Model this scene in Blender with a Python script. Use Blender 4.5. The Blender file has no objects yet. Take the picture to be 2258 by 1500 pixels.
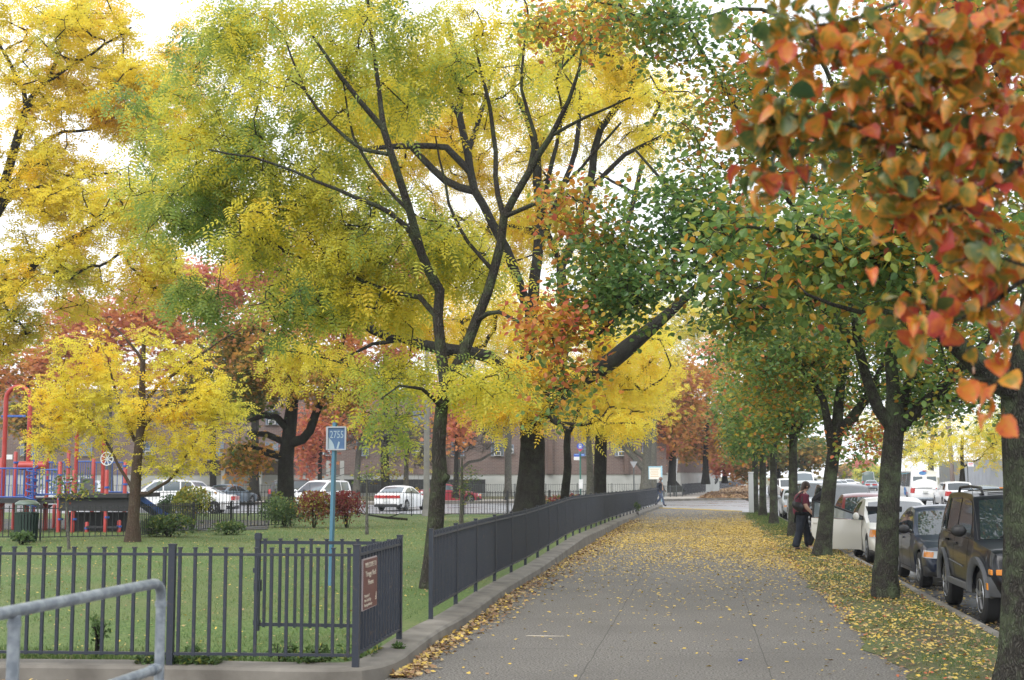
import bpy, bmesh, math, random
import numpy as np
from mathutils import Vector, Matrix
R = math.radians
sc = bpy.context.scene
COL = sc.collection

# ---------------------------------------------------------------- camera, sky, sun, exposure
FPX, W0, H0 = 3000.0, 2258.0, 1500.0
PSI, PIT, EYE = R(7.95), R(5.71), 1.85
cd = bpy.data.cameras.new("camera"); cam = bpy.data.objects.new("camera", cd); COL.objects.link(cam)
cd.sensor_width = 36.0; cd.lens = FPX / W0 * 36.0; cd.clip_start = 0.1; cd.clip_end = 6000
cam.location = (0, 0, EYE); cam.rotation_euler = (math.pi/2 + PIT, 0, PSI)
cd.dof.use_dof = True; cd.dof.focus_distance = 22.0; cd.dof.aperture_fstop = 4.5
sc.camera = cam
SUN_EL, SUN_ROT = R(48), R(200)
world = bpy.data.worlds.new("World"); sc.world = world; world.use_nodes = True
wn = world.node_tree.nodes; wl = world.node_tree.links
sky = wn.new("ShaderNodeTexSky"); sky.sky_type = 'NISHITA'; sky.sun_disc = False
sky.sun_elevation = SUN_EL; sky.sun_rotation = SUN_ROT; sky.dust_density = 4.0; sky.air_density = 1.0
ov = wn.new("ShaderNodeMix"); ov.data_type = 'RGBA'          # a closed white cloud deck over the blue
ov.inputs[0].default_value = 0.86
ov.inputs[7].default_value = (9.6, 9.9, 10.3, 1)
wl.new(sky.outputs[0], ov.inputs[6]); wl.new(ov.outputs[2], wn["Background"].inputs[0])
wn["Background"].inputs[1].default_value = 0.12
sl = bpy.data.lights.new("sun", 'SUN'); sun = bpy.data.objects.new("sun", sl); COL.objects.link(sun)
sl.energy = 1.3; sl.angle = R(40); sl.color = (1.0, 0.97, 0.92)
sun.rotation_euler = (R(90) - SUN_EL, 0, R(180) - SUN_ROT)
sc.view_settings.view_transform = 'Standard'; sc.view_settings.look = 'None'
sc.view_settings.exposure = 0.66; sc.view_settings.gamma = 1.0
cy = sc.cycles
cy.max_bounces = 9; cy.diffuse_bounces = 5; cy.glossy_bounces = 2; cy.transmission_bounces = 8; cy.transparent_max_bounces = 6
cy.use_denoising = True

# ---------------------------------------------------------------- where a pixel of the survey photo lies in the place
_r = Vector((math.cos(PSI), math.sin(PSI), 0))
_f = Vector((-math.sin(PSI)*math.cos(PIT), math.cos(PSI)*math.cos(PIT), math.sin(PIT)))
_u = Vector((math.sin(PSI)*math.sin(PIT), -math.cos(PSI)*math.sin(PIT), math.cos(PIT)))
def ray(u, v): return _f + _r*((u-1129)/FPX) + _u*((750-v)/FPX)
def at(u, v, Y):
    d = ray(u, v); return Vector((0, 0, EYE)) + d*(Y/d.y)
def G(u, v, z=0.0):
    d = ray(u, v); return Vector((0, 0, EYE)) + d*((z-EYE)/d.z)
def ppm(Y): return FPX/(Y*1.01)

# ---------------------------------------------------------------- objects
def tag(o, label=None, cat=None, group=None, kind=None):
    if label: o["label"] = label
    if cat: o["category"] = cat
    if group: o["group"] = group
    if kind: o["kind"] = kind
    return o
def empty(name, loc=(0, 0, 0), rz=0.0, label=None, cat=None, group=None):
    o = bpy.data.objects.new(name, None); o.empty_display_size = 0.2; COL.objects.link(o)
    o.location = loc; o.rotation_euler = (0, 0, rz)
    return tag(o, label, cat, group)
def link(name, me, parent=None):
    o = bpy.data.objects.new(name, me); COL.objects.link(o)
    if parent is not None: o.parent = parent
    return o
def copy_tree(o, parent=None):
    c = o.copy(); COL.objects.link(c)
    if parent is not None: c.parent = parent
    for ch in list(o.children): copy_tree(ch, c)
    return c

class MB:
    def __init__(s): s.v = []; s.f = []; s.m = []
    def add(s, vs, fs, m=0):
        b = len(s.v); s.v += [tuple(p) for p in vs]
        for f in fs: s.f.append([b+i for i in f]); s.m.append(m)
        return s
    def box(s, c, d, rz=0.0, m=0, mat=None):
        hx, hy, hz = d[0]/2, d[1]/2, d[2]/2
        P = [Vector((x, y, z)) for x in (-hx, hx) for y in (-hy, hy) for z in (-hz, hz)]
        M = mat if mat is not None else Matrix.Rotation(rz, 3, 'Z')
        P = [M @ p + Vector(c) for p in P]
        return s.add(P, [(0,1,3,2),(4,6,7,5),(0,4,5,1),(2,3,7,6),(0,2,6,4),(1,5,7,3)], m)
    def bar(s, a, b, w, h, m=0):
        a, b = Vector(a), Vector(b); d = b-a; L = d.length
        if L < 1e-6: return s
        z = d/L; up = Vector((0,0,1)) if abs(z.z) < .95 else Vector((0,1,0))
        x = up.cross(z).normalized(); y = z.cross(x)
        M = Matrix((x, y, z)).transposed()
        return s.box((a+b)/2, (w, h, L), mat=M, m=m)
    def tube(s, pts, r, n=8, m=0, cap=True, closed=False):
        pts = [Vector(p) for p in pts]; N = len(pts)
        rs = r if isinstance(r, (list, tuple)) else [r]*N
        vs = []; ref = None
        for i, p in enumerate(pts):
            t = (pts[(i+1) % N]-pts[i-1]) if closed else (pts[min(i+1, N-1)]-pts[max(i-1, 0)])
            t.normalize()
            if ref is None:
                ref = Vector((0,0,1)) if abs(t.z) < .9 else Vector((1,0,0))
            x = (ref - t*ref.dot(t)).normalized(); ref = x; y = t.cross(x)
            for k in range(n):
                a = 2*math.pi*k/n; vs.append(p + (x*math.cos(a)+y*math.sin(a))*rs[i])
        fs = []
        for i in range(N if closed else N-1):
            j = (i+1) % N
            for k in range(n):
                k2 = (k+1) % n; fs.append((i*n+k, i*n+k2, j*n+k2, j*n+k))
        if cap and not closed: fs += [tuple(range(n))[::-1], tuple((N-1)*n+k for k in range(n))]
        return s.add(vs, fs, m)
    def lathe(s, prof, c=(0,0,0), n=20, m=0, mat=None, cap=True):
        vs = []
        for (r, z) in prof:
            for k in range(n):
                a = 2*math.pi*k/n; p = Vector((r*math.cos(a), r*math.sin(a), z))
                vs.append((mat @ p if mat is not None else p) + Vector(c))
        fs = []
        for i in range(len(prof)-1):
            for k in range(n):
                k2 = (k+1) % n; fs.append((i*n+k, i*n+k2, (i+1)*n+k2, (i+1)*n+k))
        if cap: fs += [tuple(range(n))[::-1], tuple((len(prof)-1)*n+k for k in range(n))]
        return s.add(vs, fs, m)
    def ball(s, c, r, n=12, m=0):
        r = r if isinstance(r, (tuple, list)) else (r, r, r); vs = []; fs = []
        k = n//2
        for i in range(k+1):
            th = math.pi*i/k
            for j in range(n):
                ph = 2*math.pi*j/n
                vs.append((c[0]+r[0]*math.sin(th)*math.cos(ph), c[1]+r[1]*math.sin(th)*math.sin(ph), c[2]+r[2]*math.cos(th)))
        for i in range(k):
            for j in range(n):
                j2 = (j+1) % n; fs.append((i*n+j, (i+1)*n+j, (i+1)*n+j2, i*n+j2))
        return s.add(vs, fs, m)
    def prism(s, poly, off, m=0):
        off = Vector(off); n = len(poly); vs = [Vector(p) for p in poly] + [Vector(p)+off for p in poly]
        fs = [tuple(range(n))[::-1], tuple(range(n, 2*n))] + [(i, (i+1) % n, n+(i+1) % n, n+i) for i in range(n)]
        return s.add(vs, fs, m)
    def grid(s, fn, nu, nv, m=0):
        vs = [fn(i/nu, j/nv) for i in range(nu+1) for j in range(nv+1)]
        fs = [(i*(nv+1)+j, (i+1)*(nv+1)+j, (i+1)*(nv+1)+j+1, i*(nv+1)+j+1) for i in range(nu) for j in range(nv)]
        return s.add(vs, fs, m)
    def build(s, name, mats, parent=None, smooth=None, bevel=0.0):
        me = bpy.data.meshes.new(name); me.from_pydata([tuple(p) for p in s.v], [], s.f)
        for m in (mats if isinstance(mats, (list, tuple)) else [mats]): me.materials.append(m)
        me.polygons.foreach_set("material_index", s.m)
        bm = bmesh.new(); bm.from_mesh(me); bmesh.ops.recalc_face_normals(bm, faces=bm.faces); bm.to_mesh(me); bm.free()
        if smooth is None: me.polygons.foreach_set("use_smooth", [False]*len(me.polygons))
        else:
            me.polygons.foreach_set("use_smooth", [True]*len(me.polygons))
            if smooth < 180: me.set_sharp_from_angle(angle=R(smooth))
        me.update()
        o = link(name, me, parent)
        if bevel:
            b = o.modifiers.new("bevel", 'BEVEL'); b.width = bevel; b.segments = 2; b.limit_method = 'ANGLE'
        return o

def np_mesh(name, V, loops, tot, mats, parent=None, tint=None, smooth=False):
    me = bpy.data.meshes.new(name)
    me.vertices.add(len(V)); me.vertices.foreach_set("co", np.ascontiguousarray(V, dtype=np.float32).ravel())
    me.loops.add(len(loops)); me.loops.foreach_set("vertex_index", np.ascontiguousarray(loops, dtype=np.int32))
    st = np.concatenate([[0], np.cumsum(tot)[:-1]]).astype(np.int32)
    me.polygons.add(len(tot)); me.polygons.foreach_set("loop_start", st)
    me.polygons.foreach_set("use_smooth", np.full(len(tot), smooth))
    for m in (mats if isinstance(mats, (list, tuple)) else [mats]): me.materials.append(m)
    me.update(calc_edges=True)
    if tint is not None:
        at_ = me.attributes.new("tint", 'FLOAT', 'FACE'); at_.data.foreach_set("value", np.ascontiguousarray(tint, dtype=np.float32))
    return link(name, me, parent)

# ---------------------------------------------------------------- materials
def new_mat(name):
    m = bpy.data.materials.new(name); m.use_nodes = True
    nt = m.node_tree; return m, nt, nt.nodes["Principled BSDF"]
def setc(b, c): b.inputs["Base Color"].default_value = (c[0], c[1], c[2], 1)
def mat(name, c, rough=0.6, metal=0.0, spec=0.5, c2=None, scale=6.0, detail=4.0, amt=(0.35, 0.65), bump=0.0, bscale=40.0, bdist=0.01, stretch=(1,1,1), coat=0.0):
    m, nt, b = new_mat(name); N, L = nt.nodes, nt.links
    setc(b, c); b.inputs["Roughness"].default_value = rough; b.inputs["Metallic"].default_value = metal
    b.inputs["Specular IOR Level"].default_value = spec; b.inputs["Coat Weight"].default_value = coat; b.inputs["Coat Roughness"].default_value = 0.04
    if c2 is not None or bump:
        tc = N.new("ShaderNodeTexCoord"); mp = N.new("ShaderNodeMapping"); mp.inputs["Scale"].default_value = stretch
        L.new(tc.outputs["Object"], mp.inputs["Vector"])
    if c2 is not None:
        nz = N.new("ShaderNodeTexNoise"); nz.inputs["Scale"].default_value = scale; nz.inputs["Detail"].default_value = detail
        L.new(mp.outputs[0], nz.inputs["Vector"])
        rp = N.new("ShaderNodeValToRGB"); rp.color_ramp.elements[0].position = amt[0]; rp.color_ramp.elements[1].position = amt[1]
        rp.color_ramp.elements[0].color = (*c, 1); rp.color_ramp.elements[1].color = (*c2, 1)
        L.new(nz.outputs["Fac"], rp.inputs["Fac"]); L.new(rp.outputs["Color"], b.inputs["Base Color"])
    if bump:
        nb = N.new("ShaderNodeTexNoise"); nb.inputs["Scale"].default_value = bscale; nb.inputs["Detail"].default_value = 5
        L.new(mp.outputs[0], nb.inputs["Vector"])
        bp = N.new("ShaderNodeBump"); bp.inputs["Strength"].default_value = bump; bp.inputs["Distance"].default_value = bdist
        L.new(nb.outputs["Fac"], bp.inputs["Height"]); L.new(bp.outputs[0], b.inputs["Normal"])
    return m
def leaf_mat(name, stops, trans=0.4, rough=0.5, spec=0.35):
    m, nt, b = new_mat(name); N, L = nt.nodes, nt.links
    a = N.new("ShaderNodeAttribute"); a.attribute_name = "tint"
    rp = N.new("ShaderNodeValToRGB"); cr = rp.color_ramp
    while len(cr.elements) < len(stops): cr.elements.new(0.5)
    for e, (p, c) in zip(cr.elements, stops): e.position = p; e.color = (*c, 1)
    L.new(a.outputs["Fac"], rp.inputs["Fac"]); L.new(rp.outputs["Color"], b.inputs["Base Color"])
    b.inputs["Roughness"].default_value = rough; b.inputs["Specular IOR Level"].default_value = spec
    tr = N.new("ShaderNodeBsdfTranslucent"); L.new(rp.outputs["Color"], tr.inputs["Color"])
    mx = N.new("ShaderNodeMixShader"); mx.inputs[0].default_value = trans
    L.new(b.outputs[0], mx.inputs[1]); L.new(tr.outputs[0], mx.inputs[2]); L.new(mx.outputs[0], N["Material Output"].inputs["Surface"])
    return m
def bark_mat(name, c, c2, lichen, lich_amt=0.5, ridge=9.0, bump=0.9):
    m, nt, b = new_mat(name); N, L = nt.nodes, nt.links
    tc = N.new("ShaderNodeTexCoord")
    mp = N.new("ShaderNodeMapping"); mp.inputs["Scale"].default_value = (1, 1, 0.16); L.new(tc.outputs["Object"], mp.inputs[0])
    dn = N.new("ShaderNodeTexNoise"); dn.inputs["Scale"].default_value = 6; L.new(tc.outputs["Object"], dn.inputs["Vector"])
    ad = N.new("ShaderNodeMixRGB"); ad.blend_type = 'ADD'; ad.inputs[0].default_value = 0.12
    L.new(mp.outputs[0], ad.inputs[1]); L.new(dn.outputs["Color"], ad.inputs[2])
    vo = N.new("ShaderNodeTexVoronoi"); vo.inputs["Scale"].default_value = ridge*4; vo.feature = 'DISTANCE_TO_EDGE'; L.new(ad.outputs[0], vo.inputs["Vector"])
    nz = N.new("ShaderNodeTexNoise"); nz.inputs["Scale"].default_value = ridge*3; nz.inputs["Detail"].default_value = 6; L.new(mp.outputs[0], nz.inputs["Vector"])
    r1 = N.new("ShaderNodeValToRGB"); r1.color_ramp.elements[0].position = 0.02; r1.color_ramp.elements[1].position = 0.28
    r1.color_ramp.elements[0].color = (*[x*0.35 for x in c], 1); r1.color_ramp.elements[1].color = (*c2, 1)
    L.new(vo.outputs["Distance"], r1.inputs["Fac"])
    mixc = N.new("ShaderNodeMixRGB"); mixc.inputs[2].default_value = (*c, 1)
    L.new(nz.outputs["Fac"], mixc.inputs[0]); L.new(r1.outputs[0], mixc.inputs[1])
    ln = N.new("ShaderNodeTexNoise"); ln.inputs["Scale"].default_value = 3.2; ln.inputs["Detail"].default_value = 9; ln.inputs["Roughness"].default_value = 0.72
    L.new(tc.outputs["Object"], ln.inputs["Vector"])
    lr = N.new("ShaderNodeValToRGB"); lr.color_ramp.elements[0].position = 0.46; lr.color_ramp.elements[1].position = 0.66
    lr.color_ramp.elements[0].color = (0,0,0,1); lr.color_ramp.elements[1].color = (lich_amt, lich_amt, lich_amt, 1)
    L.new(ln.outputs["Fac"], lr.inputs["Fac"])
    fin = N.new("ShaderNodeMixRGB"); fin.inputs[2].default_value = (*lichen, 1)
    L.new(lr.outputs[0], fin.inputs[0]); L.new(mixc.outputs[0], fin.inputs[1]); L.new(fin.outputs[0], b.inputs["Base Color"])
    b.inputs["Roughness"].default_value = 0.9; b.inputs["Specular IOR Level"].default_value = 0.25
    sm = N.new("ShaderNodeMath"); sm.operation = 'MULTIPLY_ADD'; sm.inputs[1].default_value = 2.0
    L.new(vo.outputs["Distance"], sm.inputs[0]); L.new(nz.outputs["Fac"], sm.inputs[2])
    bp = N.new("ShaderNodeBump"); bp.inputs["Strength"].default_value = bump; bp.inputs["Distance"].default_value = 0.03
    L.new(sm.outputs[0], bp.inputs["Height"]); L.new(bp.outputs[0], b.inputs["Normal"])
    return m
def glass_mat(name, c=(0.02, 0.03, 0.035), rough=0.03):
    m, nt, b = new_mat(name); setc(b, c); b.inputs["Roughness"].default_value = rough
    b.inputs["Specular IOR Level"].default_value = 0.9; b.inputs["IOR"].default_value = 1.6; return m

M = {}
M['iron'] = mat("iron_paint", (0.022, 0.028, 0.042), 0.45, c2=(0.060, 0.050, 0.046), scale=22, detail=7, amt=(0.60, 0.72), bump=0.12, bscale=60, bdist=0.002)
M['iron_black'] = mat("black_iron", (0.018, 0.02, 0.022), 0.5)
M['iron_far'] = mat("grey_iron", (0.07, 0.08, 0.08), 0.6)
M['galv'] = mat("galvanised_steel", (0.20, 0.23, 0.265), 0.42, metal=0.5, c2=(0.33, 0.365, 0.40), scale=18, detail=6, amt=(0.42, 0.62), bump=0.15, bscale=25, bdist=0.003)
M['concrete'] = mat("kerb_concrete", (0.10, 0.09, 0.076), 0.85, c2=(0.205, 0.188, 0.162), scale=2.6, detail=8, amt=(0.3, 0.7), bump=0.35, bscale=50, bdist=0.006)
M['blue_paint'] = mat("blue_post_paint", (0.055, 0.165, 0.25), 0.55, c2=(0.08, 0.19, 0.275), scale=7, detail=6, bump=0.2, bscale=25, bdist=0.004, stretch=(1,1,.3))
M['brown_sign'] = mat("brown_sign_enamel", (0.115, 0.032, 0.026), 0.4, c2=(0.14, 0.043, 0.034), scale=6)
M['cream'] = mat("cream_lettering", (0.62, 0.55, 0.45), 0.5)
M['sign_edge'] = mat("sign_edge_paint", (0.42, 0.36, 0.36), 0.4)
M['navy_sign'] = mat("navy_sign_enamel", (0.045, 0.10, 0.22), 0.35, c2=(0.07, 0.14, 0.26), scale=9)
M['white'] = mat("white_paint", (0.74, 0.75, 0.76), 0.45, c2=(0.66, 0.67, 0.68), scale=3)
M['pale_num'] = mat("pale_numerals", (0.30, 0.38, 0.43), 0.5)
M['alu'] = mat("aluminium", (0.38, 0.40, 0.43), 0.35, metal=0.6)
M['red_pg'] = mat("red_playground_paint", (0.36, 0.035, 0.03), 0.35, c2=(0.42, 0.05, 0.045), scale=3)
M['blue_pg'] = mat("blue_playground_paint", (0.03, 0.09, 0.36), 0.35, c2=(0.04, 0.12, 0.42), scale=3)
M['dark_deck'] = mat("dark_deck_rubber", (0.03, 0.03, 0.035), 0.8)
M['green_can'] = mat("green_bin_paint", (0.012, 0.03, 0.024), 0.45)
M['rubber'] = mat("tyre_rubber", (0.02, 0.02, 0.021), 0.8)
M['rim'] = mat("alloy_rim", (0.45, 0.46, 0.48), 0.32, metal=0.8)
M['under'] = mat("underbody_black", (0.012, 0.012, 0.013), 0.8)
M['grey_plastic'] = mat("grey_bumper_plastic", (0.085, 0.09, 0.10), 0.55, c2=(0.10, 0.105, 0.115), scale=10)
M['black_plastic'] = mat("black_trim_plastic", (0.02, 0.02, 0.022), 0.5)
M['glass'] = glass_mat("car_glass")
M['glass_pale'] = glass_mat("window_glass", (0.10, 0.13, 0.15), 0.08)
M['lamp'] = mat("headlamp_lens", (0.62, 0.66, 0.70), 0.12, spec=0.8, coat=0.6)
M['amber'] = mat("amber_lens", (0.75, 0.26, 0.03), 0.15, coat=0.6)
M['tail'] = mat("red_tail_lens", (0.42, 0.02, 0.02), 0.2, coat=0.5)
M['plate'] = mat("number_plate", (0.62, 0.64, 0.62), 0.5)
M['skin'] = mat("skin", (0.55, 0.34, 0.26), 0.5, c2=(0.58, 0.36, 0.28), scale=8)
M['skin_dark'] = mat("dark_skin", (0.10, 0.055, 0.04), 0.5)
def paint(name, c): return mat(name, c, 0.28, spec=0.5, coat=0.55)
PAINT = dict(navyblack=mat("navy_black_car_paint", (0.006, 0.008, 0.014), 0.3, spec=0.35, coat=0.3), navy=mat("navy_car_paint", (0.009, 0.018, 0.045), 0.3, spec=0.4, coat=0.4),
    white=paint("white_car_paint", (0.70, 0.68, 0.63)), maroon=paint("maroon_car_paint", (0.12, 0.012, 0.014)), silver=paint("silver_car_paint", (0.50, 0.53, 0.56)),
    red=paint("red_car_paint", (0.30, 0.025, 0.04)), dark=paint("dark_car_paint", (0.03, 0.03, 0.035)), brightwhite=paint("bright_white_car_paint", (0.8, 0.81, 0.82)),
    slate=paint("slate_car_paint", (0.16, 0.21, 0.26)))
M['bark_pear'] = bark_mat("pear_bark", (0.042, 0.038, 0.033), (0.10, 0.094, 0.08), (0.125, 0.165, 0.085), 0.8, 11.0)
M['bark_dark'] = bark_mat("dark_bark", (0.020, 0.0175, 0.0155), (0.042, 0.038, 0.033), (0.07, 0.085, 0.05), 0.35)
M['bark_ash'] = bark_mat("ash_bark", (0.042, 0.036, 0.031), (0.085, 0.076, 0.064), (0.10, 0.14, 0.06), 0.55)
M['bark_grey'] = bark_mat("grey_bark", (0.12, 0.115, 0.10), (0.20, 0.19, 0.165), (0.15, 0.17, 0.12), 0.4, 5)
M['bark_red'] = bark_mat("reddish_bark", (0.09, 0.058, 0.042), (0.14, 0.10, 0.075), (0.10, 0.11, 0.06), 0.3)
LOC = [(0.0, (0.15, 0.26, 0.08)), (0.32, (0.32, 0.42, 0.11)), (0.58, (0.74, 0.68, 0.10)), (0.8, (0.88, 0.75, 0.095)), (1.0, (0.90, 0.64, 0.06))]
PEAR = [(0.0, (0.075, 0.165, 0.05)), (0.37, (0.20, 0.32, 0.08)), (0.52, (0.42, 0.42, 0.07)), (0.64, (0.56, 0.32, 0.03)), (0.84, (0.66, 0.24, 0.07)), (1.0, (0.60, 0.15, 0.10))]
MAPLE = [(0.0, (0.10, 0.17, 0.05)), (0.3, (0.32, 0.26, 0.06)), (0.48, (0.74, 0.40, 0.10)), (0.75, (0.68, 0.30, 0.16)), (1.0, (0.58, 0.20, 0.17))]
LITTER = [(0.0, (0.13, 0.07, 0.04)), (0.2, (0.30, 0.18, 0.09)), (0.38, (0.46, 0.34, 0.17)), (0.55, (0.60, 0.41, 0.07)), (0.85, (0.62, 0.47, 0.14)), (1.0, (0.45, 0.12, 0.05))]
GRASS = [(0.0, (0.045, 0.095, 0.022)), (0.5, (0.10, 0.17, 0.04)), (0.8, (0.20, 0.23, 0.075)), (1.0, (0.34, 0.30, 0.16))]
M['leaf_locust'] = leaf_mat("yellow_green_leaf", LOC, 0.62)
M['leaf_pear'] = leaf_mat("pear_leaf", PEAR, 0.52, 0.36, 0.5)
M['leaf_maple'] = leaf_mat("maple_leaf", MAPLE, 0.6)
M['leaf_litter'] = leaf_mat("fallen_leaf", LITTER, 0.1, 0.6)
M['grass'] = leaf_mat("grass_blade", GRASS, 0.35, 0.5)
M['leaf_shrub'] = leaf_mat("shrub_leaf", [(0, (0.04, 0.09, 0.03)), (0.4, (0.12, 0.19, 0.06)), (0.58, (0.40, 0.36, 0.05)), (0.72, (0.20, 0.06, 0.035)), (1, (0.22, 0.03, 0.04))], 0.35)
# ---------------------------------------------------------------- ground, road, paths
rng = np.random.default_rng(11); random.seed(5)
def nodes_mat(name): return new_mat(name)
def ground_mat(name, c, c2, big, fine, rough=0.9, bump=0.3, joints=False, c3=None, wet=None, stain=0.55):
    """speckled ground: c..c2 fine speckle, c3 broad stains; joints = tooled slab joints"""
    m, nt, b = new_mat(name); N, L = nt.nodes, nt.links
    tc = N.new("ShaderNodeTexCoord"); O = tc.outputs["Object"]
    n1 = N.new("ShaderNodeTexNoise"); n1.inputs["Scale"].default_value = fine; n1.inputs["Detail"].default_value = 3; L.new(O, n1.inputs["Vector"])
    r1 = N.new("ShaderNodeValToRGB"); r1.color_ramp.elements[0].position = 0.38; r1.color_ramp.elements[1].position = 0.64
    r1.color_ramp.elements[0].color = (*c, 1); r1.color_ramp.elements[1].color = (*c2, 1); L.new(n1.outputs["Fac"], r1.inputs["Fac"])
    n2 = N.new("ShaderNodeTexNoise"); n2.inputs["Scale"].default_value = big; n2.inputs["Detail"].default_value = 7; n2.inputs["Roughness"].default_value = 0.62; L.new(O, n2.inputs["Vector"])
    r2 = N.new("ShaderNodeValToRGB"); r2.color_ramp.elements[0].position = 0.42; r2.color_ramp.elements[1].position = 0.66
    mx = N.new("ShaderNodeMixRGB"); mx.blend_type = 'MIX'; mx.inputs[2].default_value = (*(c3 or c), 1)
    mul = N.new("ShaderNodeMath"); mul.operation = 'MULTIPLY'; mul.inputs[1].default_value = stain
    L.new(n2.outputs["Fac"], r2.inputs["Fac"]); L.new(r2.outputs[0], mul.inputs[0]); L.new(mul.outputs[0], mx.inputs[0]); L.new(r1.outputs[0], mx.inputs[1])
    out = mx.outputs[0]
    if joints:
        sp = N.new("ShaderNodeSeparateXYZ"); wob = N.new("ShaderNodeTexNoise"); wob.inputs["Scale"].default_value = 0.9
        L.new(O, wob.inputs["Vector"]); L.new(O, sp.inputs[0])
        def line(src, per, off, wid, amp):
            a = N.new("ShaderNodeMath"); a.operation = 'MULTIPLY_ADD'; a.inputs[1].default_value = amp; L.new(wob.outputs["Fac"], a.inputs[0]); L.new(src, a.inputs[2])
            s1 = N.new("ShaderNodeMath"); s1.operation = 'ADD'; s1.inputs[1].default_value = off; L.new(a.outputs[0], s1.inputs[0])
            md = N.new("ShaderNodeMath"); md.operation = 'PINGPONG'; md.inputs[1].default_value = per/2; L.new(s1.outputs[0], md.inputs[0])
            lt = N.new("ShaderNodeMath"); lt.operation = 'LESS_THAN'; lt.inputs[1].default_value = wid; L.new(md.outputs[0], lt.inputs[0]); return lt.outputs[0]
        j1 = line(sp.outputs["X"], 1.75, 1.15-0.02, 0.006, 0.04); j2 = line(sp.outputs["Y"], 3.05, 0.35, 0.008, 0.14)
        mxx = N.new("ShaderNodeMath"); mxx.operation = 'MAXIMUM'; L.new(j1, mxx.inputs[0]); L.new(j2, mxx.inputs[1])
        sc_ = N.new("ShaderNodeMath"); sc_.operation = 'MULTIPLY'; sc_.inputs[1].default_value = 0.8; L.new(mxx.outputs[0], sc_.inputs[0])
        mj = N.new("ShaderNodeMixRGB"); mj.inputs[2].default_value = (0.06, 0.055, 0.05, 1); L.new(sc_.outputs[0], mj.inputs[0]); L.new(out, mj.inputs[1]); out = mj.outputs[0]
    L.new(out, b.inputs["Base Color"]); b.inputs["Roughness"].default_value = rough; b.inputs["Specular IOR Level"].default_value = 0.35
    if wet:
        r3 = N.new("ShaderNodeValToRGB"); r3.color_ramp.elements[0].position = 0.40; r3.color_ramp.elements[1].position = 0.60
        r3.color_ramp.elements[0].color = (wet[0],)*3+(1,); r3.color_ramp.elements[1].color = (wet[1],)*3+(1,)
        L.new(n2.outputs["Fac"], r3.inputs["Fac"]); L.new(r3.outputs[0], b.inputs["Roughness"]); b.inputs["Specular IOR Level"].default_value = 0.6
    if bump:
        bp = N.new("ShaderNodeBump"); bp.inputs["Strength"].default_value = bump; bp.inputs["Distance"].default_value = 0.006
        L.new(n1.outputs["Fac"], bp.inputs["Height"]); L.new(bp.outputs[0], b.inputs["Normal"])
    return m
M['path'] = ground_mat("exposed_aggregate_path", (0.058, 0.053, 0.047), (0.235, 0.220, 0.200), 0.55, 48, c3=(0.10, 0.093, 0.084), joints=True)
M['road'] = ground_mat("wet_asphalt", (0.055, 0.057, 0.062), (0.095, 0.098, 0.105), 0.5, 60, c3=(0.07, 0.072, 0.078), wet=(0.16, 0.42), bump=0.12)
M['street'] = ground_mat("damp_grey_street", (0.20, 0.21, 0.225), (0.28, 0.29, 0.31), 0.25, 40, c3=(0.22, 0.23, 0.245), wet=(0.24, 0.45), bump=0.08)
M['walk'] = ground_mat("pale_pavement", (0.34, 0.32, 0.29), (0.44, 0.42, 0.385), 0.3, 30, c3=(0.33, 0.31, 0.28))
M['lawn'] = ground_mat("lawn_turf", (0.045, 0.095, 0.022), (0.125, 0.185, 0.05), 0.35, 26, c3=(0.15, 0.15, 0.065), bump=0.8)
M['verge'] = ground_mat("verge_turf_and_earth", (0.055, 0.09, 0.025), (0.14, 0.15, 0.055), 0.9, 30, c3=(0.085, 0.062, 0.042), bump=0.8, stain=0.95)
M['earth'] = ground_mat("far_ground", (0.10, 0.11, 0.05), (0.19, 0.17, 0.09), 0.1, 6, c3=(0.14, 0.12, 0.07), bump=0.2)
M['dirtylot'] = ground_mat("playground_rubber_floor", (0.05, 0.05, 0.055), (0.09, 0.09, 0.09), 0.5, 20)
M['kerb_yellow'] = mat("yellow_kerb_paint", (0.60, 0.42, 0.10), 0.7, c2=(0.45, 0.36, 0.16), scale=3)

def sheet(name, poly, z, m, kind="structure"):
    me = bpy.data.meshes.new(name); bm = bmesh.new()
    f = bm.faces.new([bm.verts.new((p[0], p[1], z)) for p in poly]); bmesh.ops.recalc_face_normals(bm, faces=[f])
    if f.normal.z < 0: f.normal_flip()
    bmesh.ops.triangulate(bm, faces=[f]); bm.to_mesh(me); bm.free(); me.materials.append(m)
    return tag(link(name, me), kind=kind)
sheet("ground", [(-1500, -300), (1500, -300), (1500, 2500), (-1500, 2500)], -0.22, M['earth'])
NEAR_KERB = [(-120, 60), (-12.5, 63.5), (-7, 69), (-3.2, 80.5), (0, 76.5), (1.7, 73), (3.30, 70)]
FAR_KERB = [(-120, 88), (-22, 93), (-7, 106), (-1.5, 112), (4.0, 117)]
sheet("road", [(3.45, -30), (3.45, 70), (3.45, 115), (5.5, 160), (14, 300), (60, 800), (120, 800), (46, 300), (25, 160), (19.5, 100), (19.0, -30)], -0.15, M['road'])
sheet("cross_street", NEAR_KERB[:-1] + [(3.3, 70), (3.47, 71), (3.47, 116)] + FAR_KERB[::-1], -0.145, M['street'])
sheet("path", [(-70, -12), (3.30, -12), (3.30, 70), (1.7, 73), (0, 76.5), (-3.2, 80.5), (-7, 69), (-12.5, 63.5), (-120, 60), (-120, 10)], 0.0, M['path'])
sheet("far_pavement", FAR_KERB[:] + [(5.6, 160), (14, 300), (4, 300), (-3, 160), (-8, 118), (-24, 101), (-120, 97)], -0.004, M['walk'])
sheet("far_park_ground", [(-120, 97), (-24, 101), (-8, 118), (-3, 160), (4, 300), (14, 600), (-250, 600), (-250, 97)], 0.03, M['earth'])
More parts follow.
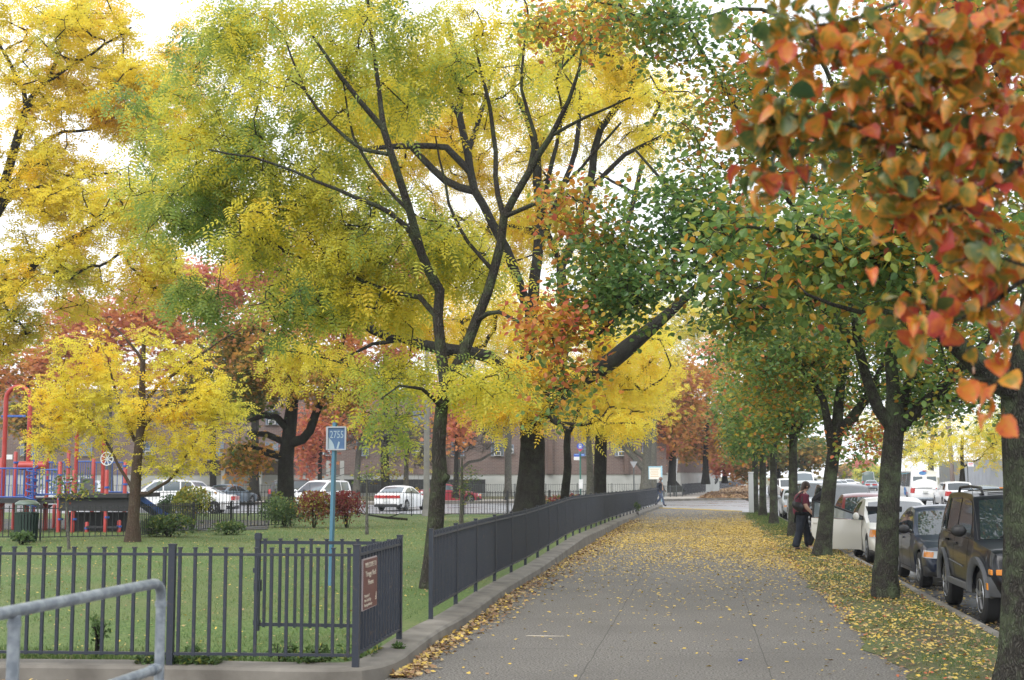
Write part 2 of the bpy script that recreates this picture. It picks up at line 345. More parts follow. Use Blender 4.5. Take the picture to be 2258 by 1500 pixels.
sheet("right_pavement", [(19.0, -30), (19.5, 100), (25, 160), (46, 300), (52, 300), (31, 160), (24, 100), (23.5, -30)], -0.02, M['walk'])

def sweep(name, pts, prof, m, kind="structure", zs=None, jitter=0.0, bevel=0.0):
    """profile (offset to the right of travel, z) swept along pts"""
    n = len(pts); vs = []; k = len(prof)
    for i, p in enumerate(pts):
        a = Vector(pts[max(i-1, 0)][:2]); b = Vector(pts[min(i+1, n-1)][:2]); t = (b-a).normalized(); nr = Vector((t.y, -t.x))
        dz = zs[i] if zs else 0.0
        for (o, z) in prof: vs.append((p[0]+nr.x*o, p[1]+nr.y*o, z + (dz if z > 0.02 else 0)))
    fs = [(i*k+j, i*k+(j+1) % k, (i+1)*k+(j+1) % k, (i+1)*k+j) for i in range(n-1) for j in range(k)]
    fs += [tuple(range(k))[::-1], tuple((n-1)*k+j for j in range(k))]
    b = MB(); b.add(vs, fs); o = b.build(name, m, smooth=28)
    if kind: tag(o, kind=kind)
    return o
def dens(pts, step):
    out = [Vector(pts[0])]
    for a, b in zip(pts[:-1], pts[1:]):
        a, b = Vector(a), Vector(b); k = max(1, int((b-a).length/step))
        for i in range(1, k+1): out.append(a.lerp(b, i/k))
    return out
def smooth_line(pts, it=3):
    pts = [Vector(p) for p in pts]
    for _ in range(it):
        q = [pts[0]]
        for a, b in zip(pts[:-1], pts[1:]): q += [a.lerp(b, .25), a.lerp(b, .75)]
        pts = q + [pts[-1]]
    return pts
# street kerb along the parked cars
sweep("street_kerb", dens([(3.375, -20, 0), (3.375, 69.5, 0)], 3), [(-.085, -.2), (-.085, .022), (.06, .022), (.08, .0), (.085, -.2)], M['concrete'])
# far kerbs, near kerb of the cross street with the yellow stretch at the crossing
sweep("cross_street_kerb", dens([(-110, 60.3, 0), (-12.5, 63.6, 0), (-7, 69.1, 0), (-3.2, 80.6, 0)], 3), [(-.1, -.2), (-.1, .03), (.1, .03), (.12, -.2)], M['concrete'])
sweep("crossing_kerb", dens([(-3.15, 80.5, 0), (0, 76.5, 0), (1.7, 73, 0)], 1), [(.25, -.2), (.25, .05), (-.35, .03), (-.38, -.2)], M['kerb_yellow'])
sweep("far_kerb", dens([(p[0], p[1], 0) for p in FAR_KERB], 3), [(-.1, -.2), (-.1, .03), (.12, .03), (.14, -.2)], M['concrete'])

# fence line of the lawn along the path, with the low concrete kerb it stands on
LF = [G(950, 1365, .15), G(1060, 1297, .15), G(1164, 1243, .16), G(1260, 1183, .29), G(1350, 1147, .20), G(1410, 1127, .12), G(1449, 1114, .10)]
FC = G(784, 1475, .12); SFE = G(880, 1415, .12); FL = G(-420, 1462, .12)          # front corner, end of the side fence, far left of the front fence
kp = [FL + Vector((-2, 0, 0)), FL, FC + Vector((-1.6, .02, 0)), FC + Vector((-.35, -.03, 0)), FC + Vector((.12, .15, 0)), SFE + Vector((.07, 0, 0)), LF[0] + Vector((.10, -.6, 0)), LF[0] + Vector((.14, .3, 0))] + [p + Vector((.14, 0, 0)) for p in LF[1:]]
kp = smooth_line(dens(kp, 2.0), 2)
def lf_z(y):
    ys = [p.y for p in LF]; zs = [p.z for p in LF]
    return float(np.interp(y, ys, zs))
KZ = [max(0.0, lf_z(p.y) - .15)*1.0 if p.y > 18 else 0.0 for p in kp]
sweep("lawn_kerb", [(p.x, p.y, 0) for p in kp], [(.20, -.05), (.185, .11), (.16, .135), (-.14, .15), (-.17, -.05)][::1], M['concrete'], zs=KZ)

# lawn: gently uneven sheet inside the kerb
def lawn_h(x, y):
    h = .10 + .03*math.sin(x*.31+1.3)*math.sin(y*.23) + .02*math.sin(x*.9+y*.6)
    d = abs(x - float(np.interp(y, [p.y for p in LF], [p.x for p in LF]))) if y > 16 else 9
    if d < 8: h += (lf_z(y)-.15)*max(0, 1-d/8)*(1 if y > 18 else 0)
    return h
def kerb_x(y):
    if y < SFE.y: return float(np.interp(y, [FC.y, SFE.y], [FC.x, SFE.x]))
    return float(np.interp(y, [SFE.y, LF[0].y] + [p.y for p in LF[1:]], [SFE.x, LF[0].x] + [p.x for p in LF[1:]]))
b = MB()
def front_y(x): return float(np.interp(x, [FL.x, FC.x], [FL.y, FC.y])) if x < FC.x else FC.y
def lawn_pt(i, j):
    y = FC.y + (62.3-FC.y)*i**1.35
    xr = kerb_x(y) + 0.02; x = xr + (-75-xr)*j**1.6
    yy = y + (front_y(x)-FC.y)*(1-i)
    if y > 58: x = min(x, -11.5) if j > 0 else min(xr, -4.2)
    return (x, yy, lawn_h(x, yy))
b.grid(lawn_pt, 90, 70); tag(b.build("lawn", M['lawn'], smooth=180), kind="structure")
# strip of turf between path and street kerb
def verge_edge(y): return 1.85 + .10*math.sin(y*.7) + .07*math.sin(y*2.3+1) + .04*math.sin(y*6.1)
b = MB()
def verge_pt(i, j):
    y = 6 + 63.0*i; x0 = verge_edge(y); x = x0 + (3.285-x0)*j
    return (x, y, .006 + .05*math.sin(math.pi*j)**.7 + .012*math.sin(x*7+y*3)*math.sin(math.pi*j))
b.grid(verge_pt, 260, 10); tag(b.build("verge", M['verge'], smooth=180), kind="structure")
tag(MB().grid(lambda i, j: (-38 + 24*i - 3*j, 41.5 + 9.5*j + 1.5*i, lawn_h(-38+24*i-3*j, 41.5+9.5*j+1.5*i)+.02), 24, 10).build("playground_floor", M['dirtylot'], smooth=180), kind="structure")

# ---------------------------------------------------------------- fences
def fence(name, label, pts, h, m, bay=1.95, gap=.14, bar=.026, post=.05, clear=.10, over=.045, cat="fence", rail=.012, post_over=.03, group=None, first=True, last=True):
    """picket fence: one post mesh per post, one picket panel per bay; pts run along the foot of the fence"""
    root = empty(name, pts[0], 0, label, cat, group); o0 = Vector(pts[0])
    L = [0.0]
    for a, c in zip(pts[:-1], pts[1:]): L.append(L[-1] + (Vector(c)-Vector(a)).length)
    n = max(1, round(L[-1]/bay))
    def pos(s):
        i = 0
        while i < len(L)-2 and s > L[i+1]: i += 1
        t = (s-L[i])/(L[i+1]-L[i]); return Vector(pts[i]).lerp(Vector(pts[i+1]), t) - o0
    P = [pos(L[-1]*i/n) for i in range(n+1)]
    for i, p in enumerate(P):
        if (i == 0 and not first) or (i == n and not last): continue
        d = (P[min(i+1, n)]-P[max(i-1, 0)]); rz = math.atan2(d.y, d.x)
        b = MB().box(p + Vector((0, 0, (h+post_over)/2-.03)), (post, post, h+post_over+.06), rz)
        b.box(p + Vector((0, 0, h+post_over+.005)), (post+.008, post+.008, .012), rz); b.build("post", m, root)
    for i in range(n):
        a, c = P[i], P[i+1]; d = c-a; rz = math.atan2(d.y, d.x); k = max(2, round(d.length/gap)); b = MB(); up = Vector((0, 0, 1))
        tdir = d.normalized()*(post/2+.001)
        for z in (clear+.02, h-over-.01): b.bar(a+tdir+up*z, c-tdir+up*z, .038, rail*2)
        for j in range(k):
            p = a.lerp(c, (j+.5)/k); b.box(p + up*(clear+(h-clear)/2), (bar, bar, h-clear), rz)
            b.box(p + up*(h+.004), (bar+.012, bar+.012, .014), rz)
        b.build("picket_panel", m, root)
    return root
def lawn_pts(ps, step=2.0, dz=0.0): return [Vector((p.x, p.y, lawn_h(p.x, p.y)+dz)) for p in dens([Vector((q[0], q[1], 0)) for q in ps], step)]
fence("picket_fence", "slate grey picket fence in the foreground running left from the corner post", [FC, FC + (FL-FC)*1.0], 1.07, M['iron'], bay=1.68, gap=.148, bar=.027, post=.060, clear=.10)
fence("picket_fence", "short slate grey fence section carrying the brown welcome sign", [FC + (SFE-FC)*.02, SFE], 1.07, M['iron'], bay=3, gap=.13, bar=.027, post=.055, clear=.11, first=False)
fence("picket_fence", "long slate grey picket fence following the left edge of the path", [p.copy() for p in LF], 1.03, M['iron'], bay=1.98, gap=.118, bar=.030, post=.05, clear=.12)
# gate leaf swung open into the lawn
ga = Vector((SFE.x-.03, SFE.y+.06, .24)); gb = G(568, 1383, .24); d = gb-ga; gl = d.length; ang = math.atan2(d.y, d.x)
root = empty("gate", ga, ang, "slate grey picket gate leaf swung open over the lawn", "gate")
b = MB()
for z in (.03, .90): b.box((gl/2, 0, z), (gl, .022, .036))
k = 9
for j in range(k): b.box((gl*(j+.6)/k, 0, .465), (.028, .028, .93)); b.box((gl*(j+.6)/k, 0, .935), (.04, .04, .014))
b.build("picket_panel", M['iron'], root)
b = MB().box((gl+.01, 0, .48), (.05, .05, 1.04)); b.box((gl+.01, -.01, .44), (.07, .07, .12)); b.box((gl+.01, 0, .96), (.065, .065, .06)); b.box((gl+.02, 0, .60), (.075, .04, .05)); b.box((gl+.01,0,.05), (.065,.065,.05))
b.build("latch_post", M['iron'], root)
MB().box((.01, 0, .12), (.07, .03, .05)).box((.01, 0, .82), (.07, .03, .05)).build("hinge", M['iron_black'], root)
# fences further back
LK = Vector((FC.x, FC.y, 0))
pl = lawn_pts([G(-130, 1195, .1), G(285, 1192, .1), G(400, 1177, .1), G(480, 1169, .1), G(640, 1163, .1)])
fence("picket_fence", "low black picket fence round the playground beyond the lawn", pl, .92, M['iron_black'], bay=2.4, gap=.15, bar=.022, post=.045, clear=.08)
pl = lawn_pts([G(300, 1139, .1), G(660, 1137, .1), G(1000, 1137, .1), G(1300, 1131, .1)])
fence("picket_fence", "black picket fence at the back of the lawn along the cross street", pl, 1.08, M['iron_black'], bay=2.4, gap=.155, bar=.02, post=.05, clear=.06)
def gp(u, v, z=0.03): return G(u, v, z)
fence("picket_fence", "thin grey railing across the street in front of the pale building base", [Vector((-60, 101, .03)), Vector((-26, 104, .03)), Vector((-12, 117.5, .03)), Vector((-5, 121, .03))], 1.15, M['iron_far'], bay=3.2, gap=.22, bar=.022, post=.05, clear=.06)
fence("picket_fence", "slate fence along the leaf strewn pavement beyond the crossing", [G(1505, 1094, 0), G(1570, 1082.5, 0), G(1640, 1070, 0)], 1.1, M['iron'], bay=4, gap=.14, bar=.05, post=.07, clear=.1)
fence("picket_fence", "low rusty railing beside the white post beyond the crossing", [G(1450, 1097, 0), G(1505, 1095, 0)], 1.0, M['iron_far'], bay=1.6, gap=.3, bar=.03, post=.06, clear=.1)
# ---------------------------------------------------------------- trees
def catmull(P, rad, step):
    P = np.array(P, float); rad = np.array(rad, float); out = []; rr = []
    Q = np.vstack([2*P[0]-P[1], P, 2*P[-1]-P[-2]])
    for i in range(len(P)-1):
        a, b, c, d = Q[i], Q[i+1], Q[i+2], Q[i+3]; k = max(1, int(np.linalg.norm(c-b)/step))
        for j in range(k):
            t = j/k
            out.append(.5*((2*b)+(c-a)*t+(2*a-5*b+4*c-d)*t*t+(3*b-a-3*c+d)*t**3)); rr.append(rad[i]*(1-t)+rad[i+1]*t)
    out.append(P[-1]); rr.append(rad[-1]); return np.array(out), np.array(rr)

PIN = None
def template(kind):
    V = []; F = []
    def rh(base, ax, ln, w, fold=0.0):
        ax = np.array(ax, float); ax /= np.linalg.norm(ax); sd = np.array([-ax[1], ax[0], 0])
        b0 = len(V); base = np.array(base, float)
        V.extend([base, base+ax*ln*.45+sd*w/2+np.array([0, 0, fold]), base+ax*ln, base+ax*ln*.45-sd*w/2+np.array([0, 0, fold])]); F.append([b0, b0+3, b0+2, b0+1])
    if kind == 'pin':
        for i in range(4):
            y = .05+.058*i
            for s in (-1, 1): rh((0, y, -.02*i*.3), (s*.9, .45, -.18), .085-.006*i, .032)
        rh((0, .27, -.02), (0, 1, -.2), .08, .03)
    elif kind == 'fine':
        for i in range(3):
            y = .04+.07*i
            for s in (-1, 1): rh((0, y, 0), (s*.9, .5, -.12*s), .10, .05)
        rh((0, .23, 0), (0, 1, -.2), .1, .05)
    elif kind == 'ovate':
        pts = [(0, 0, 0), (.30, .22, .07), (.36, .5, .08), (.2, .82, .05), (0, 1, 0), (-.2, .82, .05), (-.36, .5, .08), (-.30, .22, .07), (0, .5, -.02)]
        V.extend(np.array(p) for p in pts); F.extend([[0, 1, 2, 8], [8, 2, 3, 4], [8, 4, 5, 6], [0, 8, 6, 7]])
    elif kind in ('near', 'curled'):
        n = 10; prof = [0.0, .30, .43, .47, .475, .455, .42, .35, .25, .11, 0]; cu = kind == 'curled'
        for i in range(n+1):
            y = i/n; w = prof[i]*(.82 if cu else 1)*(1+.05*math.sin(i*2.7)); dz = -(.62 if cu else .22)*(y-.15)**2
            for s, q in ((-1, 1.), (-.5, .5), (0, 0.), (.5, .5), (1, 1.)): V.append(np.array([s*w*(.8 if cu else 1), y*(.92 if cu else 1), dz + (.85 if cu else .30)*(abs(s)*w)**1.3 + (.022*math.sin(y*17+s*2) if abs(s) == 1 else 0)]))
        for i in range(n):
            for j in range(4): a = i*5+j; F.append([a, a+1, a+6, a+5])
        b0 = len(V)                                             # the leaf stalk
        for p in ((-.012, 0, 0), (.012, 0, 0), (.008, -.38, .05), (-.008, -.38, .05)): V.append(np.array(p))
        F.append([b0, b0+3, b0+2, b0+1])
    elif kind == 'maple':
        pts = [(0, 0, 0), (.22, .12, .03), (.5, .2, .02), (.33, .42, .04), (.46, .66, .0), (.2, .66, .04), (0, 1, -.03), (-.2, .66, .04), (-.46, .66, 0), (-.33, .42, .04), (-.5, .2, .02), (-.22, .12, .03), (0, .45, 0)]
        V.extend(np.array(p) for p in pts); F.extend([[0, 1, 3, 12], [1, 2, 3], [3, 4, 5, 12], [12, 5, 6, 7], [12, 7, 8, 9], [0, 12, 9, 11], [11, 9, 10]])
    elif kind == 'rhomb': rh((0, 0, 0), (0, 1, 0), 1.0, .62, .06)
    elif kind == 'litter':
        pts = [(-.30, .35, .03), (0, 0, 0), (.32, .4, .10), (0, 1, .08)]
        V.extend(np.array(p) for p in pts); F.append([0, 1, 2, 3])
    elif kind == 'blade':
        V.extend(np.array(p) for p in [(-.06, 0, 0), (.06, 0, 0), (.0, 1, .25)]); F.append([0, 1, 2])
    return np.array(V), F
TMPL = {k: template(k) for k in ('pin', 'fine', 'ovate', 'near', 'curled', 'maple', 'rhomb', 'litter', 'blade')}
FT = {k: np.zeros(len(TMPL[k][1])) for k in TMPL}
for k in ('near', 'curled'): FT[k] = np.array([(.09 if j in (0, 3) else -.02) + (.06 if i > 6 else -.07 if i < 2 else 0) for i in range(10) for j in range(4)] + [-.1])

def leaves(name, kind, pos, axis, nrm, scale, tint, m, parent=None, smooth=False, jit_face=0.0):
    T, F = TMPL[kind]; n = len(pos); k = len(T)
    y = axis/np.linalg.norm(axis, axis=1, keepdims=True)
    z = nrm - y*(nrm*y).sum(1, keepdims=True); z /= np.linalg.norm(z, axis=1, keepdims=True)+1e-9
    x = np.cross(y, z)
    S = np.asarray(scale).reshape(-1, 1, 1)
    V = pos[:, None, :] + S*(T[None, :, 0:1]*x[:, None, :] + T[None, :, 1:2]*y[:, None, :] + T[None, :, 2:3]*z[:, None, :])
    fl = np.concatenate([np.array(f) for f in F]); tot = np.array([len(f) for f in F])
    loops = (fl[None, :] + (np.arange(n)*k)[:, None]).ravel()
    tt = (np.asarray(tint)[:, None]+FT[kind][None]).ravel()
    if jit_face: tt = tt + np.random.default_rng(n).normal(0, jit_face, len(tt))
    return np_mesh(name, V.reshape(-1, 3), loops, np.tile(tot, n), m, parent, np.clip(tt, 0.001, .999), smooth)

def build_limb_mesh(name, P, par, rad, m, parent, flare=0.0, ring=(0.10, 0.03, 0.008), lump=0.0, seed=0):
    n = len(P); ch = [[] for _ in range(n)]
    for i in range(n):
        if par[i] >= 0: ch[par[i]].append(i)
    main = [-1]*n
    for i in range(n):
        if ch[i]: main[i] = max(ch[i], key=lambda c: rad[c])
    starts = [(i, par[i]) for i in range(n) if par[i] < 0 or main[par[i]] != i]
    VV = []; LL = []; TT = []; base = 0; rg = np.random.default_rng(seed)
    for s, p in starts:
        idx = [s]
        while main[idx[-1]] >= 0: idx.append(main[idx[-1]])
        pts = P[idx]; rr = rad[idx].copy()
        if p >= 0: pts = np.vstack([P[p], pts]); rr = np.concatenate([[min(rr[0]*1.15, rad[p])], rr])
        if len(pts) < 2: continue
        r0 = rr.max(); k = 14 if r0 > ring[0] else 8 if r0 > ring[1] else 5 if r0 > ring[2] else 3
        t = np.gradient(pts, axis=0); t /= np.linalg.norm(t, axis=1, keepdims=True)+1e-9
        mt = np.abs(t.mean(0)); ref = np.eye(3)[int(np.argmin(mt))]
        x = ref[None]-t*(t@ref)[:, None]; x /= np.linalg.norm(x, axis=1, keepdims=True)+1e-9; yv = np.cross(t, x)
        a = np.arange(k)*2*np.pi/k
        rad2 = rr[:, None]*np.ones(k)[None]
        if r0 > ring[0] and lump:
            h = np.concatenate([[0], np.cumsum(np.linalg.norm(np.diff(pts, axis=0), axis=1))])
            for q in range(4): rad2 *= 1+lump*rg.uniform(.4, 1)*np.sin(a[None]*rg.integers(1, 5)+h[:, None]*rg.uniform(.5, 3.5)+rg.uniform(0, 6))
        if flare and p < 0:
            hh = np.abs(pts[:, 2]-pts[0, 2]); rad2 *= 1+flare*np.exp(-hh/.28)[:, None]*(1+.35*np.sin(a*4+1.3))[None]
        V = pts[:, None]+rad2[:, :, None]*(np.cos(a)[None, :, None]*x[:, None]+np.sin(a)[None, :, None]*yv[:, None])
        VV.append(V.reshape(-1, 3)); N = len(pts)
        i0 = (np.arange(N-1)*k)[:, None]+np.arange(k)[None]; i1 = (np.arange(N-1)*k)[:, None]+((np.arange(k)+1) % k)[None]
        LL.append((np.stack([i0, i1, i1+k, i0+k], -1).reshape(-1)+base)); TT.append(np.full((N-1)*k, 4)); base += N*k
    return np_mesh(name, np.vstack(VV), np.concatenate(LL), np.concatenate(TT), m, parent, None, True)

def tree(name, label, cat, limbs, blobs, leaf=None, lm=None, bark=None, seed=1, nleaf=4000, scale=1.0, sd_t=.1, sigma=.22, tip_r=.006, step=.3, attract=260,
         droop=.5, group=None, flare=.35, up=.15, attach=.75, pipe=.46, lump=.02, chain=.4, twig_sub=0, sd_c=.09, nz=.5):
    """limbs: [(u, v, Y, width in survey pixels)...], the first is the trunk; blobs: (u, v, ru, rv, Y, depth radius, tint, share)"""
    rg = np.random.default_rng(seed)
    base = at(limbs[0][0][0], limbs[0][0][1], limbs[0][0][2]); root = empty(name, base, 0, label, cat, group); b0 = np.array(base)
    P = []; par = []; rmin = []; ok = []
    for li, lb in enumerate(limbs):
        pts = [np.array(at(u, v, Y))-b0 for (u, v, Y, w) in lb]; rd = [w/2/ppm(Y) for (u, v, Y, w) in lb]
        pp, rr = catmull(pts, rd, step)
        if li: pp[1:-1] += rg.normal(0, .035*step, (len(pp)-2, 3))
        if li == 0: prev = -1; st = 0
        else:
            A = np.array(P); prev = int(np.argmin(((A-pp[0])**2).sum(1))); st = 1
        nt_ = len(pp)
        for i in range(st, nt_):
            P.append(pp[i]); par.append(prev); rmin.append(rr[i]); ok.append(1 if (li > 0 or i > nt_*attach) else 0); prev = len(P)-1
    # crown points
    A = []; TA = []; share = np.array([b[7] for b in blobs], float); share /= share.sum()
    for bl, s in zip(blobs, share):
        u, v, ru, rv, Y, rd, ti, _ = bl; k = max(1, int(round(attract*s))); c = np.array(at(u, v, Y))-b0; pm = ppm(Y)
        q = rg.normal(0, 1, (k, 3)); q /= np.linalg.norm(q, axis=1, keepdims=True); q *= (rg.uniform(.03, 1, k)**(1/2.3))[:, None]
        A.append(c + np.array(_r)[None]*(q[:, 0:1]*ru/pm) + np.array([[0, 0, 1.]])*(q[:, 1:2]*rv/pm) + np.array([[-math.sin(PSI), math.cos(PSI), 0]])*(q[:, 2:3]*rd)); TA.append(np.full(k, ti))
    A = np.vstack(A); TA = np.concatenate(TA); TA = TA + rg.normal(0, sd_c, len(TA))
    keep = A[:, 2]+b0[2] > .4; A = A[keep]; TA = TA[keep]
    Pn = np.array(P); allow = np.array(ok, bool)
    D = np.full(len(A), 1e9); J = np.zeros(len(A), int)
    ids = np.where(allow)[0]; 
    if len(ids) == 0: ids = np.arange(len(P))[-2:]
    for c0 in range(0, len(ids), 200):
        sub = ids[c0:c0+200]; dd = np.linalg.norm(A[:, None]-Pn[sub][None], axis=2); j = dd.argmin(1); dm = dd[np.arange(len(A)), j]
        w = dm < D; D[w] = dm[w]; J[w] = sub[j[w]]
    P = list(Pn); done = np.zeros(len(A), bool); tips = []; tw = []; twt = []
    for _ in range(len(A)):
        i = int(np.argmin(np.where(done, 1e9, D))); done[i] = True; j = J[i]; a = A[i]; p0 = P[j]; L = max(D[i], .05)
        pd = P[j]-P[par[j]] if par[j] >= 0 else np.array([0, 0, 1.]); pd = pd/(np.linalg.norm(pd)+1e-9)
        p1 = p0+pd*L*.35+np.array([0, 0, up*L])+rg.normal(0, .07*L, 3); k = max(2, int(L/chain)); prev = j; newi = []
        for q in range(1, k+1):
            t = q/k; x = (1-t)**2*p0+2*t*(1-t)*p1+t*t*a + (rg.normal(0, .025*L, 3) if q < k else 0)
            P.append(x); par.append(prev); rmin.append(0); prev = len(P)-1; newi.append(prev)
        N = np.array([P[q] for q in newi]); dd = np.linalg.norm(A[:, None]-N[None], axis=2)+.02; jj = dd.argmin(1); dm = dd[np.arange(len(A)), jj]
        w = (dm < D) & ~done; D[w] = dm[w]; J[w] = np.array(newi)[jj[w]]
        tips.append(prev); q0 = newi[max(0, int(k*.35)):]
        for q in q0: tw.append(q); twt.append(TA[i])
    P = np.array(P); par = np.array(par); rmin = np.array(rmin); tw = np.array(tw); twt = np.array(twt)
    if twig_sub:                                               # fine side twigs
        q = rg.integers(0, len(tw), twig_sub); nb = []; npar = []
        base_n = len(P); d0 = rg.normal(0, 1, (twig_sub, 3)); d0[:, 2] = d0[:, 2]*.6+.25; d0 /= np.linalg.norm(d0, axis=1, keepdims=True); ln = rg.uniform(.5, 1.2, twig_sub)*sigma*2.0
        mid = P[tw[q]]+d0*ln[:, None]*.5+rg.normal(0, .04, (twig_sub, 3)); end = P[tw[q]]+d0*ln[:, None]-np.array([0, 0, .12])*ln[:, None]
        P = np.vstack([P, mid, end]); par = np.concatenate([par, tw[q], base_n+np.arange(twig_sub)]); rmin = np.concatenate([rmin, np.zeros(2*twig_sub)])
        tw = np.concatenate([tw, base_n+np.arange(twig_sub), base_n+twig_sub+np.arange(twig_sub)]); twt = np.concatenate([twt, twt[q], twt[q]])
    n = len(P); cnt = np.zeros(n)
    leafless = np.ones(n, bool); leafless[par[par >= 0]] = False; cnt[leafless] = 1
    for i in range(n-1, 0, -1):
        if par[i] >= 0: cnt[par[i]] += cnt[i]
    rad = tip_r*np.maximum(cnt, 1)**pipe; lim = rmin > 0
    rad = np.where(lim, rmin, rad)
    for i in range(n):
        if par[i] >= 0 and rad[i] > rad[par[i]]*.96: rad[i] = rad[par[i]]*.96
    build_limb_mesh("trunk", P, par, rad, bark, root, flare, lump=lump, seed=seed)
    if leaf:
        q = rg.integers(0, len(tw), nleaf); pos = P[tw[q]] + rg.normal(0, sigma, (nleaf, 3))*np.array([1, 1, .8])
        tilt = rg.normal(0, 1, (nleaf, 3)); tilt[:, 2] = tilt[:, 2]*.45-droop
        nr = rg.normal(0, nz, (nleaf, 3)); nr[:, 2] += .9
        cl = .10*np.sin(pos[:, 0]*1.7+seed)*np.sin(pos[:, 2]*1.9+seed*2)*np.sin(pos[:, 1]*1.3+1)*2
        tn = twt[q]+rg.normal(0, sd_t, nleaf)+cl
        scl = scale*rg.uniform(.72, 1.2, nleaf)
        if leaf == 'near':
            h = nleaf*6//10
            leaves("crown", 'near', pos[:h], tilt[:h], nr[:h], scl[:h], tn[:h], lm, root, True, .05); leaves("crown", 'curled', pos[h:], tilt[h:], nr[h:], scl[h:], tn[h:], lm, root, True, .05)
        else: leaves("crown", leaf, pos, tilt, nr, scl, tn, lm, root)
    return root

M['leaf_near'] = leaf_mat("near_pear_leaf", [(0, (.035, .085, .028)), (.3, (.10, .15, .035)), (.48, (.30, .21, .03)), (.60, (.58, .26, .03)), (.78, (.62, .16, .035)), (1, (.46, .06, .05))], .34, .36, .5)
LO, PE, MA = M['leaf_locust'], M['leaf_pear'], M['leaf_maple']
BD, BP, BA, BG, BR = M['bark_dark'], M['bark_pear'], M['bark_ash'], M['bark_grey'], M['bark_red']
# the forked tree beside the fence
yA = G(960, 1300, .1).y
tree("broadleaf_tree", "forked yellow green tree standing on the lawn just behind the start of the long fence", "tree",
  [[(950, 1303, yA, 42), (953, 1240, yA, 39), (961, 1150, yA, 37), (966, 1070, yA, 38), (970, 1040, yA, 37), (967, 990, yA, 31), (974, 900, yA, 31), (982, 850, yA, 38), (988, 820, yA, 37)],
   [(972, 1056, yA, 18), (984, 1050, yA-.06, 17), (988, 1047, yA-.09, 12)],
   [(980, 850, yA, 28), (973, 770, yA, 25), (968, 700, yA, 24), (965, 640, yA, 25), (930, 560, yA-.3, 21), (902, 467, yA-.6, 19), (865, 343, yA-.9, 17), (845, 286, yA-1, 16), (798, 222, yA-1.2, 12), (747, 160, yA-1.4, 9), (690, 80, yA-1.6, 6)],
   [(845, 286, yA-1, 13), (835, 198, yA-.8, 11), (826, 111, yA-.6, 9), (805, -40, yA-.4, 6)],
   [(990, 850, yA, 28), (1020, 780, yA+.1, 26), (1050, 708, yA+.2, 24), (1072, 650, yA+.2, 22), (1090, 598, yA+.2, 23), (1105, 540, yA+.2, 21), (1110, 480, yA+.1, 19), (1166, 380, yA, 16), (1215, 298, yA-.1, 13), (1255, 220, yA-.2, 10), (1278, 150, yA-.2, 7), (1290, 20, yA-.2, 5)],
   [(1108, 486, yA+.1, 13), (1096, 430, yA+.2, 12), (1088, 286, yA+.4, 10), (1070, 200, yA+.5, 8), (1045, 90, yA+.6, 5)],
   [(968, 680, yA, 16), (925, 655, yA+.3, 13), (850, 640, yA+.6, 10), (760, 600, yA+.8, 8), (640, 560, yA+1, 6), (520, 500, yA+1.1, 4)],
   [(925, 540, yA-.3, 14), (860, 470, yA-.5, 11), (740, 420, yA-.8, 8), (600, 360, yA-1, 6), (460, 330, yA-1.1, 4)],
   [(985, 905, yA, 12), (930, 860, yA-.6, 8), (880, 850, yA-1.0, 5), (840, 880, yA-1.2, 3)],
   [(1060, 690, yA+.2, 12), (1100, 690, yA-.4, 9), (1160, 720, yA-.7, 6)],
   [(870, 350, yA-.9, 11), (800, 330, yA-1, 9), (700, 240, yA-1, 7), (640, 120, yA-1, 5)], [(1166, 385, yA, 10), (1180, 300, yA, 9), (1150, 200, yA, 7), (1160, 60, yA, 5)], [(1120, 470, yA, 11), (1200, 440, yA-.3, 9), (1280, 370, yA-.5, 7), (1370, 270, yA-.6, 5)],
   [(1215, 300, yA-.1, 9), (1290, 260, yA-.3, 7), (1390, 215, yA-.5, 4)], [(902, 467, yA-.6, 9), (840, 400, yA-.4, 8), (780, 300, yA-.3, 6), (760, 200, yA-.2, 4)], [(640, 560, yA+1, 6), (560, 520, yA+.6, 6), (480, 530, yA+.5, 4)], [(1090, 600, yA+.2, 9), (1010, 500, yA+.2, 8), (980, 400, yA+.1, 6), (960, 300, yA, 4)]],
  [(640, 430, 290, 190, yA+1.3, 2.2, .50, 5), (430, 350, 210, 200, yA+1.3, 1.8, .40, 4), (500, 480, 260, 110, yA+1.1, 1.8, .42, 2.2), (740, 190, 270, 180, yA+.6, 2.2, .54, 4), (570, 80, 190, 110, yA+1.1, 1.8, .46, 2), (850, 560, 190, 150, yA+1.1, 1.8, .58, 3),
   (900, 110, 210, 150, yA+.9, 1.8, .58, 2.3), (1130, 120, 180, 180, yA+1.1, 1.8, .62, 1.4), (1010, 560, 140, 110, yA+1.1, 1.4, .52, 1.6), (780, 640, 170, 90, yA+1.2, 1.5, .56, 2), (865, 860, 95, 130, yA+1.0, 1.1, .60, 1.3), (1080, 850, 110, 70, yA-.5, .9, .58, .8),
   (640, 690, 110, 60, yA+.6, 1, .42, .6), (420, 660, 80, 50, yA+.8, .8, .18, .6), (800, -120, 380, 130, yA-.5, 2.2, .45, 1.5)],
  'pin', LO, BA, seed=3, nleaf=15000, scale=1.2, sd_t=.07, sd_c=.13, nz=.32, sigma=.15, tip_r=.0052, pipe=.48, attract=760, twig_sub=2200, droop=.75, flare=.25, lump=.018)
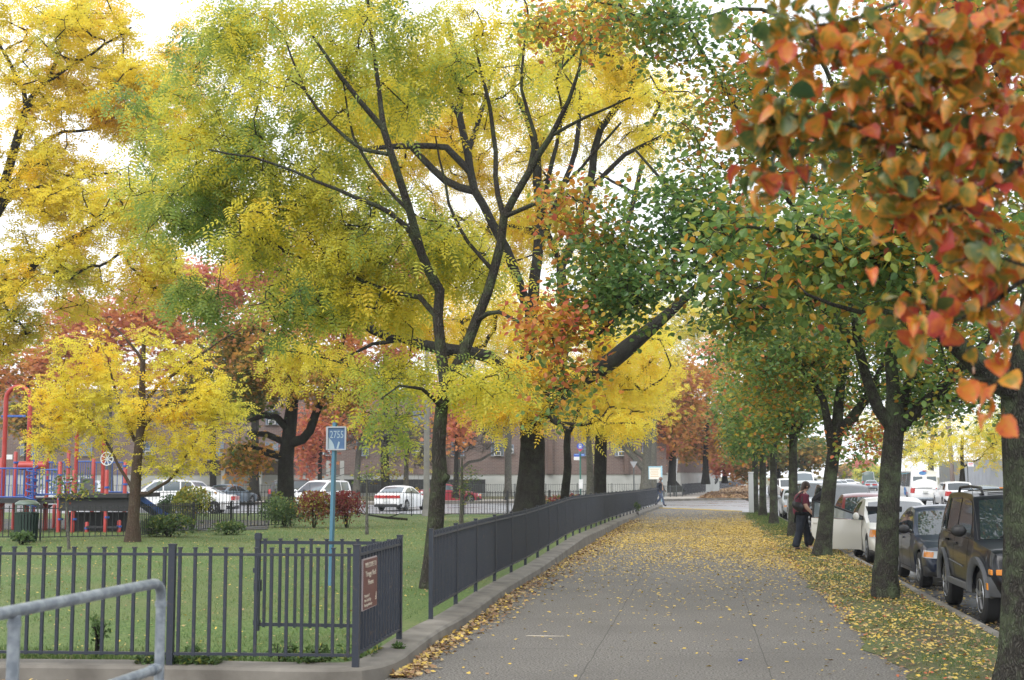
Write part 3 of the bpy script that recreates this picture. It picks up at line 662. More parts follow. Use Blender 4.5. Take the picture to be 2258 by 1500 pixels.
# the big dark tree
yB = 45.0
tree("broadleaf_tree", "largest dark trunked tree with golden leaves behind the long fence", "tree",
  [[(1167, 1145, yB, 76), (1168, 1110, yB, 66), (1173, 1040, yB, 60), (1174, 980, yB, 54), (1170, 920, yB, 49), (1164, 870, yB, 52), (1157, 835, yB, 48)],
   [(1150, 880, yB, 44), (1118, 815, yB-.5, 32), (1075, 785, yB-1, 28), (1030, 776, yB-1.3, 27), (960, 766, yB-1.6, 27), (895, 747, yB-2, 24), (822, 728, yB-2.4, 20), (770, 680, yB-2.7, 18), (707, 635, yB-3, 17), (640, 605, yB-3.2, 15), (572, 575, yB-3.4, 12), (510, 545, yB-3.5, 8)],
   [(1182, 900, yB, 48), (1250, 852, yB-.6, 44), (1320, 812, yB-1, 40), (1385, 768, yB-1.4, 37), (1425, 732, yB-1.6, 30), (1475, 690, yB-1.8, 24), (1530, 640, yB-2, 18), (1590, 590, yB-2.2, 12), (1650, 520, yB-2.3, 6)],
   [(1175, 870, yB, 34), (1236, 792, yB+.8, 27), (1252, 745, yB+1, 25), (1245, 670, yB+1.2, 25), (1238, 588, yB+1.3, 27), (1270, 525, yB+1.3, 24), (1298, 420, yB+1.4, 20), (1310, 336, yB+1.5, 20), (1325, 284, yB+1.6, 19), (1374, 219, yB+1.7, 12), (1425, 120, yB+1.8, 8)],
   [(1160, 860, yB, 44), (1166, 760, yB+.3, 32), (1176, 650, yB+.5, 26), (1188, 545, yB+.7, 23), (1190, 460, yB+.8, 21), (1185, 404, yB+.8, 20), (1178, 305, yB+.9, 18), (1148, 230, yB+1, 14), (1130, 195, yB+1, 11), (1160, 90, yB+1, 7)],
   [(1166, 690, yB+.4, 24), (1130, 580, yB-.4, 24), (1085, 490, yB-.8, 26), (1047, 420, yB-1, 28), (1031, 337, yB-1.1, 26), (1016, 256, yB-1.2, 22), (1010, 161, yB-1.3, 17), (985, 40, yB-1.3, 10)],
   [(1018, 360, yB-1.1, 16), (985, 324, yB-1.3, 15), (940, 322, yB-1.5, 15), (880, 325, yB-1.7, 14), (800, 328, yB-2, 8)],
   [(1047, 430, yB-1, 22), (982, 397, yB-.6, 19), (930, 350, yB-.3, 15), (880, 290, yB, 9)],
   [(1200, 905, yB, 22), (1230, 935, yB-1.4, 12), (1260, 950, yB-2, 7)],
   [(1188, 545, yB+.7, 15), (1230, 440, yB+.5, 13), (1270, 330, yB+.3, 11), (1280, 200, yB, 8)], [(1240, 590, yB+1.3, 14), (1200, 480, yB+1, 12), (1215, 360, yB+.8, 10), (1250, 240, yB+.6, 7)], [(1031, 337, yB-1.1, 14), (1060, 250, yB-1, 11), (1090, 150, yB-.8, 8)], [(1016, 256, yB-1.2, 13), (950, 170, yB-1.4, 10), (900, 90, yB-1.6, 7)], [(822, 728, yB-2.4, 12), (800, 660, yB-2, 9), (740, 600, yB-1.6, 7)], [(895, 747, yB-2, 12), (820, 760, yB-2.4, 8), (760, 790, yB-2.6, 5)], [(1300, 420, yB+1.4, 12), (1380, 340, yB+1, 10), (1460, 300, yB+.8, 7)]],
  [(1060, 270, 320, 270, yB+2.4, 3.6, .76, 6), (850, 290, 250, 200, yB+1.6, 3, .78, 3.4), (1270, 190, 210, 190, yB+2.8, 3, .76, 3.2), (1180, 470, 180, 110, yB+2.4, 2.6, .78, 1.6), (980, 690, 220, 100, yB+.6, 2.4, .82, 2.4), (1230, 800, 150, 110, yB-.4, 2.2, .80, 1.8), (1385, 800, 95, 85, yB+1.6, 1.8, .78, .9),
   (1110, 880, 110, 70, yB-.5, 1.8, .84, 1.3), (730, 620, 150, 90, yB-3, 2, .78, 1.5), (690, 800, 110, 90, yB-2.6, 1.6, .70, .9), (1370, 930, 80, 50, yB-.7, 1.2, .8, .6), (1120, 560, 120, 120, yB+2.4, 2, .76, .8), (1420, 260, 130, 190, yB+2.4, 2.6, .76, 1.5), (1330, 60, 150, 90, yB+2.4, 2.6, .76, .8), (1000, -110, 380, 130, yB+2.4, 4, .75, .8), (580, 520, 120, 110, yB-3.4, 1.6, .72, .7)],
  'pin', LO, BD, seed=7, nleaf=25000, scale=1.6, sd_t=.05, sd_c=.09, nz=.32, sigma=.24, tip_r=.0125, pipe=.47, step=.5, attract=600, twig_sub=1400, droop=.7, chain=.7, flare=.15, lump=.03)
# large golden tree at the left edge
yE = 47.0
tree("broadleaf_tree", "tall golden leaved tree filling the upper left corner", "tree",
  [[(-110, 1170, yE, 60), (-100, 1000, yE, 48), (-92, 800, yE, 44), (-60, 620, yE, 38), (-20, 500, yE, 32), (20, 370, yE, 25), (58, 240, yE, 19), (80, 200, yE, 14), (112, 165, yE, 10), (150, 60, yE, 6)],
   [(-70, 720, yE, 24), (-10, 670, yE-.4, 22), (55, 622, yE-.8, 22), (72, 585, yE-1, 18), (170, 520, yE-1.2, 12), (250, 470, yE-1.4, 8), (330, 430, yE-1.5, 5)],
   [(-20, 500, yE, 16), (100, 310, yE+.6, 9), (210, 285, yE+.8, 6), (300, 220, yE+1, 4)], [(66, 225, yE, 12), (10, 120, yE+.3, 8), (-40, 30, yE+.4, 5)], [(90, 190, yE, 9), (200, 120, yE-.4, 6), (290, 60, yE-.6, 4)], [(0, 440, yE, 12), (150, 395, yE-.5, 8), (260, 380, yE-.8, 5)]],
  [(120, 110, 220, 150, yE, 3, .74, 3.2), (50, 380, 190, 180, yE, 3, .76, 3), (260, 470, 180, 120, yE-1, 2.6, .74, 2.2), (110, 620, 190, 110, yE-1, 2.4, .70, 2), (330, 220, 110, 110, yE, 2, .76, 1.1), (30, 740, 110, 80, yE-1, 1.6, .70, 1), (330, 620, 130, 80, yE-1.2, 1.6, .68, 1), (-250, 350, 180, 300, yE, 4, .76, 2), (200, -110, 240, 100, yE, 3, .82, 1), (430, 150, 90, 110, yE+3, 1.8, .80, 1.0), (235, 235, 100, 100, yE+1, 2, .78, 1.3), (380, 330, 90, 80, yE+2, 2, .78, .7)],
  'fine', LO, BD, seed=11, nleaf=24000, scale=1.45, sd_t=.04, sd_c=.09, nz=.3, sigma=.25, tip_r=.010, step=.5, attract=560, twig_sub=1200, droop=.25, chain=.7)
# small golden tree by the playground
yF = G(295, 1197, .1).y
tree("small_tree", "small golden leaved tree with a leaning grey brown trunk in front of the playground", "tree",
  [[(292, 1200, yF, 31), (294, 1150, yF, 27), (298, 1090, yF, 26), (302, 1020, yF, 22), (310, 950, yF, 19), (313, 880, yF, 15), (315, 800, yF, 12), (318, 745, yF, 7)],
   [(298, 1085, yF, 9), (262, 1030, yF+.2, 7), (225, 960, yF+.5, 5), (170, 900, yF+.7, 4), (110, 870, yF+.9, 2)], [(300, 1100, yF, 11), (350, 1075, yF+.1, 8), (390, 1040, yF+.3, 6), (425, 980, yF+.5, 4), (470, 930, yF+.7, 3)],
   [(312, 935, yF, 10), (370, 890, yF+.2, 8), (430, 880, yF+.3, 6), (480, 845, yF+.4, 4)], [(314, 900, yF, 9), (350, 850, yF+.3, 8), (420, 800, yF+.5, 6), (480, 755, yF+.6, 4), (540, 720, yF+.7, 3)], [(316, 800, yF, 8), (290, 760, yF, 6), (250, 720, yF+.2, 4)], [(306, 990, yF, 9), (260, 880, yF+.5, 6), (240, 800, yF+.6, 4)]],
  [(150, 885, 112, 70, yF+.6, 1.3, .74, 2.0), (230, 930, 120, 80, yF+.6, 1.3, .74, 2), (430, 930, 115, 85, yF+.5, 1.3, .76, 2.4), (210, 770, 90, 50, yF+.8, 1, .72, .7), (400, 800, 90, 50, yF+.8, 1, .72, .7), (380, 1010, 90, 50, yF+.3, .9, .74, 1), (200, 840, 120, 60, yF+.8, 1.1, .74, 1.1), (480, 870, 75, 60, yF+.3, .9, .76, .9), (100, 980, 60, 40, yF+.3, .7, .8, .5), (320, 880, 80, 70, yF+.2, 1, .82, .9), (320, 745, 50, 30, yF, .5, .8, .25)],
  'fine', LO, BR, seed=13, nleaf=5000, scale=.95, sd_t=.04, sd_c=.07, nz=.32, sigma=.17, tip_r=.0055, attract=420, droop=.35, lump=.02, flare=.3)
# dark oak like tree
yG = 56.0
tree("broadleaf_tree", "dark trunked green and orange tree with curving low boughs left of the blue post", "tree",
  [[(630, 1150, yG, 46), (630, 1090, yG, 38), (631, 1010, yG, 36), (638, 950, yG, 36), (645, 890, yG, 26), (652, 830, yG, 20), (655, 760, yG, 14)],
   [(645, 985, yG, 24), (685, 950, yG-.3, 20), (700, 905, yG-.4, 19), (718, 865, yG-.5, 15), (742, 800, yG-.6, 11), (765, 720, yG-.8, 7)], [(632, 940, yG, 18), (610, 918, yG-.5, 16), (580, 914, yG-.9, 14), (545, 930, yG-1.2, 8)], [(628, 985, yG, 18), (590, 960, yG-.3, 14), (545, 955, yG-.5, 9)], [(626, 1015, yG, 20), (590, 998, yG-.4, 16), (550, 985, yG-.8, 12), (510, 985, yG-1, 7)], [(650, 850, yG, 12), (620, 770, yG, 9), (570, 720, yG, 6)]],
  [(620, 800, 150, 80, yG-.4, 2.4, .34, 2.2), (700, 840, 110, 80, yG-.6, 2, .42, 1.6), (545, 1010, 45, 55, yG-.8, 1.2, .40, .8), (560, 860, 90, 60, yG, 2, .22, 1.2), (640, 700, 160, 70, yG, 2.4, .58, 1.4), (520, 760, 90, 70, yG+1, 1.8, .2, .9), (760, 760, 70, 70, yG, 1.6, .66, .7), (790, 860, 60, 50, yG, 1, .5, .5)],
  'maple', MA, BD, seed=17, nleaf=12000, scale=.20, sd_t=.14, sigma=.34, tip_r=.008, step=.5, attract=300, droop=.4, chain=.7)
yD = 62.0
tree("broadleaf_tree", "dark straight trunk with bright yellow leaves right of the bus stop sign", "tree",
  [[(1322, 1140, yD, 38), (1322, 1090, yD, 30), (1324, 1020, yD, 28), (1326, 960, yD, 26), (1334, 880, yD, 22), (1345, 780, yD, 18), (1362, 600, yD, 15), (1400, 430, yD, 15), (1418, 350, yD, 16), (1428, 290, yD, 13), (1465, 210, yD, 7)],
   [(1330, 920, yD, 14), (1390, 850, yD-.6, 9), (1440, 790, yD-1, 6)], [(1328, 950, yD, 12), (1290, 900, yD-.5, 8), (1260, 850, yD-1, 5)], [(1405, 410, yD, 12), (1375, 412, yD, 8), (1320, 380, yD, 5)]],
  [(1390, 870, 95, 75, yD-.6, 2.2, .84, 1.7), (1435, 775, 60, 80, yD-1, 2, .84, 1.0), (1300, 900, 80, 50, yD-.5, 1.5, .85, .9), (1350, 640, 120, 120, yD, 2.5, .82, 1), (1450, 200, 110, 130, yD, 2.5, .74, .7), (1350, 120, 120, 120, yD, 2.5, .74, .6)],
  'fine', LO, BD, seed=19, nleaf=4300, scale=1.5, sd_t=.05, sigma=.40, tip_r=.009, step=.6, attract=180, droop=.4, chain=.8)
tree("small_tree", "thin forked tree left of the bus stop sign", "tree",
  [[(1243, 1150, 51, 22), (1246, 1090, 51, 19), (1252, 1030, 51, 17), (1250, 985, 51, 16), (1252, 955, 51, 16)], [(1250, 960, 51, 11), (1232, 925, 51, 9), (1210, 895, 51, 7), (1190, 840, 51, 4)], [(1254, 960, 51, 11), (1268, 925, 51, 9), (1285, 885, 51, 6), (1310, 820, 51, 4)]],
  [(1215, 830, 70, 60, 51, 1.4, .84, 1), (1300, 850, 70, 60, 51, 1.4, .86, 1)], 'fine', LO, BD, seed=23, nleaf=600, scale=1.2, sd_t=.06, sigma=.3, attract=60, tip_r=.007)
tree("small_tree", "slender pale trunk standing close to the dark straight trunk", "tree",
  [[(1301, 1140, 60, 20), (1301, 1050, 60, 15), (1299, 990, 60, 13), (1294, 920, 60, 9), (1290, 860, 60, 5)]], [(1290, 850, 60, 60, 60, 1.4, .82, 1)], 'fine', LO, BG, seed=24, nleaf=400, scale=1.2, attract=40, sigma=.3, tip_r=.007)

# ---- row of street trees between path and kerb
tree("street_tree", "nearest street tree, thick green tinged trunk cut off by the right edge", "tree",
  [[(2263, 1530, 12.6, 122), (2263, 1450, 12.6, 108), (2262, 1250, 12.6, 104), (2258, 1060, 12.6, 102), (2252, 940, 12.6, 104), (2250, 870, 12.6, 112), (2250, 820, 12.6, 104)],
   [(2235, 880, 12.6, 56), (2185, 835, 12.4, 48), (2130, 775, 12.2, 44), (2078, 735, 12.0, 40), (2010, 640, 11.8, 26), (1920, 560, 11.6, 18), (1800, 520, 11.5, 12), (1650, 500, 11.4, 7)],
   [(2250, 850, 12.6, 70), (2275, 700, 12.8, 55), (2290, 500, 13, 40), (2250, 300, 13, 26), (2180, 100, 13, 16), (2120, -80, 13, 9)], [(2265, 840, 12.6, 50), (2380, 650, 12.9, 40), (2480, 400, 13, 24), (2520, 100, 13, 12)],
   [(2282, 600, 12.9, 28), (2100, 420, 13.4, 22), (1960, 320, 13.8, 14), (1800, 250, 14, 8)], [(2040, 680, 11.9, 18), (1900, 690, 11.4, 11), (1780, 650, 11, 7)]],
  [(1760, 570, 250, 130, 11.6, 1.1, .38, 2.0), (2010, 600, 230, 160, 12, 1.3, .40, 2.0), (2090, 380, 250, 170, 13, 1.4, .5, 1.6), (1850, 330, 220, 130, 13.8, 1.0, .46, 1.3), (2150, 80, 280, 170, 13, 1.6, .6, 1.6), (2500, 350, 260, 300, 13.5, 2.0, .5, 3.0), (2000, 480, 60, 60, 11.2, .5, .7, .3), (2200, -250, 400, 160, 13, 1.8, .6, 1)],
  'ovate', PE, BP, seed=31, nleaf=15000, scale=.088, sd_t=.19, sigma=.15, tip_r=.0032, step=.25, attract=460, droop=.55, chain=.28, flare=.16, lump=.02, twig_sub=700, group="street trees along the kerb")
tree("street_tree", "second street tree with a swollen base standing by the dark blue car", "tree",
  [[(1953, 1316, 21.0, 55), (1953, 1285, 21, 56), (1951, 1262, 21, 57), (1955, 1235, 21, 49), (1957, 1160, 21, 47), (1961, 1080, 21, 46), (1966, 1010, 21, 48), (1972, 950, 21, 54), (1975, 915, 21, 54)],
   [(1968, 945, 21, 30), (1935, 900, 20.9, 26), (1912, 840, 20.8, 23), (1897, 770, 20.7, 20), (1880, 690, 20.6, 16), (1850, 560, 20.5, 12), (1800, 400, 20.4, 9), (1740, 240, 20.4, 6)],
   [(1974, 930, 21, 32), (1968, 850, 21.2, 28), (1962, 720, 21.3, 24), (1950, 560, 21.4, 19), (1930, 380, 21.5, 14), (1900, 180, 21.6, 9)], [(1980, 935, 21, 26), (2003, 850, 21.3, 22), (2030, 760, 21.5, 17), (2060, 640, 21.7, 12), (2090, 480, 21.8, 8)],
   [(1986, 950, 21, 34), (2035, 895, 20.9, 29), (2078, 855, 20.8, 26), (2130, 800, 20.7, 20), (2200, 720, 20.6, 13), (2260, 620, 20.5, 8)],
   [(1900, 790, 20.7, 18), (1830, 690, 20.2, 17), (1720, 610, 19.7, 15), (1600, 570, 19.2, 13), (1540, 590, 18.9, 12), (1470, 640, 18.6, 11), (1383, 675, 18.3, 10), (1316, 740, 18.1, 7), (1250, 755, 18, 4)],
   [(1860, 590, 20.5, 14), (1740, 440, 20.1, 13), (1660, 300, 19.8, 11), (1600, 200, 19.6, 9), (1520, 60, 19.4, 6)], [(1935, 420, 21.5, 12), (1800, 120, 20.6, 10), (1680, 20, 20.2, 9), (1560, 40, 19.9, 8), (1480, 48, 19.7, 7), (1400, 36, 19.5, 5)], [(1600, 570, 19.2, 10), (1500, 440, 19, 8), (1400, 330, 18.9, 5)]],
  [(1440, 560, 170, 140, 18.5, 1.4, .24, 2.2), (1330, 640, 120, 90, 18.2, 1.0, .26, 1.2), (1220, 725, 95, 55, 18, .7, .72, .7), (1250, 850, 60, 60, 18.1, .6, .58, .4), (1260, 470, 60, 50, 18.3, .6, .64, .4), (1620, 230, 170, 190, 19.8, 1.5, .44, 2.4), (1400, 70, 190, 80, 19.5, 1.2, .42, 1.4), (1210, 60, 60, 40, 19.4, .6, .60, .22), (1720, 680, 190, 90, 20, 1.5, .34, 1.7),
   (1850, 560, 230, 160, 20.6, 1.8, .34, 2.0), (2060, 720, 200, 140, 21, 1.8, .34, 2.0), (2120, 860, 120, 60, 20.8, 1.2, .34, .9), (1880, 300, 250, 200, 21, 2, .45, 1.8), (1560, 470, 110, 130, 19.1, 1, .24, 1.1), (1900, 50, 250, 150, 21.4, 2, .5, 1.0), (1640, 520, 60, 60, 19, .5, .72, .4), (2320, 560, 260, 190, 21.5, 2.2, .36, 2.4), (2280, 250, 260, 220, 22, 2.4, .42, 1.6)],
  'ovate', PE, BP, seed=37, nleaf=34000, scale=.094, sd_t=.15, sigma=.20, tip_r=.0040, step=.3, attract=760, droop=.5, chain=.35, flare=.10, lump=.022, twig_sub=1200, group="street trees along the kerb")
tree("street_tree", "third street tree leaning right in front of the open car door", "tree",
  [[(1812, 1225, 31.8, 40), (1817, 1190, 31.8, 35), (1824, 1120, 31.8, 31), (1831, 1050, 31.8, 29), (1838, 1000, 31.8, 31), (1845, 960, 31.8, 36)],
   [(1838, 985, 31.8, 22), (1824, 930, 31.6, 17), (1815, 880, 31.5, 15), (1795, 845, 31.4, 13), (1770, 815, 31.2, 11), (1740, 760, 31, 7)], [(1846, 960, 31.8, 26), (1850, 880, 31.9, 20), (1862, 790, 32, 14), (1870, 660, 32, 8)], [(1852, 970, 31.8, 26), (1880, 920, 31.8, 22), (1905, 885, 31.7, 19), (1935, 830, 31.6, 12), (1970, 740, 31.5, 7)]],
  [(1740, 790, 150, 100, 31.9, 2, .38, 2), (1900, 790, 140, 90, 32.2, 2, .36, 1.6), (1685, 770, 85, 65, 31, 1.6, .40, .9), (1820, 680, 220, 120, 32, 2.4, .38, 2), (1700, 880, 60, 50, 31.6, 1.4, .42, .5), (2000, 880, 70, 50, 32, 1.4, .34, .7), (2080, 760, 150, 120, 32, 2.2, .34, 1.4), (1850, 500, 220, 140, 32, 2.4, .35, 1), (1925, 965, 30, 25, 31.5, .5, .7, .2), (1880, 990, 26, 26, 31, .5, .32, .15)],
  'ovate', PE, BP, seed=41, nleaf=20000, scale=.108, sd_t=.18, sigma=.28, tip_r=.0045, attract=420, droop=.5, chain=.5, flare=.12, group="street trees along the kerb", twig_sub=200)
def street_tree(label, u, v, Y, w, seed, nl, tint, sc_, lean=0, rr=1.0):
    k = ppm(Y)/72.0
    H = lambda dv: v - dv*k
    tree("street_tree", label, "tree", [[(u, v+2, Y, w*1.25), (u+lean*.1, H(40), Y, w*1.02), (u+lean*.5, H(120), Y, w), (u+lean*.8, H(190), Y, w*.95), (u+lean, H(230), Y, w)],
      [(u+lean-2, H(215), Y, w*.55), (u-26*k+lean, H(262), Y-.3, w*.4), (u-50*k, H(320), Y-.6, w*.22)], [(u+lean, H(225), Y, w*.6), (u+6*k, H(300), Y, w*.45), (u+4*k, H(420), Y, w*.2)], [(u+lean+2, H(220), Y, w*.5), (u+28*k, H(268), Y+.3, w*.38), (u+60*k, H(330), Y+.5, w*.2)]],
      [(u-30*k, H(310), 120*k*rr, 70*k, Y, 2.2, tint, 1.6), (u+30*k, H(330), 130*k*rr, 80*k, Y, 2.4, tint+.04, 1.6), (u, H(450), 170*k, 110*k, Y, 2.8, tint+.06, 1.6), (u-60*k, H(250), 60*k, 40*k, Y, 1.4, tint, .6)],
      'ovate', PE, BP, seed=seed, nleaf=nl, scale=sc_, sd_t=.18, sigma=.36, tip_r=.006, step=.4, attract=200, droop=.5, chain=.6, flare=.15, group="street trees along the kerb")
street_tree("fourth street tree, its foot hidden behind the woman in maroon", 1749, 1187, G(1757, 1187).y, 20, 43, 11000, .32, .125)
street_tree("fifth street tree, upright trunk just left of the woman in maroon", 1706, 1160, G(1706, 1160).y, 17, 47, 8000, .32, .14)
street_tree("sixth street tree, second trunk from the far end of the row", 1682, 1142, G(1682, 1142).y, 15, 53, 6500, .34, .155)
street_tree("farthest street tree of the row, beside the white post at the crossing", 1665, 1131, G(1665, 1131).y, 14, 59, 6000, .38, .17)
# overhanging tree close to the camera: trunk outside the frame, its boughs reach in at the upper right
yN = 3.7
TN = tree("street_tree", "overhanging tree with large orange leaves close by at the upper right", "tree",
  [[(6000, 3140, 2.95, 420), (5800, 1400, 2.95, 380), (5600, 500, 2.95, 340), (5500, -400, 2.95, 300)],
   [(5600, 300, 2.95, 170), (4300, 260, 3.3, 100), (3200, 330, 3.5, 56), (2520, 370, 3.6, 34), (2250, 362, 3.65, 22), (2120, 338, 3.68, 19), (1990, 318, 3.7, 16), (1880, 275, 3.72, 13), (1790, 255, 3.72, 9), (1690, 262, 3.72, 5)],
   [(4300, 260, 3.3, 70), (3200, -60, 3.6, 40), (2500, -120, 3.75, 26), (2150, -60, 3.8, 18), (1990, 0, 3.8, 14), (1860, 50, 3.8, 10), (1740, 60, 3.8, 6)],
   [(3200, 330, 3.5, 40), (2600, 520, 3.6, 24), (2300, 600, 3.65, 14), (2150, 690, 3.65, 9), (2000, 745, 3.65, 5)], [(2250, 362, 3.65, 12), (2130, 450, 3.6, 8), (2040, 480, 3.6, 5)], [(2150, -60, 3.8, 10), (2120, 60, 3.75, 8), (2080, 150, 3.75, 5)], [(2300, 600, 3.65, 9), (2180, 560, 3.6, 6), (2090, 580, 3.6, 4)], [(2600, 520, 3.6, 14), (2380, 800, 3.6, 9), (2200, 840, 3.6, 6), (2100, 830, 3.6, 3)]],
  [(1800, 70, 150, 75, yN, .2, .59, 2.0), (2060, 110, 190, 130, yN, .26, .59, 4.0), (1740, 275, 120, 80, yN, .16, .55, 1.7), (1960, 250, 170, 110, yN, .22, .55, 3.2), (2160, 340, 110, 120, yN, .22, .59, 2.4), (2180, 580, 90, 110, yN-.05, .2, .57, 2.0), (2060, 700, 90, 50, yN-.05, .14, .59, .8), (2210, 740, 50, 60, yN-.05, .12, .53, .6), (1700, 390, 70, 40, yN, .1, .53, .45), (1990, 440, 110, 40, yN, .14, .59, .7), (2060, 470, 90, 60, yN, .16, .61, .8), (2200, 60, 120, 120, yN, .24, .7, 1.2), (2500, 200, 220, 300, yN, .4, .57, 2.4), (2170, 880, 40, 20, yN-.1, .08, .53, .12)],
  'near', M['leaf_near'], BP, seed=61, nleaf=1330, scale=.060, sd_t=.18, sigma=.045, tip_r=.0011, step=.06, attract=330, droop=.75, chain=.07, flare=0, up=.1, pipe=.42, lump=0, twig_sub=120)

rgn = np.random.default_rng(5); nn = 7000; q = rgn.normal(0, 1, (nn, 3)); q /= np.linalg.norm(q, axis=1, keepdims=True); q *= rgn.uniform(.35, 1, (nn, 1))
q = q*np.array([3.4, 3.6, 2.0])+np.array([3.4, 3.4, 6.6])-np.array(TN.location); ax = rgn.normal(0, 1, (nn, 3)); ax[:, 2] -= .5; nr = rgn.normal(0, .5, (nn, 3)); nr[:, 2] += .9   # unseen rest of its crown, loose leaves added to darken windscreen reflections and path
leaves("crown", 'ovate', q, ax, nr, .085*rgn.uniform(.8, 1.2, nn), np.clip(rgn.normal(.5, .2, nn), 0, 1), PE, TN)
# ---- trees beyond the cross street and further off
def far_tree(label, tr, w, Y, blobs, leaf, lm, seed, nl, sc_, bark=BD, limbs=(), sig=.6, attract=120, sd=.1, name="broadleaf_tree", tip=.012, twig=0, group=None, flare=.2):
    T = [(u, v, Y, w*(1.2 if i == 0 else 1-.5*i/len(tr))) for i, (u, v) in enumerate(tr)]
    return tree(name, label, "tree", [T]+[[(u, v, Y, ww) for (u, v, ww) in l] for l in limbs], [(bu, bv, ru, rv, Y, rd, ti, s) for (bu, bv, ru, rv, rd, ti, s) in blobs], leaf, lm, bark, seed=seed, nleaf=int(nl*1.25), scale=sc_, sd_t=sd, sigma=sig, tip_r=tip, step=.8, attract=attract, droop=.3, chain=1.0, twig_sub=twig, group=group, flare=flare, attach=.4)
far_tree("salmon red maple rising behind the small golden tree", [(238, 1105), (237, 900), (236, 780), (240, 700)], 22, 96, [(200, 730, 130, 90, 3.4, .72, 2), (300, 700, 110, 100, 3.2, .68, 1.6), (250, 830, 150, 60, 3, .62, 1.2), (390, 740, 90, 90, 3, .6, 1)], 'maple', MA, 71, 6840, .36, BG, [[(236, 790, 12), (180, 700, 7), (150, 650, 4)], [(237, 800, 10), (300, 720, 6), (350, 680, 4)]])
far_tree("red maple behind the boughs left of the blue post", [(560, 1105), (562, 950), (570, 800), (590, 650)], 20, 98, [(590, 590, 140, 80, 3.4, .86, 2), (680, 640, 120, 80, 3.2, .84, 1.6), (500, 640, 100, 70, 3, .8, 1), (600, 720, 150, 80, 3, .7, 1), (390, 620, 80, 40, 2, .84, .6)], 'maple', MA, 73, 7980, .36)
far_tree("rose red tree showing between the forked trunk and the blue post", [(850, 1100), (848, 960), (850, 820), (855, 650)], 18, 99, [(850, 600, 150, 90, 3.4, .88, 2), (830, 740, 130, 90, 3, .76, 1.4), (760, 650, 90, 80, 3, .86, 1), (940, 580, 60, 60, 2, .9, .6)], 'maple', MA, 79, 6840, .36)
far_tree("rust red small tree seen between the two big trunks", [(1005, 1098), (1006, 1020), (1008, 950), (1012, 880)], 11, 97, [(1010, 900, 45, 60, 1.6, .74, 1), (1000, 960, 40, 30, 1.2, .7, .5), (980, 860, 40, 40, 1.3, .72, .5)], 'maple', MA, 83, 1710, .3, BD, attract=60)
far_tree("rust coloured small tree under the boughs behind the blue post", [(705, 1098), (706, 1010), (710, 930)], 10, 97.5, [(700, 950, 60, 60, 1.8, .78, 1), (760, 920, 60, 50, 1.8, .66, .8), (670, 1010, 30, 50, 1, .84, .6)], 'maple', MA, 89, 2470, .3, BD, attract=70)
far_tree("leafless crab apple with tangled grey twigs in front of the brick wall", [(1008, 1097), (1009, 1040), (1010, 1000)], 13, 100, [(1060, 960, 80, 50, 2, .5, 1), (1100, 930, 60, 40, 1.6, .5, .8), (980, 960, 60, 50, 1.8, .5, .8)], None, None, 97, 0, 1, BG, [[(1010, 1010, 8), (1050, 955, 6), (1090, 925, 4)], [(1010, 1020, 8), (1060, 1015, 6), (1100, 990, 4)]], attract=150, tip=.014, twig=500, sig=.7)
far_tree("leafless pale twigged tree behind the white car", [(785, 1098), (788, 1040), (792, 990), (800, 950)], 15, 98, [(810, 950, 80, 60, 2.2, .5, 1), (870, 960, 70, 50, 2, .5, .8), (750, 950, 60, 50, 2, .5, .8)], None, None, 101, 0, 1, BG, [[(792, 1000, 8), (830, 950, 6), (880, 920, 4)]], attract=150, tip=.014, twig=500, sig=.7)
far_tree("tangled bare tree among yellow leaves left of the lamp post", [(895, 1098), (896, 1030), (900, 960)], 12, 101, [(890, 950, 70, 60, 2, .66, 1), (920, 1000, 60, 40, 1.6, .7, .7)], 'fine', LO, 103, 260, 1.6, BG, attract=120, tip=.013, twig=400)
far_tree("grey trunked tree with a long leaning bough beyond the crossing", [(1424, 1092), (1424, 1040), (1428, 985), (1432, 930), (1436, 860)], 22, 104, [(1390, 900, 90, 60, 3, .74, 1), (1450, 850, 70, 70, 3, .80, 1), (1340, 960, 50, 40, 2, .66, .6)], 'fine', LO, 107, 900, 1.9, BG, [[(1424, 1030, 14), (1395, 1005, 13), (1365, 978, 12), (1335, 950, 9), (1300, 920, 5)], [(1420, 1020, 9), (1390, 980, 8), (1365, 945, 6)]], attract=110)
far_tree("wide footed dark tree behind the white post at the crossing", [(1484, 1086), (1482, 1060), (1483, 1010), (1486, 940)], 20, 128, [(1490, 920, 70, 60, 4, .52, 1), (1455, 960, 50, 40, 3, .64, .8), (1520, 850, 90, 70, 4, .5, 1), (1440, 985, 40, 25, 2, .86, .4)], 'maple', MA, 109, 4940, .42, flare=.9)
far_tree("orange red maple over the leaf strewn pavement", [(1556, 1068), (1556, 1020), (1558, 960), (1560, 880)], 14, 140, [(1560, 880, 100, 80, 4, .52, 2), (1540, 960, 90, 50, 4, .46, 1.6), (1610, 970, 80, 50, 4, .50, 1.4), (1640, 1000, 40, 40, 3, .55, .7), (1500, 850, 80, 70, 3, .62, 1), (1590, 790, 90, 70, 4, .62, 1.2), (1530, 990, 50, 30, 3, .38, .7), (1580, 720, 80, 60, 4, .74, .8), (1650, 900, 60, 70, 4, .48, 1)], 'maple', MA, 113, 8200, .40, sd=.12)
far_tree("wine red small tree at the end of the far fence", [(1598, 1066), (1598, 1040), (1598, 1010)], 10, 155, [(1592, 1015, 25, 30, 2.5, .86, 1), (1640, 1035, 40, 25, 3, .5, 1)], 'maple', MA, 127, 1710, .42, attract=60)
far_tree("olive green street tree far along the road", [(1715, 1062), (1716, 1030), (1720, 1000)], 10, 150, [(1720, 1010, 70, 35, 4, .16, 1), (1780, 1000, 60, 40, 4, .2, 1), (1660, 1000, 50, 40, 4, .3, .6)], 'maple', MA, 131, 4180, .45)
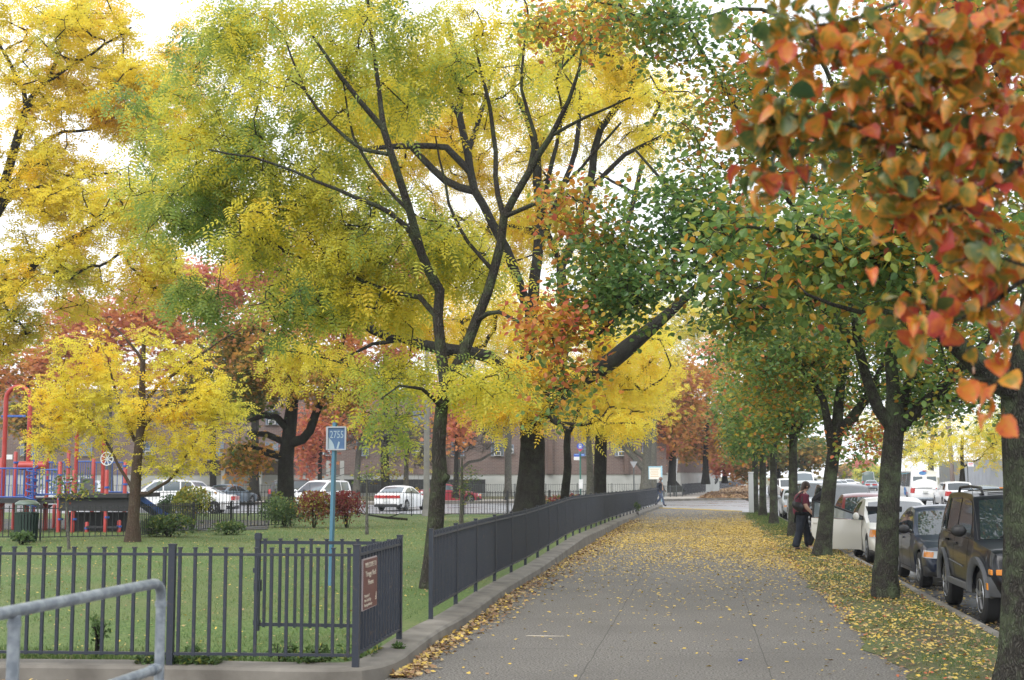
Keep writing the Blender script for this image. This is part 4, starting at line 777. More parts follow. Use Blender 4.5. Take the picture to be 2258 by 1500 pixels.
far_tree("yellow tree behind the white van", [(1955, 1052), (1956, 1010), (1960, 960)], 12, 118, [(1960, 960, 60, 60, 3.4, .78, 1), (1990, 990, 50, 40, 3, .74, .8), (1930, 930, 40, 40, 3, .7, .5)], 'fine', LO, 137, 800, 1.9, BG, attract=110, twig=200)
far_tree("bare multi stemmed tree beside the yellow trees behind the grey fence", [(2052, 1055), (2054, 1000), (2058, 940)], 11, 112, [(2040, 970, 50, 60, 3, .7, 1), (2070, 930, 50, 50, 3, .74, 1)], 'fine', LO, 139, 350, 1.8, BG, attract=110, twig=300)
far_tree("yellow green tree with a forked trunk in front of the grey fence", [(2122, 1062), (2122, 1030), (2121, 1000), (2122, 960)], 9, 92, [(2130, 960, 70, 45, 2.6, .66, 1), (2175, 990, 50, 45, 2.4, .78, 1), (2080, 1000, 40, 30, 2, .7, .6), (2190, 940, 50, 50, 2.4, .5, .8)], 'fine', LO, 149, 1500, 1.5, BD, [[(2122, 1042, 5), (2140, 1020, 4), (2160, 1012, 3)]], attract=120)
far_tree("green tree partly hidden behind the nearest street tree", [(2240, 1062), (2240, 1000), (2240, 960)], 12, 100, [(2220, 930, 70, 60, 3.4, .32, 1), (2250, 990, 60, 50, 3, .6, 1)], 'fine', LO, 151, 900, 1.7, attract=100)
far_tree("amber tree behind the playground arches at the left edge", [(60, 1105), (60, 960), (60, 850)], 14, 97, [(40, 830, 110, 80, 3.2, .52, 1.4), (130, 800, 80, 70, 3, .58, 1), (-60, 860, 90, 90, 3, .5, .8), (90, 930, 90, 50, 3, .34, 1)], 'maple', MA, 181, 5200, .36)
far_tree("olive tree between the small golden tree and the dark oak", [(470, 1105), (470, 960), (472, 850)], 14, 102, [(470, 800, 110, 90, 3.4, .2, 1.4), (430, 880, 80, 60, 3, .26, 1), (540, 850, 60, 60, 3, .16, .8)], 'maple', MA, 183, 5200, .36)
far_tree("tall amber tree beyond the crossing behind the long yellow boughs", [(1440, 1090), (1442, 900), (1446, 760)], 14, 122, [(1440, 740, 120, 100, 4, .62, 1.4), (1350, 700, 100, 90, 4, .66, 1), (1540, 700, 70, 60, 4, .6, .6)], 'fine', LO, 187, 3600, 2.1, BG)
far_tree("tall yellow tree across the street behind the largest trunk", [(1120, 1096), (1122, 900), (1126, 740)], 14, 103, [(1110, 700, 120, 100, 3.6, .82, 1.4), (1030, 780, 90, 70, 3, .8, 1), (1220, 720, 100, 90, 3.4, .84, 1)], 'fine', LO, 191, 3600, 1.9, BG)
far_tree("pointed red tree far down the road", [(1909, 1052), (1909, 1040), (1909, 1028)], 6, 290, [(1909, 1036, 20, 14, 4, .9, 1), (1909, 1026, 9, 10, 2.5, .9, .5)], 'rhomb', MA, 157, 1500, .8, attract=70)
far_tree("mauve brown tree far down the road", [(1888, 1053), (1888, 1035), (1890, 1022)], 6, 310, [(1886, 1034, 20, 16, 5, .7, 1), (1897, 1026, 12, 10, 4, .66, .5)], 'rhomb', MA, 163, 900, .8, BG, attract=110, twig=150)
far_tree("pale yellow tree far down the road beside the pointed red one", [(1898, 1056), (1898, 1048), (1898, 1042)], 5, 270, [(1898, 1045, 10, 10, 3, .5, 1), (1932, 1042, 12, 14, 3, .4, 1)], 'rhomb', LO, 167, 700, .8, attract=60)
far_tree("grey green tree at the left of the distant road", [(1868, 1054), (1868, 1044), (1868, 1034)], 6, 300, [(1868, 1040, 16, 12, 5, .2, 1), (1850, 1036, 14, 14, 5, .4, .8)], 'rhomb', MA, 173, 900, .8, BG, attract=70)
# ---------------------------------------------------------------- vehicles (local frame: x forward from the rear bumper, y to the left, z up)
def ip(x, pts): return float(np.interp(x, [p[0] for p in pts], [p[1] for p in pts]))
def wheel_parts(root, c, r, side, w=.21, spokes=5, rimc=None):
    """tyre mesh with the rim as its child; axis along y, outer face towards side*y"""
    rot = Matrix.Rotation(math.pi/2, 3, 'X'); k = r/.33
    b = MB().lathe([(r*.60, -w/2), (r*.80, -w/2-.004), (r*.93, -w/2*.96), (r, -w*.36), (r, w*.36), (r*.93, w/2*.96), (r*.80, w/2+.004), (r*.60, w/2)], (0, 0, 0), 28, mat=rot, cap=True)
    wh = b.build("wheel", M['rubber'], root, smooth=40); wh.location = c
    b = MB(); yo = side*(w/2-.012)
    b.lathe([(r*.60, -.012), (r*.655, .012), (r*.64, .022), (r*.59, -.005), (r*.55, -.03)], (0, yo, 0), 28, mat=Matrix.Rotation(-side*math.pi/2, 3, 'X'), cap=False)
    b.lathe([(r*.56, -.045), (0.001, -.045)], (0, yo, 0), 24, m=1, mat=Matrix.Rotation(-side*math.pi/2, 3, 'X'), cap=False)
    b.lathe([(r*.17, -.01), (r*.15, .012), (0.001, .014)], (0, yo, 0), 14, mat=Matrix.Rotation(-side*math.pi/2, 3, 'X'), cap=False)
    for i in range(spokes):
        a = 2*math.pi*i/spokes+.3
        b.bar((math.cos(a)*r*.1, yo, math.sin(a)*r*.1), (math.cos(a)*r*.60, yo, math.sin(a)*r*.60), r*.20, .03)
    b.build("rim", [M['rim'] if rimc is None else rimc, M['under']], wh, smooth=35)
    return wh

class Car: pass
def car(label, paint_, sp, loc, heading, cat="car", name="parked_car", group=None, detail=2, open_door=False, moving=False):
    """sp: L W H wb fo(front axle to nose) wr belt[(x,z)..] cab=(rear base x, rear top x, front top x, front base x) ..."""
    S = dict(sill=.22, tum=.16, crown=.05, pillars=None, hoodcrown=.035, flare=None, ends=.07, rimspokes=5, rail=False); S.update(sp)
    L, Wd, H, wr = S['L'], S['W'], S['H'], S['wr']; hw = Wd/2
    root = empty(name, loc, heading, label, cat, group)
    xf = L-S['fo']; xr = xf-S['wb']; Ra = wr*1.16; belt = S['belt']; sill = S['sill']
    off = Matrix.Translation((-L/2, 0, 0))
    def half(x):                                            # plan half width
        e = abs((x-L/2)/(L/2)); return hw*(1-.085*e**3-.11*max(0, (e-.90)/.10)**2.2)
    def zl(x):
        z = sill
        for c in (xf, xr):
            if abs(x-c) < Ra: z = max(z, wr+math.sqrt(max(0, Ra*Ra-(x-c)**2)))
        e = max(0, (.25-x)/.25) if x < .25 else max(0, (x-(L-.3))/.3); return z+.05*e
    def ft(t): return .955+.045*math.sin(min(1, t/.62)*math.pi/2) - (.05*((t-.62)/.38)**1.5 if t > .62 else 0)
    xs = sorted(set([0, .03, .08, .16, .28] + [L-q for q in (0, .03, .08, .16, .28)] + list(np.linspace(.3, L-.3, 22)) + [c+Ra*q for c in (xf, xr) for q in (-1.01, -1, -.97, -.9, -.78, -.6, -.35, 0, .35, .6, .78, .9, .97, 1, 1.01)]))
    xs = [x for x in xs if 0 <= x <= L]; NT = 9
    def side(x, t, sgn, o=0.0):
        a, bz = zl(x), ip(x, belt); z = a+(bz-a)*t
        e = (2*(t-.42)); endx = -.055*e*e*(1 if x < L/2 else -1)*max(0, abs(x-L/2)/(L/2)-.88)/.12
        return Vector((x-L/2-endx*1.0, sgn*(half(x)*ft(t)+o), z))
    b = MB(); vs = []; rows = []
    for x in xs:
        row = []
        for j in range(NT+1): row.append(side(x, j/NT, -1))
        bz = ip(x, belt); wtop = half(x)*ft(1)
        for q in (-.93, -.7, -.35, 0, .35, .7, .93): row.append(Vector((row[-1].x if False else side(x, 1, 1).x, q*wtop, bz+S['hoodcrown']*(1-q*q)+.012)))
        for j in range(NT, -1, -1): row.append(side(x, j/NT, 1))
        rows.append(row)
    k = len(rows[0]); vs = [p for r_ in rows for p in r_]
    fs = [(i*k+j, i*k+j+1, (i+1)*k+j+1, (i+1)*k+j) for i in range(len(rows)-1) for j in range(k-1)]
    for i in (0, len(rows)-1):
        for j in range(k//2): fs.append((i*k+j, i*k+j+1, i*k+k-2-j, i*k+k-1-j) if j < k//2-1 or k % 2 == 0 else (i*k+j, i*k+j+1, i*k+k-1-j))
    b.add(vs, fs)
    body = b.build("body", paint_, root, smooth=38)
    # cabin: loft over rear glass, roof, windscreen
    x0, x1, x2, x3 = S['cab']; z0 = ip(x0, belt)-.01; z3 = ip(x3, belt)-.01; wb0 = half(x0)*.93; zr = H-S['crown']
    wroof = hw-S['tum']-.02
    rl = [(x0, z0), (x0+(x1-x0)*.55, z0+(zr-.04-z0)*.62), (x1, zr-.045), (x1+.18, zr-.01), ((x1+x2)/2, zr+.015), (x2-.18, zr-.005), (x2, zr-.045), (x2+(x3-x2)*.5, z3+(zr-.045-z3)*.53), (x3, z3)]
    def roof(s):                                            # s in 0..1 along the loop
        q = s*(len(rl)-1); i = min(int(q), len(rl)-2); t = q-i; return Vector((rl[i][0]+(rl[i+1][0]-rl[i][0])*t, 0, rl[i][1]+(rl[i+1][1]-rl[i][1])*t))
    def wid(z, x=None):
        f = (z-z0)/(zr-z0); k_ = 1.0 if x is None else min(1.0, half(min(max(x, 0), L))/hw+.015)
        return (hw*.935+(wroof-hw*.935)*max(0, min(1, f))**1.15)*k_
    def top(s, q, o=0.0):
        p = roof(s); w = wid(p.z, p.x); x = p.x; bulge = (1-q*q)
        fr = max(0, (s-.75)/.25); re = max(0, (.25-s)/.25)
        d = Vector((x-L/2+.10*bulge*fr-.06*bulge*re, q*w, p.z+S['crown']*bulge*(1-.6*max(fr, re))))
        if o: d += Vector((o*.75*fr**.3 if fr > 0 else (-o*.75*re**.3 if re > 0 else 0), 0, o))
        return d
    b = MB(); b.grid(lambda i, j: top(i, -1+2*j), 48, 10)
    for sg in (-1, 1):
        def sd(i, j):
            p = roof(i); zb = ip(p.x, belt)-.015; z = zb+(p.z-zb)*j; return Vector((p.x-L/2, sg*wid(z, p.x), z))
        b.grid(sd, 48, 5)
    b.build("cabin", S.get('roofmat', paint_), root, smooth=42)
    # glass
    gl = S.get('glass', M['glass'])
    MB().grid(lambda i, j: top(.775+.215*i, -.9+1.8*j, .006), 8, 10).build("windscreen", gl, root, smooth=180)
    if S.get('rearglass', True): MB().grid(lambda i, j: top(.03+.20*i, -.86+1.72*j, .006), 8, 8).build("rear_window", gl, root, smooth=180)
    def zroof(x): return ip(x, rl)
    pil = S['pillars'] or [x0+.25, (x0+x3)/2-.05, x3-.12]
    def sidepane(xa, xb, sg, nm="side_window", mt=None, o=.006, lo=.035, hi=.075, par=None):
        N = 12; lowr = []; upr = []
        for i in range(N+1):
            x = xa+(xb-xa)*i/N; zb = ip(x, belt)+lo; zt = min(zroof(x)-hi, zr-hi+.01)
            if zt-zb > .03: lowr.append((x, zb)); upr.append((x, zt))
        if len(lowr) < 2: return None
        vs = []; fs = []
        for (x, zb), (_, zt) in zip(lowr, upr):
            for j in range(4): z = zb+(zt-zb)*j/3; vs.append((x-L/2, sg*(wid(z, x)+o), z))
        for i in range(len(lowr)-1):
            for j in range(3): fs.append((i*4+j, i*4+j+1, (i+1)*4+j+1, (i+1)*4+j))
        return MB().add(vs, fs).build(nm, mt or gl, par or root, smooth=180)
    for sg in (-1, 1):
        for n_, (xa, xb) in enumerate(zip(pil[:-1], pil[1:])):
            if open_door and sg == -1 and n_ == len(pil)-2: continue
            sidepane(xa+.035, xb-.035, sg)
    # doors as panels a hair proud of the side, with dark shut lines
    def door(xa, xb, sg, parent=root, nm="door"):
        N = 10; bm_ = MB()
        for (o, g, mi) in ((.0018, 0.0, 1), (.004, .012, 0)):
            vs = []; fs = []
            for i in range(N+1):
                x = xa+g+(xb-xa-2*g)*i/N
                for j in range(7):
                    t = .10+(.985-.10)*j/6 if mi else .115+(.975-.115)*j/6; vs.append(side(x, t, sg, o))
            for i in range(N):
                for j in range(6): fs.append((i*7+j, i*7+j+1, (i+1)*7+j+1, (i+1)*7+j))
            bm_.add(vs, fs, mi)
        d = bm_.build(nm, [paint_, M['under']], parent, smooth=180)
        hx = xa+.16; p = side(hx, .84, sg, .022)
        MB().box(p, (.19, .03, .035)).build("handle", S.get('handlemat', paint_), d, bevel=.008)
        return d
    if detail >= 2:
        for sg in (-1, 1):
            for n_, (xa, xb) in enumerate(zip(pil[:-1], pil[1:])):
                if xb-xa < .55 or (open_door and sg == -1 and n_ == len(pil)-2): continue
                if S.get('doors', True): door(max(xa, xr+Ra*.55), min(xb, xf-Ra*.98), sg)
    # wheels, underbody
    for x in (xf, xr):
        for sg in (-1, 1): wheel_parts(root, (x-L/2, sg*(half(x)-.125), wr), wr, sg, spokes=S['rimspokes'])
    MB().box((0, 0, sill+.16), (L-.35, Wd*.62, .30)).box((0, 0, sill+.35), (L-.5, Wd*.55, .2)).build("underbody", M['under'], root)
    # lamps, grille, bumper strip, plates, mirrors
    def patch(xside, q0, q1, t0, t1, nm, mt, o=.010, par=None):
        """curved patch on the front (+1) or rear (-1) corner wrapping onto the side"""
        return None
    fz = ip(L-.05, belt); rz_ = ip(.05, belt)
    hl = S.get('lampz', (fz-.20, fz-.03)); hwid = S.get('lampw', .34)
    def corner(xs_, sgn, z0_, z1_, inn, back, nm, mt, o=.008, amber_only=False):
        x_end = L if xs_ > 0 else 0.0; vs = []; n = 10
        pts = []
        for i in range(n+1):
            t = i/n
            if amber_only: t = .55+.45*t
            if t < .5: y = half(x_end)-inn*(1-t*2); x = x_end; pts.append((x+xs_*(o+.012), y))
            else: x = x_end-xs_*back*(t-.5)*2; pts.append((x+xs_*.008, half(x)+o))
        for (x, y) in pts:
            for z in (z0_, (z0_+z1_)/2, z1_):
                t = (z-zl(min(max(x, 0), L)))/max(.05, ip(min(max(x, 0), L), belt)-zl(min(max(x, 0), L)))
                vs.append((x-L/2, sgn*(y-(1-ft(max(0, min(1, t))))*hw), z))
        fs = [(i*3+j, i*3+j+1, (i+1)*3+j+1, (i+1)*3+j) for i in range(n) for j in range(2)]
        return MB().add(vs, fs).build(nm, mt, root, smooth=180)
    for sg in (-1, 1):
        if S.get('roundlamps'):
            MB().lathe([(.001, .05), (.07, .045), (.095, .02), (.10, -.03)], (L/2-.005, sg*(half(L)-.20), S['roundlamps']), 18, mat=Matrix.Rotation(math.pi/2, 3, 'Y')).build("headlight", M['lamp'], root, smooth=50)
        else:
            h_ = corner(1, sg, hl[0], hl[1], hwid, S.get('lampback', .28), "headlight", M['lamp'])
            if S.get('amberlamp', True): corner(1, sg, hl[0]+.015, hl[1]-.02, 0, S.get('lampback', .28)*.8, "indicator", M['amber'], .011, True)
        corner(-1, sg, *(S.get('tailz', (rz_-.24, rz_-.04))), S.get('tailw', .30), .16, "tail_light", M['tail'])
    gw = S.get('grillew', hw*.9); gz = S.get('grillez', (fz-.19, fz-.05))
    b = MB().box((L/2+.012, 0, (gz[0]+gz[1])/2), (.03, gw, gz[1]-gz[0]))
    for i in range(3): b.box((L/2+.03, 0, gz[0]+(gz[1]-gz[0])*(i+.5)/3), (.012, gw*.96, .012), m=1)
    b.build("grille", [M['under'], M['rim']], root)
    bmz = S.get('bumper', (sill+.02, sill+.20)); bmat = S.get('bumpermat', M['black_plastic'])
    for xs_ in (1, -1):
        xe = L if xs_ > 0 else 0
        def bp(i, j):
            y = -1+2*i; x = xe-xs_*(.42*max(0, abs(y)-.82)/.18 if abs(y) > .82 else .035*y*y)
            yy = y*half(min(max(x, 0), L))*1.004 if abs(y) <= .82 else math.copysign(half(x)*1.006, y) if abs(y) > .9 else y*half(x)*1.05
            c = math.sin(math.pi*j); return Vector((x-L/2+xs_*(.03+.035*c), yy, bmz[0]+(bmz[1]-bmz[0])*j))
        MB().grid(bp, 24, 6).build("bumper", bmat, root, smooth=60)
    MB().box((L/2+.075, 0, sum(bmz)/2+.02), (.012, .31, .155)).build("number_plate", M['plate'], root)
    MB().box((-L/2-.075, 0, S.get('rplate', rz_-.28)), (.012 if not S.get('platedeep') else .1, .31, .155)).build("number_plate", M['plate'], root)
    mx = x3-.30 if S.get('mirrorx') is None else S['mirrorx']; mz = ip(mx, belt)+.10
    for sg in (-1, 1):
        if open_door and sg == -1: continue
        b = MB().ball((mx-L/2, sg*(hw+.10), mz), (.07, .115, .085), 12); b.bar((mx-L/2, sg*(hw-.06), mz-.06), (mx-L/2, sg*(hw+.07), mz-.02), .06, .05)
        b.build("mirror", S.get('mirrormat', paint_), root, smooth=60)
    if S['flare']:
        for x in (xf, xr):
            for sg in (-1, 1):
                b = MB()
                def fl(i, j):
                    a = R(-14)+R(208)*i; rr = Ra*(.985+.30*(.5-.5*math.cos(math.pi*min(1, j*1.0)))) if j < .7 else Ra*1.27
                    o = (.055*math.sin(math.pi*min(1, j/.75)*.5+0) if j < .75 else .055*(1-(j-.75)/.25))
                    xx = x+math.cos(a)*rr*(1.05 if abs(math.cos(a)) > .5 else 1); zz = wr+math.sin(a)*rr
                    return Vector((xx-L/2, sg*(half(min(max(xx, 0), L))+o), max(zz, sill+.02)))
                b.grid(fl, 26, 8); b.build("fender_flare", S['flare'], root, smooth=60)
        [MB().bar((xr+Ra*1.1-L/2, q*(hw+.015), sill+.08), (xf-Ra*1.1-L/2, q*(hw+.015), sill+.08), .05, .10).build("side_step", S['flare'], root, bevel=.015) for q in (-1, 1)]
    if S['rail']:
        for sg in (-1, 1):
            pts = [top(.30+.40*i/10, sg*.80) + Vector((0, 0, .075*min(1, .5*i, .5*(10-i)))) for i in range(11)]
            MB().tube(pts, .022, 8).build("roof_rail", M['black_plastic'], root, smooth=60)
    c = Car(); c.root = root; c.side = side; c.S = S; c.L = L; c.hw = hw; c.wid = wid; c.zr = zr; c.pil = pil; c.belt = belt; c.zroof = zroof; c.paint = paint_; c.half = half; c.xf = xf; c.Ra = Ra; c.top = top
    return c
SEDAN = dict(L=4.6, W=1.76, H=1.44, wb=2.66, fo=.88, wr=.315, belt=[(0, .80), (.08, .95), (.8, .98), (1.6, .965), (3.2, .90), (4.0, .80), (4.45, .69), (4.6, .60)], cab=(.55, 1.35, 2.35, 3.25), pillars=[.85, 1.92, 2.95], tum=.20, grillez=(.50, .60), grillew=.75, lampz=(.56, .69), lampw=.36, tailz=(.72, .92), tailw=.5)
HATCH = dict(L=4.35, W=1.73, H=1.49, wb=2.70, fo=.86, wr=.315, belt=[(0, .86), (.1, 1.06), (.9, 1.05), (2.6, .98), (3.3, .93), (3.9, .80), (4.2, .68), (4.35, .56)], cab=(.12, .95, 2.05, 3.50), pillars=[.42, 1.62, 2.98], tum=.21, lampz=(.60, .80), lampw=.30, lampback=.45, grillez=(.40, .47), grillew=.9, tailz=(.7, 1.0), tailw=.2, bumper=(.2, .32))
SUVJ = dict(L=4.42, W=1.80, H=1.78, wb=2.65, fo=.80, wr=.36, sill=.36, belt=[(0, .98), (.06, 1.13), (1.2, 1.14), (2.9, 1.12), (3.3, 1.08), (4.2, 1.0), (4.36, .93), (4.42, .78)], cab=(.04, .55, 2.62, 3.22), pillars=[.35, .98, 1.86, 2.93], tum=.17, crown=.04, flare=M['grey_plastic'], bumpermat=M['grey_plastic'], bumper=(.40, .66), roundlamps=.86, grillez=(.72, .94), grillew=.62, rail=True, mirrormat=M['black_plastic'], handlemat=M['black_plastic'], tailz=(.8, 1.08), tailw=.2)
SUV = dict(L=4.65, W=1.85, H=1.80, wb=2.7, fo=.88, wr=.36, sill=.34, belt=[(0, .98), (.06, 1.12), (1.2, 1.13), (3.1, 1.10), (4.2, 1.02), (4.55, .93), (4.65, .78)], cab=(.03, .45, 2.5, 3.3), pillars=[.4, 1.05, 2.0, 3.0], tum=.17, lampz=(.78, .96), lampw=.34, grillez=(.76, .95), grillew=.85, tailz=(.8, 1.08), tailw=.2, bumper=(.40, .62))
MINIVAN = dict(L=4.85, W=1.92, H=1.74, wb=2.95, fo=.95, wr=.33, sill=.26, belt=[(0, .95), (.06, 1.05), (2, 1.03), (3.6, 1.0), (4.2, .92), (4.7, .76), (4.85, .60)], cab=(.05, .35, 2.75, 4.05), pillars=[.4, 1.4, 2.5, 3.6], tum=.2, lampz=(.66, .80), lampw=.4, grillez=(.6, .7), grillew=.8, tailz=(.8, 1.1), tailw=.15)
XC = 4.62
def park(Y, dz=0.0): return (XC, Y, -.15+dz)
DOWN = -math.pi/2                                           # facing the photographer
# the dark sport utility at the right edge
c1 = car("dark navy off-road car with grey fender flares parked nearest, by the rightmost trunk", PAINT['navyblack'], SUVJ, (4.62, 21.1, -.15), DOWN, "suv", group="cars parked along the kerb")
r1 = c1.root
MB().box((c1.L/2+.075, -.60, .735), (.03, .44, .075)).box((c1.L/2-.0, -.875, .735), (.16, .03, .075)).build("indicator", M['amber'], r1, bevel=.01)
MB().box((c1.L/2-.05, -.915, .545), (.10, .014, .09)).build("side_marker", M['amber'], r1, bevel=.004)
MB().tube([(c1.xf-c1.L/2-.34, -.80, 1.09), (c1.xf-c1.L/2-.52, -.83, 1.86)], [.006, .003], 5).build("antenna", M['black_plastic'], r1)
for i in range(5): MB().tube([c1.top(.33+.34*i/4, q, .012) for q in (-.7, -.35, 0, .35, .7)], .008, 5).build("roof_rib", M['black_plastic'], r1)
b = MB(); b.tube([c1.top(.985, -.6, .02), c1.top(.93, .05, .022)], .009, 5).tube([c1.top(.985, .25, .02), c1.top(.93, .75, .022)], .009, 5); b.build("wiper", M['black_plastic'], r1)
[MB().tube([(-.62, q*.913, .74), (.42, q*.913, .70)], .014, 5).build("side_moulding", M['grey_plastic'], r1) for q in (-1, 1)]
c2 = car("dark blue saloon parked between the off-road car and the white hatchback", PAINT['navy'], dict(SEDAN, mirrormat=M['black_plastic'], lampback=.42), (4.70, 27.2, -.15), DOWN, group="cars parked along the kerb")
c3 = car("white hatchback parked with its kerb side front door open", PAINT['white'], dict(HATCH, rimspokes=7), (4.58, 34.2, -.15), DOWN, group="cars parked along the kerb", open_door=True)
# open door of the hatchback: hinged at its front edge, window frame and mirror on it
S = c3; xa, xb = S.pil[-2]+.12, S.pil[-1]-.0
hinge = S.side(xb-.06, .5, -1); hp = Vector((hinge.x, hinge.y-.01, 0))
b = MB(); vs = []; n = 10
for thick in (0.0, .085):
    for i in range(n+1):
        x = xa+(xb-.06-xa)*i/n
        for j in range(8):
            t = .06+.92*j/7; p = S.side(x, t, -1)
            if i == 0 and j < 4: p.x += (4-j)**2*.022
            if i == 1 and j < 3: p.x += (3-j)**2*.012
            vs.append((p.x-hp.x, p.y-hp.y+thick, p.z))
m8 = (n+1)*8; fs = []
for o in (0, m8):
    for i in range(n):
        for j in range(7): fs.append((o+i*8+j, o+i*8+j+1, o+(i+1)*8+j+1, o+(i+1)*8+j))
edge = [i*8 for i in range(n+1)]+[n*8+j for j in range(1, 8)]+[i*8+7 for i in range(n-1, -1, -1)]+[j for j in range(6, 0, -1)]
for a, c in zip(edge, edge[1:]+edge[:1]): fs.append((a, c, c+m8, a+m8))
b.add(vs, fs); dr = b.build("open_door", PAINT['white'], c3.root, smooth=40); dr.location = hp; dr.rotation_euler = (0, 0, R(76))
def dp(x, z): return Vector((x-S.L/2-hp.x, -(S.wid(z, x))-hp.y+.03, z))
fr = []; N = 10
xs_ = [xa+.03+(xb-.03-xa-.03)*i/N for i in range(N+1)]
up = [dp(x, min(S.zroof(x)-.05, S.zr-.04)) for x in xs_]; low = [dp(x, ip(x, S.belt)+.0) for x in xs_]
MB().tube([low[0]]+up+[low[-1]], .024, 6).build("window_frame", M['black_plastic'], dr, smooth=60)
vs = [p for pr in zip(low, up) for p in pr]; MB().add(vs, [(2*i, 2*i+1, 2*i+3, 2*i+2) for i in range(N)]).build("side_window", M['glass_pale'], dr, smooth=180)
MB().ball((xb-.16-S.L/2-hp.x, -S.hw-hp.y-.11, 1.05), (.075, .13, .09), 14).bar((xb-.16-S.L/2-hp.x, -S.hw-hp.y-.03, 1.0), (xb-.16-S.L/2-hp.x, -S.hw-hp.y+.08, .99), .06, .06).build("mirror", PAINT['white'], dr, smooth=60)
pp = S.side(xa+.15, .84, -1); MB().box((pp.x-hp.x, pp.y-hp.y-.025, pp.z), (.19, .03, .035)).build("handle", PAINT['white'], dr, bevel=.008)
MB().box((.10, -.30, .80), (1.05, .8, .95)).build("cabin_interior", M['under'], c3.root)
car("maroon car parked behind the white hatchback, only its roof and windscreen showing", PAINT['maroon'], dict(SEDAN, H=1.50, L=4.7, amberlamp=False), (4.70, 40.6, -.15), DOWN, group="cars parked along the kerb", detail=1)
car("dark minivan parked behind the maroon car, beside the two people", PAINT['dark'], dict(MINIVAN), (4.62, 46.6, -.15), DOWN, group="cars parked along the kerb", detail=1)
car("silver sport utility car facing the camera beyond the third trunk", PAINT['silver'], SUV, (4.55, 59.8, -.15), DOWN, "suv", group="cars parked along the kerb", detail=1)
car("silver estate car parked last before the crossing, behind the silver sport utility", PAINT['silver'], dict(SEDAN), (4.5, 66.5, -.15), DOWN, group="cars parked along the kerb", detail=1)
# cars on the right hand side of the road
UP = math.pi/2
VAN = dict(L=5.6, W=2.02, H=2.42, wb=3.5, fo=.95, wr=.36, sill=.38, belt=[(0, 1.20), (.06, 1.28), (4.3, 1.28), (4.7, 1.2), (5.4, 1.05), (5.6, .85)], cab=(.02, .28, 3.9, 4.75), pillars=[.40, 1.55, 2.9, 4.3], tum=.16, crown=.10, tailz=(.90, 1.22), tailw=.12, rearglass=False, bumper=(.42, .62), bumpermat=M['galv'], rplate=.98, platedeep=True, glass=M['glass_pale'], doors=False)
def onroad(u, Y): return (at(u, 1100, Y).x, Y, -.15)
vx = onroad(2036, 92); cv = car("white high roofed passenger van driving away with blue oval emblems", PAINT['brightwhite'], VAN, (vx[0], vx[1]+2.8, -.15), UP+.05, "van", "passenger_van", detail=1)
rv = cv.root; x_ = -2.8
M['logo_blue'] = mat("emblem_blue", (0.03, 0.20, 0.55), 0.4); M['logo_light'] = mat("emblem_light", (0.35, 0.55, 0.75), 0.4); M['teal'] = mat("teal_stripe", (0.10, 0.45, 0.55), 0.4); M['pink'] = mat("pink_stripe", (0.65, 0.25, 0.35), 0.4)
for y in (-.44, .44): MB().box((x_+.06+.05, y, 1.66), (.02, .60, .62)).build("rear_window", M['glass_pale'], rv, bevel=.008).rotation_euler = (0, 0, 0)
def emblem(c, ry, rz, ax, parent, nm="emblem"):
    c = Vector(c); e = Vector((0, 1, 0)) if ax == 'x' else Vector((1, 0, 0)); n_ = Vector((-1, 0, 0)) if ax == 'x' else Vector((0, 1, 0)); b = MB(); Z = Vector((0, 0, 1))
    def disc(k, o, m, z0=-1, z1=1):
        P = [c+n_*o+e*(ry*k*math.cos(a))+Z*(max(z0, min(z1, math.sin(a)))*rz*k) for a in np.linspace(0, 2*math.pi, 29)[:-1]]; b.add(P, [tuple(range(28))], m)
    disc(1, 0, 0); disc(.96, .004, 1, -.22, .22)
    for i in range(6):                                      # illegible lettering in the band
        b.add([c+n_*.008+e*(ry*(-.62+.22*i))+Z*(-rz*.14), c+n_*.008+e*(ry*(-.50+.22*i))+Z*(-rz*.14), c+n_*.008+e*(ry*(-.47+.22*i))+Z*(rz*(.10+.07*(i % 2))), c+n_*.008+e*(ry*(-.59+.22*i))+Z*(rz*(.10+.07*(i % 2)))], [(0, 1, 2, 3)], 0)
    return b.build(nm, [M['logo_blue'], M['logo_light']], parent)
emblem((x_-.005+.18, .10, 2.19), .25, .12, 'x', rv); emblem((x_+1.45, 1.022, 1.02), .34, .27, 'y', rv)
MB().box((x_+.02+.17, -.02, 2.335), (.06, .24, .07)).build("brake_light", M['tail'], rv)
MB().add([(x_+.6, .93, 2.20), (x_+.75, .91, 2.27), (x_+.95, .92, 2.21), (x_+3.6, .93, 2.15), (x_+3.6, .935, 2.12)], [(0, 1, 2, 3, 4)]).build("stripe", M['teal'], rv)
MB().box((x_+.85, 1.018, .90), (.75, .008, .05)).build("stripe", M['pink'], rv)
GR = "cars parked on the far side of the road"
c_ = onroad(2115, 86); car("white estate car at the far kerb seen from behind above the off-road car", PAINT['brightwhite'], dict(SUV, H=1.66), (c_[0], 88, -.15), UP, group=GR, detail=1)
c_ = onroad(2185, 82); car("slate blue car at the far kerb in front of the corrugated hoarding", PAINT['slate'], dict(SEDAN, glass=M['glass_pale']), (c_[0], 84, -.15), UP, group=GR, detail=1)
c_ = onroad(1922, 196); car("dark saloon driving away far up the road", PAINT['slate'], SEDAN, (c_[0], 196, -.15), UP-.12, name="car", detail=1)
c_ = onroad(1919, 214); car("dark green box truck far up the road ahead of the dark saloon", paint("green_car_paint", (.03, .07, .06)), dict(VAN, H=2.7), (c_[0], 216, -.15), UP-.12, "truck", "box_truck", detail=1)
G3 = "cars parked far up the road"
